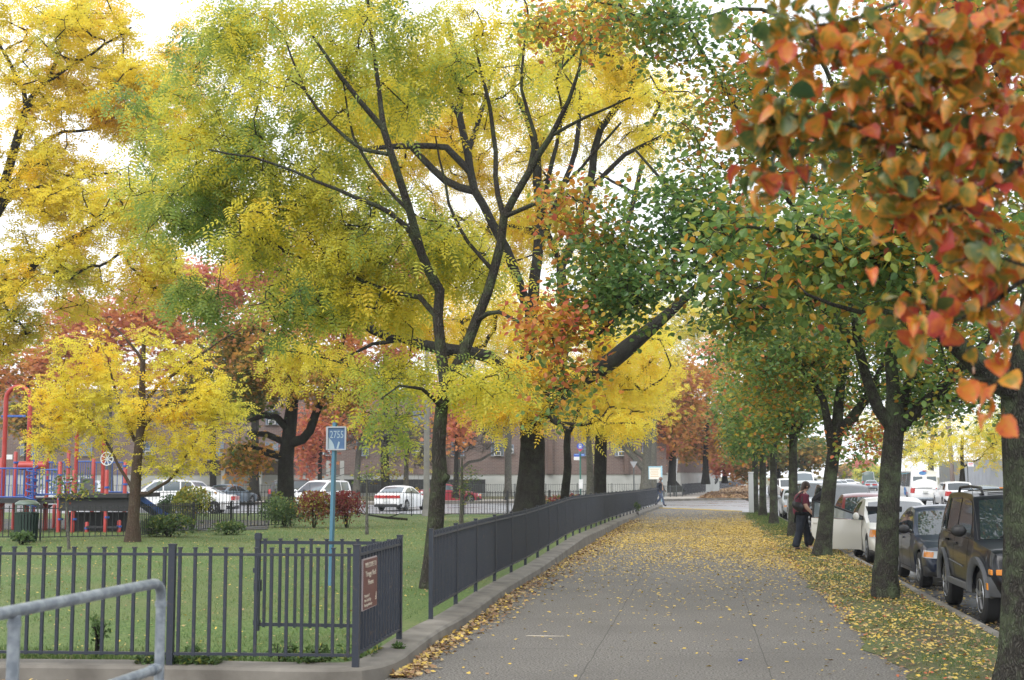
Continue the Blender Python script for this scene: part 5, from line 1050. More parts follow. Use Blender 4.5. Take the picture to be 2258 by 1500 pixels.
for u, Y, col, lb, spx in ((1856, 215, 'brightwhite', "white car far up the road, nearest of the distant parked row", SEDAN), (1874, 250, 'silver', "silver car in the distant parked row", SEDAN), (1884, 285, 'brightwhite', "tiny white car at the far end of the distant row", SEDAN),
    (1843, 180, 'slate', "slate car half hidden behind the third street tree", SEDAN), (1768, 132, 'brightwhite', "white van seen between the trunks above the two people", dict(VAN)), (1786, 150, 'silver', "silver car seen beside the white van between the trunks", SUV), (1800, 168, 'brightwhite', "white saloon seen just left of the third trunk", SEDAN), (1738, 118, 'brightwhite', "white car seen above the silver sport utility car", SUV), (1718, 140, 'silver', "pale car between the fifth and fourth trunks", SEDAN)):
    c_ = onroad(u, Y); car(lb, PAINT[col], spx, (c_[0], Y, -.15), DOWN+.1, "van" if spx.get('H', 1) > 2 else "car", group=G3, detail=1)
# cars on the cross street at the left
def cs(u, Y): p = at(u, 1100, Y); return (p.x, Y, -.142)
GX = "cars on the cross street"
car("white saloon seen from behind through the black fence", PAINT['brightwhite'], dict(SEDAN, tailw=.74, tailz=(.74, .90), glass=M['glass_pale']), cs(886, 78.5), UP-R(10), group=GX, name="car", detail=1)
car("white minivan facing the camera behind the blue post", PAINT['brightwhite'], dict(MINIVAN, glass=M['glass_pale']), cs(708, 84), R(-90+12+12)-R(40), group=GX, detail=1, name="car")
car("white saloon side on behind the yellow green bush", PAINT['brightwhite'], dict(SEDAN, glass=M['glass_pale']), cs(428, 70.5), R(188), group=GX, detail=1, name="car")
car("white minivan behind the white saloon and the small golden tree", PAINT['silver'], dict(MINIVAN, glass=M['glass_pale']), cs(415, 79), R(-90+50), group=GX, detail=1, name="car")
car("white sport utility car just right of the golden tree trunk", PAINT['brightwhite'], dict(SUV, glass=M['glass_pale']), cs(345, 75), R(205), "suv", group=GX, detail=1, name="car")
car("small dark car with a red lamp on the far side of the cross street", PAINT['slate'], dict(SEDAN), cs(508, 90), R(75), group=GX, detail=1, name="car")
car("pale car seen through the playground", PAINT['silver'], dict(MINIVAN, glass=M['glass_pale']), cs(150, 80), R(190), group=GX, detail=1, name="car")
car("red two door car parked across the street behind the forked trunk", PAINT['red'], dict(SEDAN, glass=M['glass_pale'], pillars=[.95, 2.95]), (at(990, 1090, 99).x, 99, -.14), R(20), group=GX, detail=1, name="car")
car("dark van behind the white minivan, by the brick building", PAINT['dark'], dict(MINIVAN), cs(672, 91), R(15), "van", group=GX, detail=1, name="car")
# ---------------------------------------------------------------- lettering
def text_mesh(name, s, size, m, parent, loc, rot, extrude=.0015, align='CENTER', sx=1.0):
    cu = bpy.data.curves.new("lettering", 'FONT'); cu.body = s; cu.size = size; cu.extrude = extrude; cu.align_x = align; cu.align_y = 'CENTER'; cu.resolution_u = 2
    o = bpy.data.objects.new("lettering", cu); COL.objects.link(o); bpy.context.view_layer.update()
    me = bpy.data.meshes.new_from_object(o.evaluated_get(bpy.context.evaluated_depsgraph_get())); bpy.data.objects.remove(o)
    me.materials.clear(); me.materials.append(m)
    t = link(name, me, parent); t.location = loc; t.rotation_euler = rot; t.scale = (sx, 1, 1); return t

# ---------------------------------------------------------------- galvanised hand rail in the foreground
rA = at(356, 1284, 6.35); rx, rz = rA.x, rA.z
root = empty("handrail", (rx, 6.35, 0), 0, "galvanised steel pipe handrail in the lower left foreground", "handrail")
yp = 4.93 - 6.35; rr = .0245
e = .05
pts = [(0.0, -4.2, rz), (0, -e-.05, rz)] + [(0, -e-.05+(e+.05)*math.sin(a), rz-.06+.06*math.cos(a)) for a in (.35, .7, 1.05, 1.4)] + [(0, 0, rz-.10)]
MB().tube(pts, rr, 18).build("top_rail", M['galv'], root, smooth=60)
MB().tube([(0, 0, rz-.10), (0, 0, -.02)], rr*.98, 18).lathe([(.028, rz-.115), (.028, rz-.09)], (0, 0, 0), 18).build("post", M['galv'], root, smooth=60)
MB().tube([(0, yp, rz-.015), (0, yp, -.02)], rr*.98, 18).lathe([(.027, rz-.06), (.027, rz-.04)], (0, yp, 0), 18).build("post", M['galv'], root, smooth=60)
MB().tube([(0, -4.2, rz-.405), (0, -.02, rz-.405)], rr*.95, 18).lathe([(.028, 0), (.028, .03)], (0, -.06, rz-.405), 18, mat=Matrix.Rotation(math.pi/2, 3, 'X')).build("lower_rail", M['galv'], root, smooth=60)

# ---------------------------------------------------------------- brown welcome sign on the side fence
d = (SFE-FC); d.z = 0; L_ = d.length; dn = d.normalized(); nrm_ = Vector((dn.y, -dn.x, 0)); ang = math.atan2(dn.y, dn.x)
sx0 = .10; sw = .62; sh = .47
c0 = FC + dn*(sx0+sw/2) + nrm_*.035
root = empty("sign", c0 + Vector((0, 0, .50)), ang, "brown enamel welcome sign fixed to the corner of the slate fence", "sign")
MB().box((0, .006, sh/2), (sw, .012, sh)).build("backing", M['sign_edge'], root)
MB().box((.012, -.002, sh/2-.002), (sw-.028, .006, sh-.02)).build("panel", M['brown_sign'], root)
fr_ = (math.pi/2, 0, 0)
for s, z, h_ in (("WELCOME TO", .405, .066), ("Throggs Neck", .325, .072), ("Houses", .245, .072)): text_mesh("lettering", s, h_, M['cream'], root, (.01, -.007, z), fr_, sx=1.12)
for i, s in enumerate(("Property of", "New York City", "Housing Authority")): text_mesh("lettering", s, .040, M['cream'], root, (-sw/2+.05, -.007, .128-.042*i), fr_, align='LEFT', sx=1.1)
b = MB().box((sw/2-.07, -.007, .07), (.05, .004, .012)).box((sw/2-.055, -.007, .10), (.012, .004, .07)).box((sw/2-.08, -.007, .09), (.02, .004, .012)); b.build("emblem", M['cream'], root)

# ---------------------------------------------------------------- blue post with the number plate
pb = G(728, 1296, .1); Yb = pb.y
root = empty("sign_post", pb, -PSI*0, "tall blue post carrying a weathered number plate, standing in the lawn", "sign post")
tp = at(738, 932, Yb) - pb; hgt = tp.z
b = MB(); lean = tp.x/hgt
def ub(z): return Vector((lean*z, 0, z))
for (ox, oy, w, h_) in ((0, .02, .125, .05),): b.bar(ub(-.05)+Vector((ox, oy, 0)), ub(hgt)+Vector((ox, oy, 0)), h_, w)
b.build("post", M['blue_paint'], root, bevel=.004)
b = MB()
for i in range(26): z = .15+i*(hgt-.35)/25; b.add([ub(z)+Vector((.010+.008*math.cos(a), .0, .008*math.sin(a)-.0)) + Vector((0, -.0065, 0)) for a in np.linspace(0, 6.28, 9)[:-1]], [tuple(range(8))])
b.build("bolt_hole", M['under'], root)
pc = at(744, 967, Yb) - pb
pr = bpy.data.objects.new("number_plate", None)
MBp = MB().box((pc.x, -.045, pc.z), (.28, .008, .35)); pl_ = MBp.build("plate", M['navy_sign'], root)
b = MB()
for sgn in (-1, 1): b.box((pc.x+sgn*.147, -.045, pc.z), (.022, .05, .372)); b.box((pc.x, -.045, pc.z+sgn*.178), (.275, .05, .022))
b.box((pc.x-.162, -.02, pc.z), (.012, .09, .37)); b.build("plate_frame", M['alu'], root)
text_mesh("numeral", "2755", .165, M['pale_num'], root, (pc.x+.003, -.051, pc.z+.055), fr_, sx=.69)
MB().add([(pc.x-.133, -.0505, pc.z+.02), (pc.x-.133, -.0505, pc.z-.165), (pc.x-.03, -.0505, pc.z-.165), (pc.x-.045, -.0505, pc.z-.10), (pc.x-.075, -.0505, pc.z-.045)], [(0, 1, 2, 3, 4)]).add([(pc.x+.0, -.0505, pc.z-.16), (pc.x+.03, -.0505, pc.z-.05), (pc.x+.055, -.0505, pc.z-.06), (pc.x+.03, -.0505, pc.z-.165)], [(0, 1, 2, 3)]).build("torn_paper", M['pale_num'], root)
MB().box((pc.x, -.02, pc.z+.1), (.10, .045, .03)).box((pc.x, -.02, pc.z-.1), (.10, .045, .03)).build("bracket", M['alu'], root)

# ---------------------------------------------------------------- playground structure
def pg(u, v, Y): return at(u, v, Y)
pb = pg(150, 1180, 42); root = empty("playground_structure", (pb.x, 42, .1), 0, "red and blue climbing frame with platforms, arches and a blue slide", "climbing frame")
o_ = Vector((pb.x, 42, .1)); RP, BP_ = M['red_pg'], M['blue_pg']
def W(u, v, Y): return pg(u, v, Y)-o_
def post(u, v0, Y, dv1=None, r=.062):
    t = W(u, v0, Y); b = MB().tube([(t.x, t.y, -.1), (t.x, t.y, t.z-.03), (t.x, t.y, t.z)], [r, r, r*.6], 12)
    p = b.build("post", RP, root, smooth=50); return t
def collar(u, v, Y): c = W(u, v, Y); MB().lathe([(.082, -.03), (.082, .03)], c, 12).build("collar", BP_, root, smooth=40)
P_ = [(35, 996, 42.6), (106, 996, 42.6), (77, 1014, 40.4), (133, 1018, 40.4), (152, 993, 42.6), (164, 1036, 40.2), (207, 1010, 42.6), (236, 1036, 40.2), (277, 1018, 41.2), (120, 1112, 43.4), (4, 1010, 40.8), (100, 1095, 42.0)]
for (u, v, Y) in P_: post(u, v, Y)
for (u, v, Y) in ((192, 1151, 40.3), (263, 1147, 40.3)): post(u, v, Y); collar(u, v+14, Y)
for (u, v, Y) in ((35, 1020, 42.6), (106, 1020, 42.6), (133, 1048, 40.4), (164, 1145, 40.2), (236, 1141, 40.2), (152, 1030, 42.6), (207, 1110, 42.6), (277, 1068, 41.2), (106, 1060, 42.6), (236, 1075, 40.2), (133, 1100, 40.4), (133, 1145, 40.4), (77, 1060, 40.4), (277, 1028, 41.2)): collar(u, v, Y)
def arch(u0, u1, vt, vb, Y, r=.065):
    a, c = W(u0, vb, Y), W(u1, vb, Y); t = W(u0, vt, Y).z; w = (c.x-a.x)/2; m_ = (a.x+c.x)/2
    pts = [(a.x, a.y, 0), (a.x, a.y, t-w)] + [(m_-w*math.cos(q), a.y, t-w+w*math.sin(q)) for q in np.linspace(.15, math.pi-.15, 13)] + [(c.x, a.y, t-w), (c.x, a.y, 0)]
    MB().tube(pts, r, 12).build("arch", RP, root, smooth=60)
arch(3, 57, 853, 1170, 41.5, .075); arch(163, 223, 931, 1175, 41.8, .06)
def rail(name, u0, u1, v, v2, Y, Y2=None, n=9, m=BP_):
    Y2 = Y2 or Y; a, c, e_ = W(u0, v, Y), W(u1, v, Y2), W(u0, v2, Y); b = MB(); dz = e_.z-a.z
    b.tube([a, c], .024, 8); b.tube([a+Vector((0, 0, dz)), c+Vector((0, 0, dz))], .024, 8)
    for i in range(n): p = a.lerp(c, (i+.5)/n); b.tube([p, p+Vector((0, 0, dz))], .014, 6)
    b.build(name, m, root, smooth=60)
rail("guard_rail", -40, 75, 1033, 1096, 40.6, n=14); rail("guard_rail", 36, 106, 1019, 1092, 42.6, n=10); rail("guard_rail", 106, 152, 1020, 1090, 42.6, n=8); rail("guard_rail", 165, 207, 1018, 1080, 42.6, n=8); rail("guard_rail", 207, 277, 1020, 1085, 42.6, n=6); rail("guard_rail", 134, 164, 1064, 1098, 40.3, n=5); rail("guard_rail", 77, 133, 1036, 1090, 40.4, n=8); rail("guard_rail", 3, 57, 917, 919, 41.5, n=2); rail("guard_rail", 88, 118, 1006, 1020, 41.6, n=3)
b = MB(); a, c = W(-60, 1104, 40.3), W(80, 1104, 40.3); b.box(((a.x+c.x)/2, 41.4-42, a.z), (c.x-a.x, 2.6, .14)); b.build("platform", M['dark_deck'], root)
a, c = W(132, 1093, 40.2), W(286, 1093, 40.2); MB().box(((a.x+c.x)/2, 41.3-42, a.z), (c.x-a.x, 2.6, .12)).box(((a.x+c.x)/2, 40.15-42, a.z-.26), (c.x-a.x, .04, .42)).build("platform", M['dark_deck'], root)
a, c = W(130, 1138, 40.4), W(275, 1138, 40.4); MB().box(((a.x+c.x)/2, 41-42, a.z-.2), (c.x-a.x-.1, .06, .62)).build("crawl_panel", M['dark_deck'], root)
a, c = W(60, 1107, 40.4), W(150, 1107, 40.4); MB().box(((a.x+c.x)/2, 41-42, a.z), (c.x-a.x, 1.2, .1)).build("platform", M['dark_deck'], root)
a, c = W(193, 1168, 40.3), W(262, 1166, 40.3); MB().box(((a.x+c.x)/2, a.y, a.z+.08), (c.x-a.x, .25, .06)).build("bench_beam", M['dark_deck'], root)
a, c = W(44, 1027, 41.2), W(104, 1027, 41.2); MB().tube([a, c], .14, 14).build("roll_tube", RP, root, smooth=60)
# spiral climber
ctr = W(70, 1072, 40.2); zt = W(70, 1028, 40.2).z; zb = W(70, 1118, 40.2).z
MB().tube([(ctr.x+.16*math.cos(t*2.1), ctr.y+.16*math.sin(t*2.1), zt+(zb-zt)*t/18) for t in np.linspace(0, 18, 110)], .022, 6).build("spiral_climber", BP_, root, smooth=60)
MB().tube([(ctr.x+.05, ctr.y, 0), (ctr.x+.05, ctr.y, W(70, 990, 40.2).z)], .03, 8).build("climber_pole", BP_, root, smooth=60)
# wheel
wc = W(236, 1012, 40.1); b = MB(); b.tube([(wc.x+.20*math.cos(t), wc.y, wc.z+.20*math.sin(t)) for t in np.linspace(0, 2*math.pi, 25)[:-1]], .018, 6, closed=True)
for i in range(4): a_ = i*math.pi/4+.3; b.bar((wc.x-.2*math.cos(a_), wc.y, wc.z-.2*math.sin(a_)), (wc.x+.2*math.cos(a_), wc.y, wc.z+.2*math.sin(a_)), .02, .02)
b.build("steering_wheel", M['white'], root, smooth=60)
# slide
s0, s1, s2 = W(284, 1092, 41.3), W(330, 1124, 42.2), W(396, 1152, 43.2); path_ = [s0.lerp(s1, t) if t <= 1 else s1.lerp(s2, t-1)+Vector((0, 0, -.10*math.sin((t-1)*math.pi))) for t in np.linspace(0, 2, 17)]
b = MB(); hw_ = .24; prof = [(-hw_, .17), (-hw_+.03, .17), (-hw_+.05, .03), (hw_-.05, .03), (hw_-.03, .17), (hw_, .17), (hw_, -.02), (-hw_, -.02)]
dd = (s2-s0); sd_ = Vector((-dd.y, dd.x, 0)).normalized(); vs = [p+sd_*q[0]+Vector((0, 0, q[1])) for p in path_ for q in prof]; k = 8
b.add(vs, [(i*k+j, i*k+(j+1) % k, (i+1)*k+(j+1) % k, (i+1)*k+j) for i in range(16) for j in range(k)]+[tuple(range(8)), tuple(16*8+j for j in range(8))]); b.build("slide", BP_, root, smooth=40)
a = W(20, 1008, 43.5); MB().box(a, (.24, .02, .16)).build("notice", M['white'], root)
a, c = W(178, 1055, 41.8), W(205, 1090, 41.8); MB().box(((a.x+c.x)/2, a.y, (a.z+c.z)/2), (.42, .03, .5)).build("play_panel", M['grey_plastic'], root)

# ---------------------------------------------------------------- bin
p = G(57, 1197, .1); root = empty("litter_bin", (p.x, p.y, lawn_h(p.x, p.y)), 0, "dark green slatted litter bin with a domed lid by the playground fence", "litter bin")
b = MB()
for i in range(22): a = 2*math.pi*i/22; b.bar((.25*math.cos(a), .25*math.sin(a), .04), (.285*math.cos(a), .285*math.sin(a), .78), .055, .012) if i % 11 != 20 else None
for z, r in ((.06, .253), (.78, .288)): b.tube([(r*math.cos(a), r*math.sin(a), z) for a in np.linspace(0, 2*math.pi, 25)[:-1]], .018, 6, closed=True)
b.build("slatted_body", M['green_can'], root); MB().lathe([(.23, .03), (.24, .74)], n=18).build("liner", M['under'], root, smooth=50)
b = MB().lathe([(.29, .98), (.315, 1.0), (.30, 1.04), (.20, 1.10), (.001, 1.12)], n=24)
for i in range(4): a = math.pi/4+i*math.pi/2; b.bar((.285*math.cos(a), .285*math.sin(a), .78), (.285*math.cos(a), .285*math.sin(a), .99), .03, .03)
b.build("lid", mat("bin_lid_grey_green", (.10, .14, .12), .4), root, smooth=40)

# ---------------------------------------------------------------- shrubs and saplings
def shrub(name, label, u, v, Y, wpx, hpx, tint, seed, n=1500, sc_=.075, stems=9, leaf='rhomb', lm=None, sd=.08, group=None):
    rg = np.random.default_rng(seed); b3 = at(u, v, Y); pm = ppm(Y); gx, gy = b3.x, b3.y; z0 = lawn_h(gx, gy); root = empty(name, (gx, gy, z0), 0, label, "shrub", group)
    w, h = wpx/pm/2, hpx/pm; P = []; b = MB(); tips = []
    for i in range(stems):
        a = rg.uniform(0, 6.28); r = w*rg.uniform(.2, .85); t = Vector((r*math.cos(a), r*math.sin(a), h*rg.uniform(.55, .92))); m_ = Vector((t.x*.35, t.y*.35, t.z*.55))
        b.tube([(0.03*math.cos(a), .03*math.sin(a), -.03), m_, t], [.016, .011, .005], 5)
        for q in range(3): e_ = t+Vector(rg.normal(0, w*.28, 3)); b.tube([m_.lerp(t, .5), e_], [.007, .003], 4); tips += [e_, t, m_.lerp(t, .6)]
    b.build("stem", BD, root, smooth=180)
    T = np.array([tuple(t) for t in tips]); q = rg.integers(0, len(T), n); pos = T[q]+rg.normal(0, 1, (n, 3))*np.array([w*.30, w*.30, h*.15]); pos[:, 2] = np.clip(pos[:, 2], .03, h*1.03)
    e = (pos[:, 0]/w)**2+(pos[:, 1]/w)**2+((pos[:, 2]-h*.5)/(h*.58))**2; f = 1/np.sqrt(np.maximum(1, e)); pos[:, 0] *= f; pos[:, 1] *= f; pos[:, 2] = h*.5+(pos[:, 2]-h*.5)*f
    ax = rg.normal(0, 1, (n, 3)); ax[:, 2] += .3; nr = rg.normal(0, .6, (n, 3)); nr[:, 2] += .8
    leaves("foliage", leaf, pos, ax, nr, sc_*rg.uniform(.7, 1.3, n), tint+rg.normal(0, sd, n)+.12*(pos[:, 2]/h-.5), lm or M['leaf_shrub'], root)
    return root
LS = M['leaf_shrub']
shrub("shrub", "rounded shrub with red tinged leaves just left of the blue post", 692, 1166, G(692, 1166, .1).y, 108, 76, .70, 201, 2600, .09, sd=.16)
shrub("shrub", "rounded shrub with deep red leaves just right of the blue post", 765, 1165, G(765, 1165, .1).y, 88, 76, .84, 202, 2200, .09, sd=.14)
shrub("shrub", "loose grey green shrub leftmost of the three by the blue post", 628, 1162, G(628, 1164, .1).y, 120, 62, .26, 203, 2600, .09, sd=.1)
shrub("shrub", "low green shrub to the right of the golden tree trunk", 372, 1185, G(372, 1185, .1).y, 120, 44, .28, 204, 2200, .10, sd=.12)
shrub("shrub", "yellow green bush in front of the white saloon", 425, 1172, G(425, 1172, .1).y, 92, 96, .46, 205, 2400, .10, sd=.08)
shrub("shrub", "dark low bush beside the foot of the blue slide", 368, 1168, 50, 50, 60, .05, 206, 700, .1)
shrub("shrub", "small bright green sprout under the dark oak", 612, 1145, 52, 34, 62, .40, 207, 260, .12, stems=4)
shrub("shrub", "low weedy plants at the foot of the litter bin", 48, 1200, G(48, 1202, .1).y, 50, 26, .24, 208, 420, .10, stems=6)
shrub("shrub", "low shrub between the yellow bush and the playground fence", 500, 1178, G(500, 1178, .1).y, 80, 26, .30, 209, 800, .10, stems=6)
for i, (u, v, w_, h_, lb) in enumerate(((1255, 1088, 130, 24, "low red flowering plants under the bus stop sign"), (1345, 1085, 60, 22, "low red plants right of the dark straight trunk"))):
    shrub("shrub", lb, u, v+9, 64, w_, h_+14, .74, 220+i, 700, .16, stems=8, sd=.2)
def sapling(label, u, v, Y, hpx, blobs, seed, n, lean=0, w=10, tint=.5, lm=None, sc_=.10):
    return tree("sapling", label, "sapling", [[(u, v, Y, w), (u+lean*.3, v-hpx*.35, Y, w*.8), (u+lean*.7, v-hpx*.7, Y, w*.6), (u+lean, v-hpx, Y, w*.3)]], [(bu, bv, ru, rv, Y, rd, tint, 1) for (bu, bv, ru, rv, rd) in blobs], 'rhomb', lm or LS, BG, seed=seed, nleaf=n, scale=sc_, sd_t=.06, sigma=.12, tip_r=.004, attract=45, droop=.2, attach=.45, flare=.1)
sapling("thin sapling with sparse green and yellow leaves beside the litter bin", 152, 1212, G(152, 1212, .1).y, 140, [(125, 1080, 50, 28, .5), (160, 1060, 45, 30, .5), (180, 1085, 30, 20, .4)], 231, 330, -8, 8, .42)
sapling("thin sapling with yellow leaves in front of the white saloon", 809, 1181, G(809, 1181, .1).y, 130, [(830, 1042, 50, 24, .6), (800, 1050, 30, 18, .4), (860, 1045, 24, 18, .4)], 232, 330, 0, 8, .50)
sapling("thin straight sapling right of the forked trunk with a few pale leaves", 1017, 1160, G(1017, 1160, .1).y, 150, [(1020, 1050, 36, 30, .6), (1010, 1080, 24, 20, .4), (1045, 1050, 26, 22, .4), (1030, 1090, 14, 26, .3)], 233, 300, 2, 10, .46)
# weeds along the front kerb and a fallen bough
rg = np.random.default_rng(77)
for i, (u, v, s_) in enumerate(((216, 1452, 34), (425, 1458, 22), (700, 1462, 34), (880, 1440, 16), (620, 1466, 40))):
    lb = ("bushy weed poking through the slate fence nearest the handrail", "low weed right of the thick fence post", "leafy weed at the foot of the front fence beside the corner post", "small green weed growing out of the kerb below the side fence", "dark grass tuft at the foot of the front fence")[i]
    p = G(u, v, .1); shrub("weed", lb, u, v, p.y+.05, s_*1.6, s_*(2.6 if i == 0 else 1.2), .26, 240+i, 160, .045, stems=6)["category"] = "weed"
p = G(1385, 1128, .12); shrub("weed", "tall green weed growing beside the far part of the long fence", 1406, 1130, 62, 14, 26, .3, 250, 160, .08, stems=4)["category"] = "weed"
a, c = G(782, 1128, .12), G(872, 1148, .12); b = MB(); o_ = Vector((c.x, c.y, lawn_h(c.x, c.y)))
b.tube([Vector((-2.0, .3, .38)), Vector((-1.2, .1, .22)), Vector((-.4, 0, .10)), Vector((.5, -.1, .04))], [.015, .03, .045, .05], 7).tube([Vector((-1.2, .1, .22)), Vector((-1.5, .5, .5))], [.02, .008], 5).tube([Vector((-.3, 0, .1)), Vector((.1, .5, .25)), Vector((.3, .7, .26))], [.03, .015, .008], 5)
o = b.build("fallen_branch", BD, smooth=180); o.location = o_; tag(o, "fallen dark bough lying on the lawn in front of the white saloon", "branch")

# ---------------------------------------------------------------- poles and signs further back
p = G(940, 1137, .1); root = empty("street_lamp", (p.x, p.y, .05), 0, "plain grey lamp post at the back of the lawn behind the forked trunk", "street lamp")
MB().tube([(0, 0, 0), (0, 0, 1.2), (0, 0, 8.4)], [.17, .14, .09], 14).lathe([(.2, 0), (.2, .25), (.16, .32)], n=14).build("pole", mat("lamp_post_grey", (.24, .235, .23), .6, c2=(.3, .295, .285), scale=3), root, smooth=50)
MB().tube([(0, 0, 8.3), (.3, .4, 8.8), (1.1, 1.4, 9.0)], .05, 8).build("arm", M['iron_far'], root, smooth=50); MB().ball((1.35, 1.7, 8.98), (.36, .36, .10), 12).build("lamp_head", M['iron_far'], root, smooth=60)
pB = at(1280, 1085, 76); root = empty("bus_stop_sign", (pB.x, 76, 0), 0, "green bus stop pole with a round blue sign and white timetable box", "bus stop sign")
M['pole_green'] = mat("dark_green_pole", (.03, .16, .13), .4); M['sign_blue'] = mat("sign_blue", (.04, .11, .52), .35); M['sign_red'] = mat("sign_red", (.65, .04, .08), .35)
def Z(v, Y): return at(1280, v, Y).z
MB().tube([(0, 0, 0), (0, 0, Z(992, 76))], .045, 10).build("pole", M['pole_green'], root, smooth=60)
zc = Z(986, 76); b = MB(); r_ = .19
pts = [(r_*math.cos(a), -.06, zc+.03+r_*math.sin(a)) for a in np.linspace(-.55, math.pi+.55, 25)] + [(0, -.06, zc-.27)]
b.prism(pts, (0, .012, 0)); b.build("sign_disc", M['sign_red'], root)
b = MB(); b.prism([(r_*.99*math.cos(a), -.066, zc+.045+r_*math.sin(a)*.93) for a in np.linspace(0, 2*math.pi, 29)[:-1]], (0, .004, 0)); b.build("sign_face", M['sign_blue'], root)
b = MB(); b.box((0, -.072, zc+.06), (.15, .004, .17)).box((0, -.076, zc+.10), (.11, .004, .055), m=1).box((-.045, -.072, zc-.035), (.03, .004, .02)).box((.045, -.072, zc-.035), (.03, .004, .02)).box((0, -.072, zc-.065), (.17, .004, .018)).box((-.04, -.076, zc+.005), (.025, .004, .02), m=1).box((.04, -.076, zc+.005), (.025, .004, .02), m=1).box((0, -.072, zc+.158), (.10, .004, .025)); b.build("bus_pictogram", [M['white'], M['sign_blue']], root)
z1 = Z(1004, 76); b = MB(); b.box((-.20, -.05, z1), (.31, .012, .16)); b.build("route_panel", M['sign_blue'], root); MB().box((-.20, -.05, z1-.18), (.31, .012, .19)).build("route_panel", M['white'], root); MB().box((.14, -.05, z1+.015), (.20, .012, .13)).build("route_panel", M['sign_blue'], root)
MB().box((-.20, -.058, z1+.03), (.24, .004, .03)).box((.14, -.058, z1+.015), (.14, .004, .05)).build("lettering", M['logo_light'], root)
z2 = (Z(1057, 76)+Z(1078, 76))/2; MB().box((.03, -.06, z2), (.21, .12, .52)).build("timetable_box", M['white'], root)
# notice board beyond the crossing
pN = at(1447, 1070, 100); root = empty("notice_board", (pN.x, 100, 0), .05, "cream notice board in a pale blue frame at the far corner of the crossing", "notice board")
M['paleblue'] = mat("pale_blue_paint", (.32, .55, .66), .5); zb_, zt_ = at(1447, 1057, 100).z, at(1447, 1031, 100).z; bw = .88
MB().box((-.10, 0, (zb_+zt_)/2), (bw, .05, zt_-zb_)).build("board", mat("board_cream", (.72, .70, .62), .5), root)
b = MB().box((.40, 0, zt_/2+.06), (.10, .12, zt_+.12)).box((-.10, 0, zt_+.04), (bw+.02, .09, .07)).box((-.51, 0, (zt_+zb_)/2), (.05, .07, zt_-zb_)); b.build("frame", M['paleblue'], root)
b = MB()
for i in range(5): b.box((-.12, -.028, zt_-.14-.13*i), (.62-.08*(i % 2), .004, .045))
b.build("lettering", mat("ochre_lettering", (.62, .45, .25), .6), root)
pW = G(1487, 1094, 0); root = empty("post", (pW.x, pW.y, 0), 0, "white painted post leaning slightly at the far side of the crossing", "post")
t_ = at(1493, 1014, pW.y)-Vector((pW.x, pW.y, 0)); MB().tube([(0, 0, 0), (t_.x, 0, t_.z)], .08, 10).build("shaft", M['white'], root, smooth=60); MB().lathe([(.10, -.02), (.10, .03), (.001, .12)], (t_.x, 0, t_.z), 10).build("cap", M['white'], root, smooth=50)
pS = at(1398, 1090, 103); root = empty("yield_sign", (pS.x, 103, 0), 0, "back of a triangular road sign on a grey pole in front of the pale wall", "road sign")
zt_ = at(1398, 1018, 103).z; MB().tube([(0, 0, 0), (0, 0, zt_+.1)], .05, 8).build("pole", M['iron_far'], root, smooth=60); MB().prism([(-.28, -.06, zt_), (.28, -.06, zt_), (0, -.06, zt_-.5)], (0, .015, 0)).build("sign_plate", M['alu'], root)
pH = G(1116, 1103, 0); root = empty("fire_hydrant", (pH.x, pH.y, 0), 0, "black fire hydrant with a white top on the far pavement", "fire hydrant")
MB().lathe([(.17, 0), (.17, .06), (.12, .08), (.12, .52)], n=14).build("barrel", M['iron_black'], root, smooth=40)
MB().lathe([(.15, .5), (.15, .56), (.11, .66), (.04, .74), (.03, .78), (.001, .79)], n=14).build("bonnet", M['white'], root, smooth=40); MB().tube([(-.2, 0, .42), (.2, 0, .42)], .05, 8).tube([(0, -.2, .40), (0, 0, .40)], .06, 8).build("outlet", M['iron_black'], root, smooth=40)
pW = G(1657, 1133, 0); root = empty("post", (pW.x, pW.y, 0), 0, "white square post standing beside the farthest street tree", "post")
MB().box((0, 0, 1.0), (.24, .2, 2.0)).build("shaft", mat("pale_grey_paint", (.50, .52, .54), .5), root, bevel=.02); MB().box((0, 0, 2.03), (.28, .24, .05)).build("cap", M['white'], root)
Yp = 100; pT = at(2102, 1060, Yp); root = empty("utility_pole", (pT.x, Yp, 0), 0, "weathered wooden utility pole in front of the grey fence", "utility pole")
MB().tube([(0, 0, 0), (-.16, 0, 5), (-.35, 0, 10.5)], [.17, .15, .12], 12).build("pole", mat("weathered_pole_wood", (.17, .13, .12), .9, c2=(.23, .185, .17), scale=4, stretch=(1, 1, .2)), root, smooth=60)
MB().box((-.33, 0, 10), (2.2, .1, .12)).build("crossarm", M['bark_dark'], root)
pT = at(2135, 1075, 88); root = empty("street_sign", (pT.x, 88, 0), 0, "small red and white parking sign on a thin pole at the far kerb", "road sign")
zt_ = at(2140, 1026, 88).z; MB().tube([(0, 0, 0), (0, 0, zt_+.22)], .03, 8).build("pole", M['iron_far'], root, smooth=60); MB().box((.18, -.03, zt_+.05), (.36, .012, .26)).build("sign_plate", M['white'], root); MB().box((.18, -.038, zt_+.09), (.28, .004, .04)).box((.18, -.038, zt_+.01), (.24, .004, .03)).build("lettering", M['sign_red'], root)
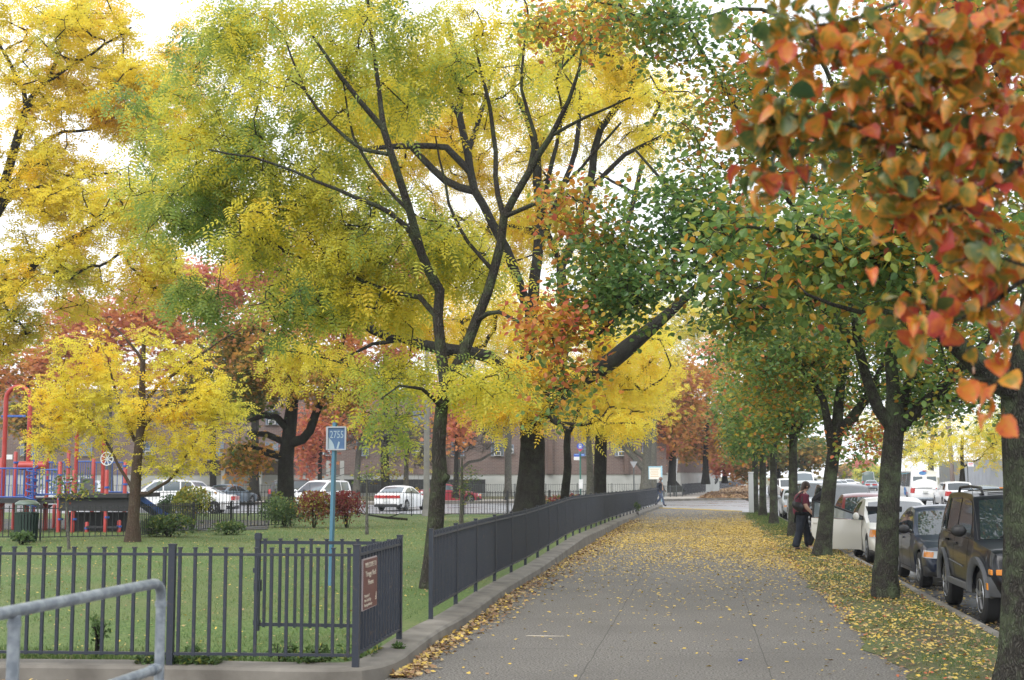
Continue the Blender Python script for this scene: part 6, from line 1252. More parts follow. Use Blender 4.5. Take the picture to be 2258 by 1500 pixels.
# corrugated hoarding on the right
pA, pC = at(2072, 1080, 118), at(2420, 1080, 80); d = Vector((pC.x-pA.x, pC.y-pA.y, 0)); L_ = d.length
root = empty("hoarding", (pA.x, pA.y, 0), math.atan2(d.y, d.x), "tall pale grey corrugated hoarding behind the cars on the right", "fence")
n = 240; ht = 3.05; b = MB(); b.grid(lambda i, j: (L_*i, .06*math.sin(i*n*.9), ht*j), n, 1); b.build("corrugated_sheet", mat("pale_grey_sheet", (.36, .385, .43), .5, c2=(.42, .445, .49), scale=.8), root, smooth=180)
b = MB()
for z in (.6, 1.6, 2.7): b.box((L_/2, .12, z), (L_, .08, .08))
b.build("back_rail", M['galv'], root)
for i, (u, Y) in enumerate(((2135, 96), (2205, 90))):
    p = at(u, 1075, Y); root = empty("road_barrier", (p.x, Y, 0), .1, "orange and white timber barrier in front of the hoarding, %s" % ("left one" if i == 0 else "right one beside the big trunk"), "barrier", "orange barriers by the hoarding")
    MB().box((0, 0, 1.05), (1.7, .04, .2)).build("board", M['amber'], root); MB().bar((-.6, -.25, 0), (-.6, 0, 1.2), .06, .06).bar((-.6, .25, 0), (-.6, 0, 1.2), .06, .06).bar((.6, -.25, 0), (.6, 0, 1.2), .06, .06).bar((.6, .25, 0), (.6, 0, 1.2), .06, .06).build("leg", M['amber'], root)

# ---------------------------------------------------------------- brick buildings
def brick_mat(name, c1, c2, mortar):
    m, nt, b = new_mat(name); N, Lk = nt.nodes, nt.links
    tc = N.new("ShaderNodeTexCoord"); sp = N.new("ShaderNodeSeparateXYZ"); Lk.new(tc.outputs["Object"], sp.inputs[0]); ad = N.new("ShaderNodeMath"); Lk.new(sp.outputs["X"], ad.inputs[0]); Lk.new(sp.outputs["Y"], ad.inputs[1])
    cb = N.new("ShaderNodeCombineXYZ"); Lk.new(ad.outputs[0], cb.inputs["X"]); Lk.new(sp.outputs["Z"], cb.inputs["Y"])
    br = N.new("ShaderNodeTexBrick"); br.inputs["Scale"].default_value = 1; br.inputs["Brick Width"].default_value = .42; br.inputs["Row Height"].default_value = .135; br.inputs["Mortar Size"].default_value = .014
    br.inputs["Color1"].default_value = (*c1, 1); br.inputs["Color2"].default_value = (*c2, 1); br.inputs["Mortar"].default_value = (*mortar, 1); Lk.new(cb.outputs[0], br.inputs["Vector"])
    nz = N.new("ShaderNodeTexNoise"); nz.inputs["Scale"].default_value = .35; nz.inputs["Detail"].default_value = 6; Lk.new(tc.outputs["Object"], nz.inputs["Vector"])
    mx = N.new("ShaderNodeMixRGB"); mx.blend_type = 'MULTIPLY'; mx.inputs[0].default_value = .5; Lk.new(br.outputs["Color"], mx.inputs[1]); Lk.new(nz.outputs["Fac"], mx.inputs[2])
    g = N.new("ShaderNodeMixRGB"); g.blend_type = 'ADD'; g.inputs[0].default_value = .12; Lk.new(mx.outputs[0], g.inputs[1]); g.inputs[2].default_value = (*mortar, 1); Lk.new(g.outputs[0], b.inputs["Base Color"]); b.inputs["Roughness"].default_value = .9; return m
M['brick'] = brick_mat("brown_red_brick", (.20, .125, .105), (.15, .095, .085), (.26, .235, .22)); M['brick_dark'] = brick_mat("dark_brown_brick", (.15, .085, .07), (.11, .065, .055), (.19, .16, .14))
M['stucco'] = mat("pale_grey_render", (.36, .375, .365), .85, c2=(.44, .455, .44), scale=.8, detail=7); M['win_blue'] = mat("window_frame_blue_grey", (.22, .27, .36), .5)
def building(label, o, d, length, depth, height, base_h, wins, brick, name="brick_building"):
    root = empty(name, o, math.atan2(d.y, d.x), label, "building")
    b = MB().box((length/2, depth/2, (height+base_h)/2), (length, depth, height-base_h)); b.build("wall", brick, root)
    MB().box((length/2, depth/2, base_h/2), (length+.12, depth+.12, base_h)).box((length/2, depth/2, base_h+.03), (length+.2, depth+.2, .08), m=1).build("base", [M['stucco'], M['concrete']], root)
    MB().box((length/2, depth/2, height+.15), (length+.3, depth+.3, .3)).box((length/2, depth/2, height+.35), (length-.4, depth-.4, .12), m=1).build("roof", [M['concrete'], M['under']], root)
    for (x, z, w, h, ac) in wins:
        f = MB(); t = .07
        for sx_ in (-1, 1): f.box((x+sx_*(w/2-t/2), -.02, z), (t, .08, h))
        for k in (-.5, 0, .5): f.box((x, -.02, z+k*(h-t)), (w-2*t, .07, t))
        f.box((x, -.02, z), (.05, .075, h-2*t)); f.box((x, -.04, z-h/2-.05), (w+.2, .16, .09), m=1)
        wd = f.build("window", [M['win_blue'], M['concrete']], root); MB().box((x, -.006, z), (w-t, .02, h-t)).build("pane", M['glass_pale'], wd)
        if ac: MB().box((x, -.16, z-h/2+.22), (.62, .34, .40)).box((x, -.335, z-h/2+.22), (.5, .01, .3), m=1).build("air_conditioner", [M['white'], M['iron_far']], wd)
    return root
A0 = Vector((at(-160, 1095, 113).x, 113, 0)); A1 = Vector((at(1470, 1095, 126).x, 126, 0)); d = A1-A0; Ln = d.length
ux = lambda u: ((at(u, 1000, 113+13*(u+160)/1630).x-A0.x)/(A1.x-A0.x))*Ln
wins = []
for i, u in enumerate((-60, 60, 190, 330, 480, 600, 722, 800, 860, 925, 1010, 1097, 1124, 1180, 1290, 1370, 1430)):
    for k, z in enumerate((4.3, 7.1)): wins.append((ux(u), z, 1.15 if u != 1124 else .75, 1.25 if u != 1124 else .8, (i+k) % 3 == 0 or u == 1097))
rootA = building("long low brown brick building with a pale rendered base across the street", A0, d, Ln, 14, 9.2, 1.95, wins, M['brick'])
for u, w in ((1212, .5), (1305, .5), (1380, .4), (980, .6), (640, .6)):
    MB().box((ux(u), -.22, 5.2), (w, .5, 6.3)).build("pilaster", M['brick_dark'], rootA)
MB().box((ux(540), -1.3, 3.3), (7.5, 2.6, .22)).build("canopy", M['concrete'], rootA)
for u in (500, 580, 728, 758): MB().box((ux(u), -1.6, 1.6), (.35, .35, 3.2)).build("pillar", M['stucco'], rootA)
b = MB()
for q in range(2):
    for z in (.9, 1.5): b.bar((ux(690)+q*4.4, -2.4, z+.2), (ux(690)+3+q*4.4, -2.4, z+1.1), .06, .06)
b.build("stair_rail", M['iron_far'], rootA)
MB().box((ux(900), -1.0, .95), (14, .06, 1.2)).build("dark_railing", M['iron_black'], rootA)
B0 = Vector((at(1500, 1080, 152).x, 152, 0)); B1 = Vector((at(1585, 1080, 168).x, 168, 0))
rb = building("brown brick building with a pale base behind the slate fence beyond the crossing", B0, B1-B0, (B1-B0).length, 14, 10, 2.2, [(2.4, 5.3, 1.1, 1.3, False)], M['brick_dark'])
b = MB()
Lb = (B1-B0).length
for s in ([(0, 1.2), (.3, 1.35), (.5, .9), (.2, .7), (.1, 1.0)], [(.6, .7), (.8, 1.5), (1.1, 1.3), (.9, .8)], [(1.2, 1.5), (1.5, .9), (1.8, 1.6)]): b.tube([(Lb-2.2+x, -.075, z+.2) for x, z in s], .05, 5)
b.build("graffiti", M['under'], rb)

# ---------------------------------------------------------------- litter on the ground: fallen leaves, grass, twigs
rg = np.random.default_rng(99)
def scatter(name, xy, z, kind, m, sc_, tint, flat=.25, lift=.006):
    n = len(xy); pos = np.column_stack([xy, z+lift]); ax = rg.normal(0, 1, (n, 3)); ax[:, 2] *= flat*.4; nr = rg.normal(0, flat, (n, 3)); nr[:, 2] = 1
    o = leaves(name, kind, pos, ax, nr, sc_, tint, m); tag(o, kind="stuff"); return o
def in_frame(x, y): return np.abs((x*math.cos(PSI)+y*math.sin(PSI))/np.maximum(.1, (-x*math.sin(PSI)+y*math.cos(PSI)))) < .41
# on the path: thin near, thick between 30 and 62 m, thicker towards the kerb strip
N = 260000; x = rg.uniform(-3.3, 2.0, N); y = 8+66*rg.uniform(0, 1, N)**.8
dn_ = np.interp(y, [8, 12, 16, 20, 25, 29, 33, 40, 52, 58, 63, 70], [.008, .013, .024, .05, .12, .32, .66, .95, .80, .36, .10, .05])
dn_ = dn_*np.interp(x+.10*(y-20)*0, [-3.4, -2.2, -.4, .9, 2.0], [.55, .5, .65, 1.05, 1.7])
nzf = .5+.5*np.sin(x*2.1+np.sin(y*.9)*1.5)*np.sin(y*.53+x*.7+1.2); dn_ *= .55+.9*nzf
keep = rg.uniform(0, 1, N) < np.clip(dn_, 0, 1)*.8; x, y = x[keep], y[keep]
t = np.where(rg.uniform(0, 1, len(x)) < .07, rg.uniform(0, .3, len(x)), rg.normal(.60, .10, len(x)))
scatter("fallen_leaves", np.column_stack([x, y]), np.zeros(len(x)), 'litter', M['leaf_litter'], rg.uniform(.028, .066, len(x)), t, .26)
# drift along the lawn kerb
N = 4600; y = 12.5+45*rg.uniform(0, 1, N)**1.5; kx = np.interp(y, [p.y for p in kp if p.y > FC.y+.3], [p.x for p in kp if p.y > FC.y+.3]); x = kx+.20+np.abs(rg.normal(0, .16, N))*np.interp(y, [12, 16, 22, 30], [.5, 1.0, 1.5, 1.8])
t = np.where(rg.uniform(0, 1, N) < .75, rg.uniform(.0, .42, N), rg.normal(.6, .1, N))
scatter("leaf_drift", np.column_stack([x, y]), rg.uniform(0, .03, N), 'litter', M['leaf_litter'], rg.uniform(.04, .085, N), t, .45)
x = rg.uniform(-14, -4, 500); y = np.interp(x, [FL.x, FC.x], [FL.y, FC.y])-.2-np.abs(rg.normal(0, .10, 500)); scatter("leaf_drift", np.column_stack([x, y]), np.zeros(500), 'litter', M['leaf_litter'], rg.uniform(.04, .08, 500), rg.uniform(0, .5, 500), .4)
# on the kerb strip
def vz(x, y):
    x0 = 1.85 + .10*np.sin(y*.7) + .07*np.sin(y*2.3+1) + .04*np.sin(y*6.1); j = np.clip((x-x0)/(3.285-x0), 0, 1); return .006+.05*np.sin(np.pi*j)**.7+.012*np.sin(x*7+y*3)*np.sin(np.pi*j), j
N = 42000; y = 9+56*rg.uniform(0, 1, N)**1.2; x = rg.uniform(1.75, 3.32, N); p_ = np.interp(y, [9, 14, 20, 30, 42, 48, 60], [.36, .48, .7, 1, .9, .35, .12]); nzf = .5+.5*np.sin(x*3.1+1)*np.sin(y*1.1+x); k_ = rg.uniform(0, 1, N) < p_*(.45+.55*nzf); x, y = x[k_], y[k_]
z, _ = vz(x, y); t = np.where(rg.uniform(0, 1, len(x)) < .30, rg.uniform(0, .4, len(x)), rg.normal(.64, .15, len(x))); t = np.where(rg.uniform(0, 1, len(x)) < .03, 1.0, t)
scatter("fallen_leaves", np.column_stack([x, y]), z+.012, 'litter', M['leaf_litter'], rg.uniform(.028, .066, len(x)), t, .4)
# on the lawn and in the road gutter
N = 15000; y = 13+48*rg.uniform(0, 1, N)**1.1; x = -3.9-34*rg.uniform(0, 1, N)**1.2; kx = np.array([kerb_x(q) for q in y]); k_ = (x < kx-.1) & in_frame(x, y) & (y > np.interp(x, [FL.x, FC.x], [FL.y, FC.y])+.1); x, y = x[k_], y[k_]
scatter("fallen_leaves", np.column_stack([x, y]), np.array([lawn_h(a, c) for a, c in zip(x, y)])+.02, 'litter', M['leaf_litter'], rg.uniform(.022, .05, len(x)), np.where(rg.uniform(0, 1, len(x)) < .6, rg.uniform(.2, .45, len(x)), rg.normal(.65, .12, len(x))), .5)
N = 2500; x = 3.5+np.abs(rg.normal(0, .5, N)); y = rg.uniform(13, 60, N); scatter("fallen_leaves", np.column_stack([x, y]), np.full(N, -.149), 'litter', M['leaf_litter'], rg.uniform(.04, .08, N), rg.uniform(.2, .8, N), .2)
N = 16000; y = 116+150*rg.uniform(0, 1, N)**1.4; c_ = np.interp(y, [116, 160, 300], [1.0, 2.2, 9]); x = c_+rg.uniform(-1.4, 3.0, N); scatter("fallen_leaves", np.column_stack([x, y]), np.full(N, .0), 'litter', M['leaf_litter'], rg.uniform(.15, .34, N), rg.uniform(.02, .32, N), .25)
# leaves lying on the roof and bonnet of the off-road car are part of the litter too
# grass blades
def grass(name, x, y, z, h, tint):
    n = len(x); pos = np.column_stack([x, y, z]); ax = rg.normal(0, .5, (n, 3)); ax[:, 2] = 1; nr = rg.normal(0, 1, (n, 3)); nr[:, 2] *= .2
    tag(leaves(name, 'blade', pos, ax, nr, h, tint, M['grass']), kind="stuff")
N = 150000; y = 12.3+40*rg.uniform(0, 1, N)**1.7; x = -3.6-24*rg.uniform(0, 1, N)**1.1*(y/40+.25); kx = np.interp(y, [FC.y, SFE.y, LF[0].y]+[p.y for p in LF[1:]], [FC.x, SFE.x, LF[0].x]+[p.x for p in LF[1:]])
k_ = (x < kx-.05) & in_frame(x, y) & (y > np.interp(x, [FL.x, FC.x], [FL.y, FC.y])+.06); x, y = x[k_], y[k_]
lh = np.array([lawn_h(a, c) for a, c in zip(x, y)]); cl = .5+.5*np.sin(x*1.3+np.sin(y))*np.sin(y*.9+1)
grass("grass", x, y, lh-.005, rg.uniform(.02, .055, len(x))*(1+1.0*(y < 13.0))*(.7+.6*cl)*np.interp(y, [12, 30, 52], [1, 1.3, 1.9]), np.clip(rg.normal(.48, .24, len(x))+.3*(cl-.5)+np.interp(y, [12, 25, 50], [-.06, .04, .14]), 0, 1))
N = 60000; y = 9+58*rg.uniform(0, 1, N)**1.3; x = rg.uniform(1.8, 3.3, N); z, j = vz(x, y); cl = .5+.5*np.sin(x*4+2)*np.sin(y*1.7); k_ = (rg.uniform(0, 1, N) < np.clip(cl*1.1-.1+np.interp(y, [9, 18, 40, 46], [.0, .0, .0, .7]), 0, 1)*np.clip(j*3, 0, 1)) ; x, y, z = x[k_], y[k_], z[k_]
grass("grass", x, y, z-.004, rg.uniform(.025, .07, len(x))*np.interp(y, [9, 40, 65], [1, 1.3, 2]), np.clip(rg.normal(.45, .2, len(x)), 0, 1))
# low broad leaved weeds along the foot of the front fences
N = 5200; t = rg.uniform(0, 1, N)**.7; u_ = rg.uniform(0, 1, N) < .82; dx = np.abs(rg.normal(.10, .16, N))
wx = np.where(u_, FL.x+(FC.x-FL.x)*(.45+.55*t), FC.x+(SFE.x-FC.x)*t-dx); wy = np.where(u_, FL.y+(FC.y-FL.y)*(.45+.55*t)+dx, FC.y+(SFE.y-FC.y)*t); cl = (np.sin(wx*2.3)+np.sin(wx*5.1+1)+np.sin(wy*3)) > -.7; wx, wy = wx[cl], wy[cl]; n = len(wx)
ax = rg.normal(0, 1, (n, 3)); ax[:, 2] = np.abs(ax[:, 2])*.6; nr = rg.normal(0, .5, (n, 3)); nr[:, 2] += 1
tag(leaves("ground_cover", 'rhomb', np.column_stack([wx, wy, .12+rg.uniform(0, .07, n)]), ax, nr, rg.uniform(.03, .075, n), np.clip(rg.normal(.3, .12, n), 0, .55), M['leaf_shrub']), kind="stuff")
# twig and scraps on the path
b = MB().tube([(0, 0, .010), (.22, -.02, .012), (.44, .01, .010)], [.004, .005, .003], 5); o = b.build("twig", M['cream'], smooth=180); p = G(1160, 1404, 0); o.location = (p.x, p.y, 0); tag(o, "thin pale twig lying on the path near the kerb", "twig")
for u, v, s_, m_, lb in ((877, 1460, .05, M['white'], "white paper scrap at the foot of the kerb corner"), (1633, 1461, .022, M['sign_blue'], "tiny blue scrap on the path"), (1975, 1444, .08, M['white'], "crumpled pale paper at the edge of the path")):
    p = G(u, v, 0); b = MB(); b.grid(lambda i, j: (s_*(i-.5)*2*(.8+.2*math.sin(j*9)), s_*(j-.5)*1.4, .012+.018*abs(math.sin(i*7+j*5))), 6, 6); o = b.build("paper_scrap", m_, smooth=180); o.location = (p.x, p.y, 0); tag(o, lb, "litter")

# ---------------------------------------------------------------- damp autumn air
hz = MB().box((30, 170, 14.4), (520, 420, 31.2)).build("haze", []); tag(hz, kind="stuff")
m = bpy.data.materials.new("damp_air"); m.use_nodes = True; nt = m.node_tree; nt.nodes.remove(nt.nodes["Principled BSDF"])
pv = nt.nodes.new("ShaderNodeVolumePrincipled"); pv.inputs["Density"].default_value = 0.00045; pv.inputs["Color"].default_value = (.9, .92, .95, 1); pv.inputs["Anisotropy"].default_value = 0.3
nt.links.new(pv.outputs[0], nt.nodes["Material Output"].inputs["Volume"]); hz.data.materials.append(m)
# ---------------------------------------------------------------- people (local frame: x forward, y left, z up)
def skin_mesh(name, J, E, m, parent, root_j, sub=2):
    names = list(J); me = bpy.data.meshes.new(name); me.from_pydata([J[n][0] for n in names], [(names.index(a), names.index(b)) for a, b in E], [])
    o = link(name, me); o.modifiers.new("skin", 'SKIN'); o.modifiers["skin"].use_smooth_shade = True
    if not me.skin_vertices: return o
    for i, n in enumerate(names):
        r = J[n][1]; sv = me.skin_vertices[0].data[i]; sv.radius = r if isinstance(r, tuple) else (r, r); sv.use_root = (n == root_j)
    s = o.modifiers.new("sub", 'SUBSURF'); s.levels = sub; s.render_levels = sub
    bpy.context.view_layer.update()
    nm = bpy.data.meshes.new_from_object(o.evaluated_get(bpy.context.evaluated_depsgraph_get())); bpy.data.objects.remove(o); bpy.data.meshes.remove(me)
    nm.materials.clear(); nm.materials.append(m); nm.polygons.foreach_set("use_smooth", [True]*len(nm.polygons)); nm.name = name
    return link(name, nm, parent)
def V3(*a): return Vector(a)
def hand(J, E, wrist, elbow, tag_, curl=.5):
    """palm and five fingers hanging from the wrist in the direction of the forearm"""
    w = Vector(J[wrist][0]); d = (w-Vector(J[elbow][0])).normalized(); f = Vector((1, 0, 0)); f = (f-d*f.dot(d)).normalized(); s = d.cross(f)
    p = w+d*.075+f*.004; J[tag_+'palm'] = (p, (.034, .018)); E.append((wrist, tag_+'palm'))
    for i, (o, ln) in enumerate(((.026, .062), (.009, .074), (-.009, .070), (-.026, .054))):
        a = p+f*o+d*.022; b_ = a+d*ln*.5-s*.006*curl; c = b_+d*ln*.42-s*.022*curl+f*0
        for k, q in zip('abc', (a, b_, c)): J[f'{tag_}f{i}{k}'] = (q, .0085 if k != 'c' else .007)
        E += [(tag_+'palm', f'{tag_}f{i}a'), (f'{tag_}f{i}a', f'{tag_}f{i}b'), (f'{tag_}f{i}b', f'{tag_}f{i}c')]
    t1 = w+d*.045+f*.036; t2 = t1+d*.034+f*.018-s*.01
    J[tag_+'t1'] = (t1, .011); J[tag_+'t2'] = (t2, .0085); E += [(tag_+'palm', tag_+'t1'), (tag_+'t1', tag_+'t2')]
def person(label, loc, heading, J, skin, garments, hair=None, extras=None, sub=2):
    root = empty("person", loc, heading, label, "person")
    E = [('pelvis', 'waist'), ('waist', 'chest'), ('chest', 'neckb'), ('neckb', 'neck'), ('neck', 'jaw'), ('jaw', 'head'), ('head', 'crown')]
    for s in 'LR': E += [('neckb', s+'sh'), (s+'sh', s+'el'), (s+'el', s+'wr'), ('pelvis', s+'hip'), (s+'hip', s+'kn'), (s+'kn', s+'an'), (s+'an', s+'toe')]
    body = dict(J); EE = list(E)
    for s in 'LR': hand(body, EE, s+'wr', s+'el', s)
    bo = skin_mesh("body", body, EE, skin, root, 'pelvis', sub)
    H = Vector(J['head'][0]); Cn = Vector(J['crown'][0]); Jw = Vector(J['jaw'][0]); upv = (Cn-Jw).normalized(); fw = Vector(J['face'][0]).normalized() if 'face' in J else Vector((1, 0, 0)); fw = (fw-upv*fw.dot(upv)).normalized(); sd = upv.cross(fw)
    r = J['head'][1] if not isinstance(J['head'][1], tuple) else J['head'][1][0]
    b = MB(); ey = H+upv*.0+fw*r*.86
    b.prism([ey+upv*.012-sd*.008, ey+upv*.012+sd*.008, ey-upv*.035+fw*.026+sd*.014, ey-upv*.035+fw*.026-sd*.014], -fw*.03)
    for k in (-1, 1): c = H+sd*k*r*.92-upv*.012; b.ball(tuple(c), (.018, .014, .030), 8)
    b.build("face", skin, root, smooth=60)
    b = MB()
    for k in (-1, 1): b.ball(tuple(ey+sd*k*.030+upv*.004-fw*.006), .011, 8)
    b.add([ey-upv*.062+sd*.024+fw*.002, ey-upv*.070+fw*.008, ey-upv*.062-sd*.024+fw*.002, ey-upv*.056+fw*.010], [(0, 1, 2, 3)], 1)
    b.build("eyes_and_mouth", [M['under'], mat("lips", (.35, .13, .11), .5)], root)
    for (nm, keys, grow, m_, over) in garments:
        JJ = {k: (J[k][0], tuple(x+grow for x in J[k][1]) if isinstance(J[k][1], tuple) else J[k][1]+grow) for k in keys if k in J}
        JJ.update(over); EEE = [(a, c) for a, c in E if a in JJ and c in JJ] + [(a, c) for (a, c) in over.get('__e', [])] if False else [(a, c) for a, c in E if a in JJ and c in JJ]
        rj = 'pelvis' if 'pelvis' in JJ else keys[0]
        skin_mesh(nm, JJ, EEE, m_, root, rj, sub)
    if hair: hair(root, H, upv, fw, sd, r)
    if extras: extras(root)
    return root
denim = mat("dark_denim", (.010, .014, .026), .85, c2=(.02, .026, .042), scale=9, bump=.3, bscale=30, bdist=.004)
denim2 = mat("blue_denim", (.045, .06, .10), .85, c2=(.08, .10, .15), scale=9)
maroon = mat("maroon_knit", (.13, .018, .040), .85, c2=(.16, .024, .05), scale=7, bump=.35, bscale=22, bdist=.008)
black = mat("black_cloth", (.012, .012, .014), .85, c2=(.02, .02, .023), scale=6, bump=.3, bscale=20, bdist=.008)
hairm = mat("dark_brown_hair", (.035, .018, .013), .5, c2=(.055, .03, .02), scale=30, stretch=(1, 1, .2))
# woman in maroon
p = G(1770, 1214, .03); gz = .03
J = dict(pelvis=(V3(-.03, 0, .90), (.165, .19)), waist=(V3(-.02, 0, 1.06), (.17, .19)), chest=(V3(.0, 0, 1.24), (.16, .19)), neckb=(V3(.03, 0, 1.40), (.085, .11)), neck=(V3(.07, 0, 1.46), .055), jaw=(V3(.115, 0, 1.515), .062), head=(V3(.125, 0, 1.575), (.088, .078)), crown=(V3(.11, 0, 1.64), (.06, .055)), face=(V3(1, 0, -.35), 0),
    Lsh=(V3(.03, .19, 1.345), .068), Lel=(V3(.10, .25, 1.09), .052), Lwr=(V3(.28, .20, .93), .032), Rsh=(V3(.02, -.19, 1.345), .07), Rel=(V3(.06, -.26, 1.075), .055), Rwr=(V3(.26, -.24, .87), .034),
    Lhip=(V3(.0, .10, .84), .125), Lkn=(V3(.13, .10, .46), .075), Lan=(V3(.17, .10, .085), .05), Ltoe=(V3(.33, .11, .04), .038), Rhip=(V3(-.03, -.10, .84), .125), Rkn=(V3(-.08, -.10, .46), .075), Ran=(V3(-.20, -.10, .085), .05), Rtoe=(V3(-.06, -.12, .04), .038))
def hair1(root, H, u, f, s, r):
    b = MB(); b.ball(tuple(H+u*.018-f*.018), (.108, .098, .108), 16); b.build("hair", hairm, root, smooth=180)
    b = MB()
    for k in range(9): a = -1.2+2.4*k/8; q = H-f*.075+s*.075*math.sin(a); b.tube([q+u*.03, q-u*.06-f*.03, q-u*.15-f*(.05+.02*(k % 2)), q-u*.21-f*.035], [.034, .038, .03, .010], 7)
    b.build("hair", hairm, root, smooth=180)
def bag1(root):
    b = MB(); rows = 9
    def bp(i, j):
        a = 2*math.pi*i; t = j; z = 1.19-.24*t; wx = (.115*(.45+.9*math.sin(math.pi*min(1, .15+t*.8)))); wy = .06*(.5+.8*math.sin(math.pi*min(1, .15+t*.8))); return (-.155+wx*math.cos(a)*.95+.05*t, -.275+wy*math.sin(a), z-.02*math.cos(a))
    b.grid(bp, 18, rows); b.build("shoulder_bag", mat("black_leather", (.014, .012, .014), .4, bump=.3, bscale=14, bdist=.01), root, smooth=180)
    MB().tube([(-.25, -.28, 1.16), (-.16, -.25, 1.30), (-.02, -.20, 1.435), (.03, -.13, 1.44), (.0, -.10, 1.40)], .016, 8).tube([(-.04, -.29, 1.16), (-.02, -.26, 1.30), (.0, -.20, 1.435)], .014, 8).build("bag_strap", M['black_plastic'], root, smooth=60)
person("woman in maroon top and dark jeans with black shoulder bag on the grass strip", (p.x, p.y, gz), R(4), J, M['skin'],
  [("shirt", ['pelvis', 'waist', 'chest', 'neckb', 'Lsh', 'Lel', 'Rsh', 'Rel'], .020, maroon, dict(pelvis=(V3(-.03, 0, .80), (.215, .225)), waist=(V3(-.015, 0, 1.04), (.215, .225)), chest=(V3(.0, 0, 1.26), (.19, .22)), neckb=(V3(.035, 0, 1.43), (.10, .13)), Lsh=(V3(.03, .18, 1.37), .10), Rsh=(V3(.02, -.18, 1.37), .10), Lel=(V3(.09, .245, 1.12), .066), Rel=(V3(.055, -.255, 1.10), .068))),
   ("jeans", ['pelvis', 'Lhip', 'Lkn', 'Lan', 'Rhip', 'Rkn', 'Ran'], .016, denim, dict(pelvis=(V3(-.03, 0, .93), (.17, .19)), Lkn=(V3(.13, .10, .46), .098), Rkn=(V3(-.08, -.10, .46), .098), Lan=(V3(.17, .10, .06), .105), Ran=(V3(-.20, -.10, .06), .105))),
   ("shoe", ['Lan', 'Ltoe'], .012, black, dict(Lan=(V3(.16, .10, .05), .055))), ("shoe", ['Ran', 'Rtoe'], .012, black, dict(Ran=(V3(-.20, -.10, .05), .055)))], hair1, bag1)
# man in black by the open car door
p = at(1806, 1190, 34.6); 
J = dict(pelvis=(V3(-.06, 0, .95), (.14, .16)), waist=(V3(.02, 0, 1.12), (.13, .155)), chest=(V3(.12, 0, 1.30), (.135, .175)), neckb=(V3(.20, 0, 1.46), (.08, .10)), neck=(V3(.25, 0, 1.53), .055), jaw=(V3(.29, 0, 1.58), .062), head=(V3(.31, 0, 1.645), (.088, .078)), crown=(V3(.30, 0, 1.71), (.06, .055)), face=(V3(1, -.2, -.25), 0),
    Lsh=(V3(.17, .19, 1.42), .06), Lel=(V3(.22, .28, 1.18), .045), Lwr=(V3(.30, .16, 1.02), .03), Rsh=(V3(.15, -.19, 1.42), .06), Rel=(V3(-.12, -.32, 1.24), .047), Rwr=(V3(-.02, -.22, 1.03), .03),
    Lhip=(V3(-.05, .09, .90), .095), Lkn=(V3(.06, .10, .50), .06), Lan=(V3(.02, .10, .09), .045), Ltoe=(V3(.18, .11, .04), .038), Rhip=(V3(-.07, -.09, .90), .095), Rkn=(V3(-.10, -.10, .50), .06), Ran=(V3(-.26, -.10, .10), .045), Rtoe=(V3(-.11, -.11, .04), .038))
def hair2(root, H, u, f, s, r): MB().ball(tuple(H+u*.02-f*.012), (.098, .088, .095), 14).build("hair", hairm, root, smooth=180)
sneaker = mat("pale_sneaker", (.6, .52, .50), .6)
person("person in black leaning at the open car door, mostly hidden by the third street tree", (p.x+.02, p.y, .03), R(-8), J, M['skin'],
  [("jacket", ['pelvis', 'waist', 'chest', 'neckb', 'Lsh', 'Lel', 'Lwr', 'Rsh', 'Rel', 'Rwr'], .024, black, dict(pelvis=(V3(-.06, 0, .92), (.175, .19)))),
   ("trousers", ['pelvis', 'Lhip', 'Lkn', 'Lan', 'Rhip', 'Rkn', 'Ran'], .018, black, {}), ("shoe", ['Lan', 'Ltoe'], .014, sneaker, dict(Lan=(V3(.02, .10, .055), .055))), ("shoe", ['Ran', 'Rtoe'], .014, sneaker, dict(Ran=(V3(-.26, -.10, .055), .055)))], hair2)
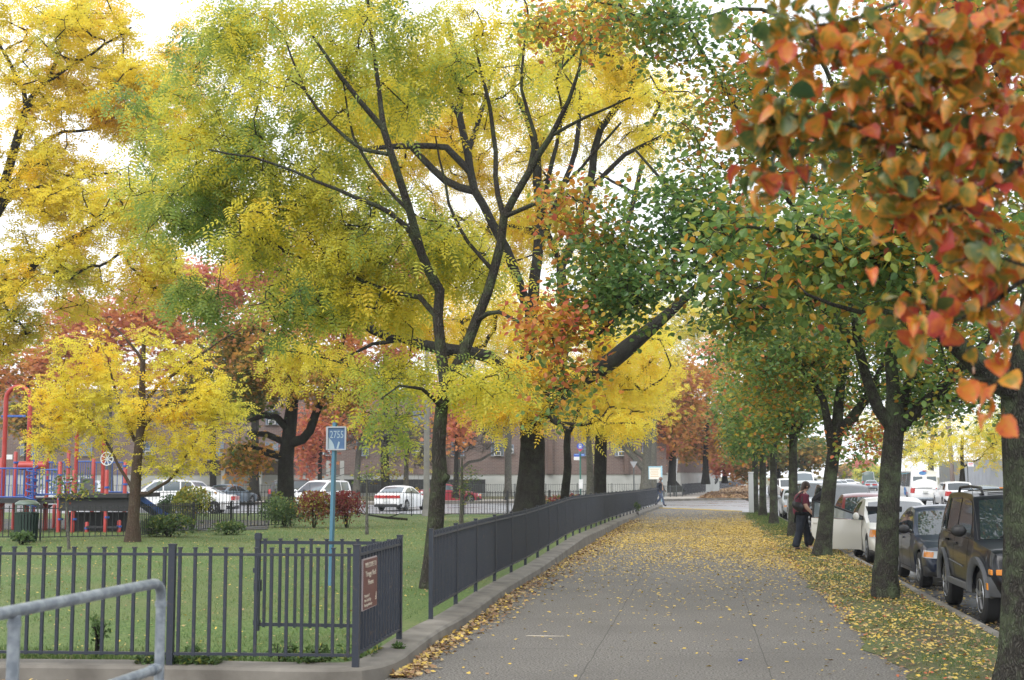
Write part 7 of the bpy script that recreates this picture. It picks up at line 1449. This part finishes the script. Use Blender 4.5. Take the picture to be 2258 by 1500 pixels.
# walker at the end of the fence
p = G(1460, 1117, .0)
J = dict(pelvis=(V3(-.02, 0, .97), (.14, .155)), waist=(V3(.0, 0, 1.13), (.14, .16)), chest=(V3(.02, 0, 1.32), (.14, .18)), neckb=(V3(.03, 0, 1.48), (.085, .10)), neck=(V3(.05, 0, 1.55), .055), jaw=(V3(.08, 0, 1.60), .062), head=(V3(.085, 0, 1.665), (.088, .078)), crown=(V3(.075, 0, 1.73), (.06, .055)), face=(V3(1, 0, -.1), 0),
    Lsh=(V3(.02, .19, 1.43), .06), Lel=(V3(.06, .25, 1.17), .045), Lwr=(V3(.22, .22, .98), .03), Rsh=(V3(.02, -.19, 1.43), .06), Rel=(V3(-.07, -.25, 1.17), .045), Rwr=(V3(.06, -.24, .95), .03),
    Lhip=(V3(-.02, .09, .92), .095), Lkn=(V3(-.02, .09, .52), .06), Lan=(V3(-.34, .09, .15), .045), Ltoe=(V3(-.24, .09, .04), .038), Rhip=(V3(-.01, -.09, .92), .095), Rkn=(V3(.20, -.09, .52), .06), Ran=(V3(.30, -.09, .09), .045), Rtoe=(V3(.46, -.09, .05), .038))
beige = mat("brown_beige_hood", (.20, .13, .10), .85)
def hood(root, H, u, f, s, r):
    MB().ball(tuple(H+u*.022-f*.028), (.112, .105, .115), 14).build("hood", beige, root, smooth=180)
    MB().bar((.185, -.03, .98), (.14, -.02, 1.45), .10, .03).build("scarf", mat("beige_scarf", (.42, .30, .22), .85), root)
person("person in a dark jacket, hood and jeans striding past the far end of the fence", (p.x-.12, p.y, .0), R(-22), J, M['skin_dark'],
  [("jacket", ['pelvis', 'waist', 'chest', 'neckb', 'Lsh', 'Lel', 'Lwr', 'Rsh', 'Rel', 'Rwr'], .026, mat("dark_navy_jacket", (.015, .02, .03), .8), dict(pelvis=(V3(-.02, 0, .84), (.185, .20)))),
   ("jeans", ['pelvis', 'Lhip', 'Lkn', 'Lan', 'Rhip', 'Rkn', 'Ran'], .020, denim2, {}), ("shoe", ['Lan', 'Ltoe'], .014, black, {}), ("shoe", ['Ran', 'Rtoe'], .014, black, {})], hood)
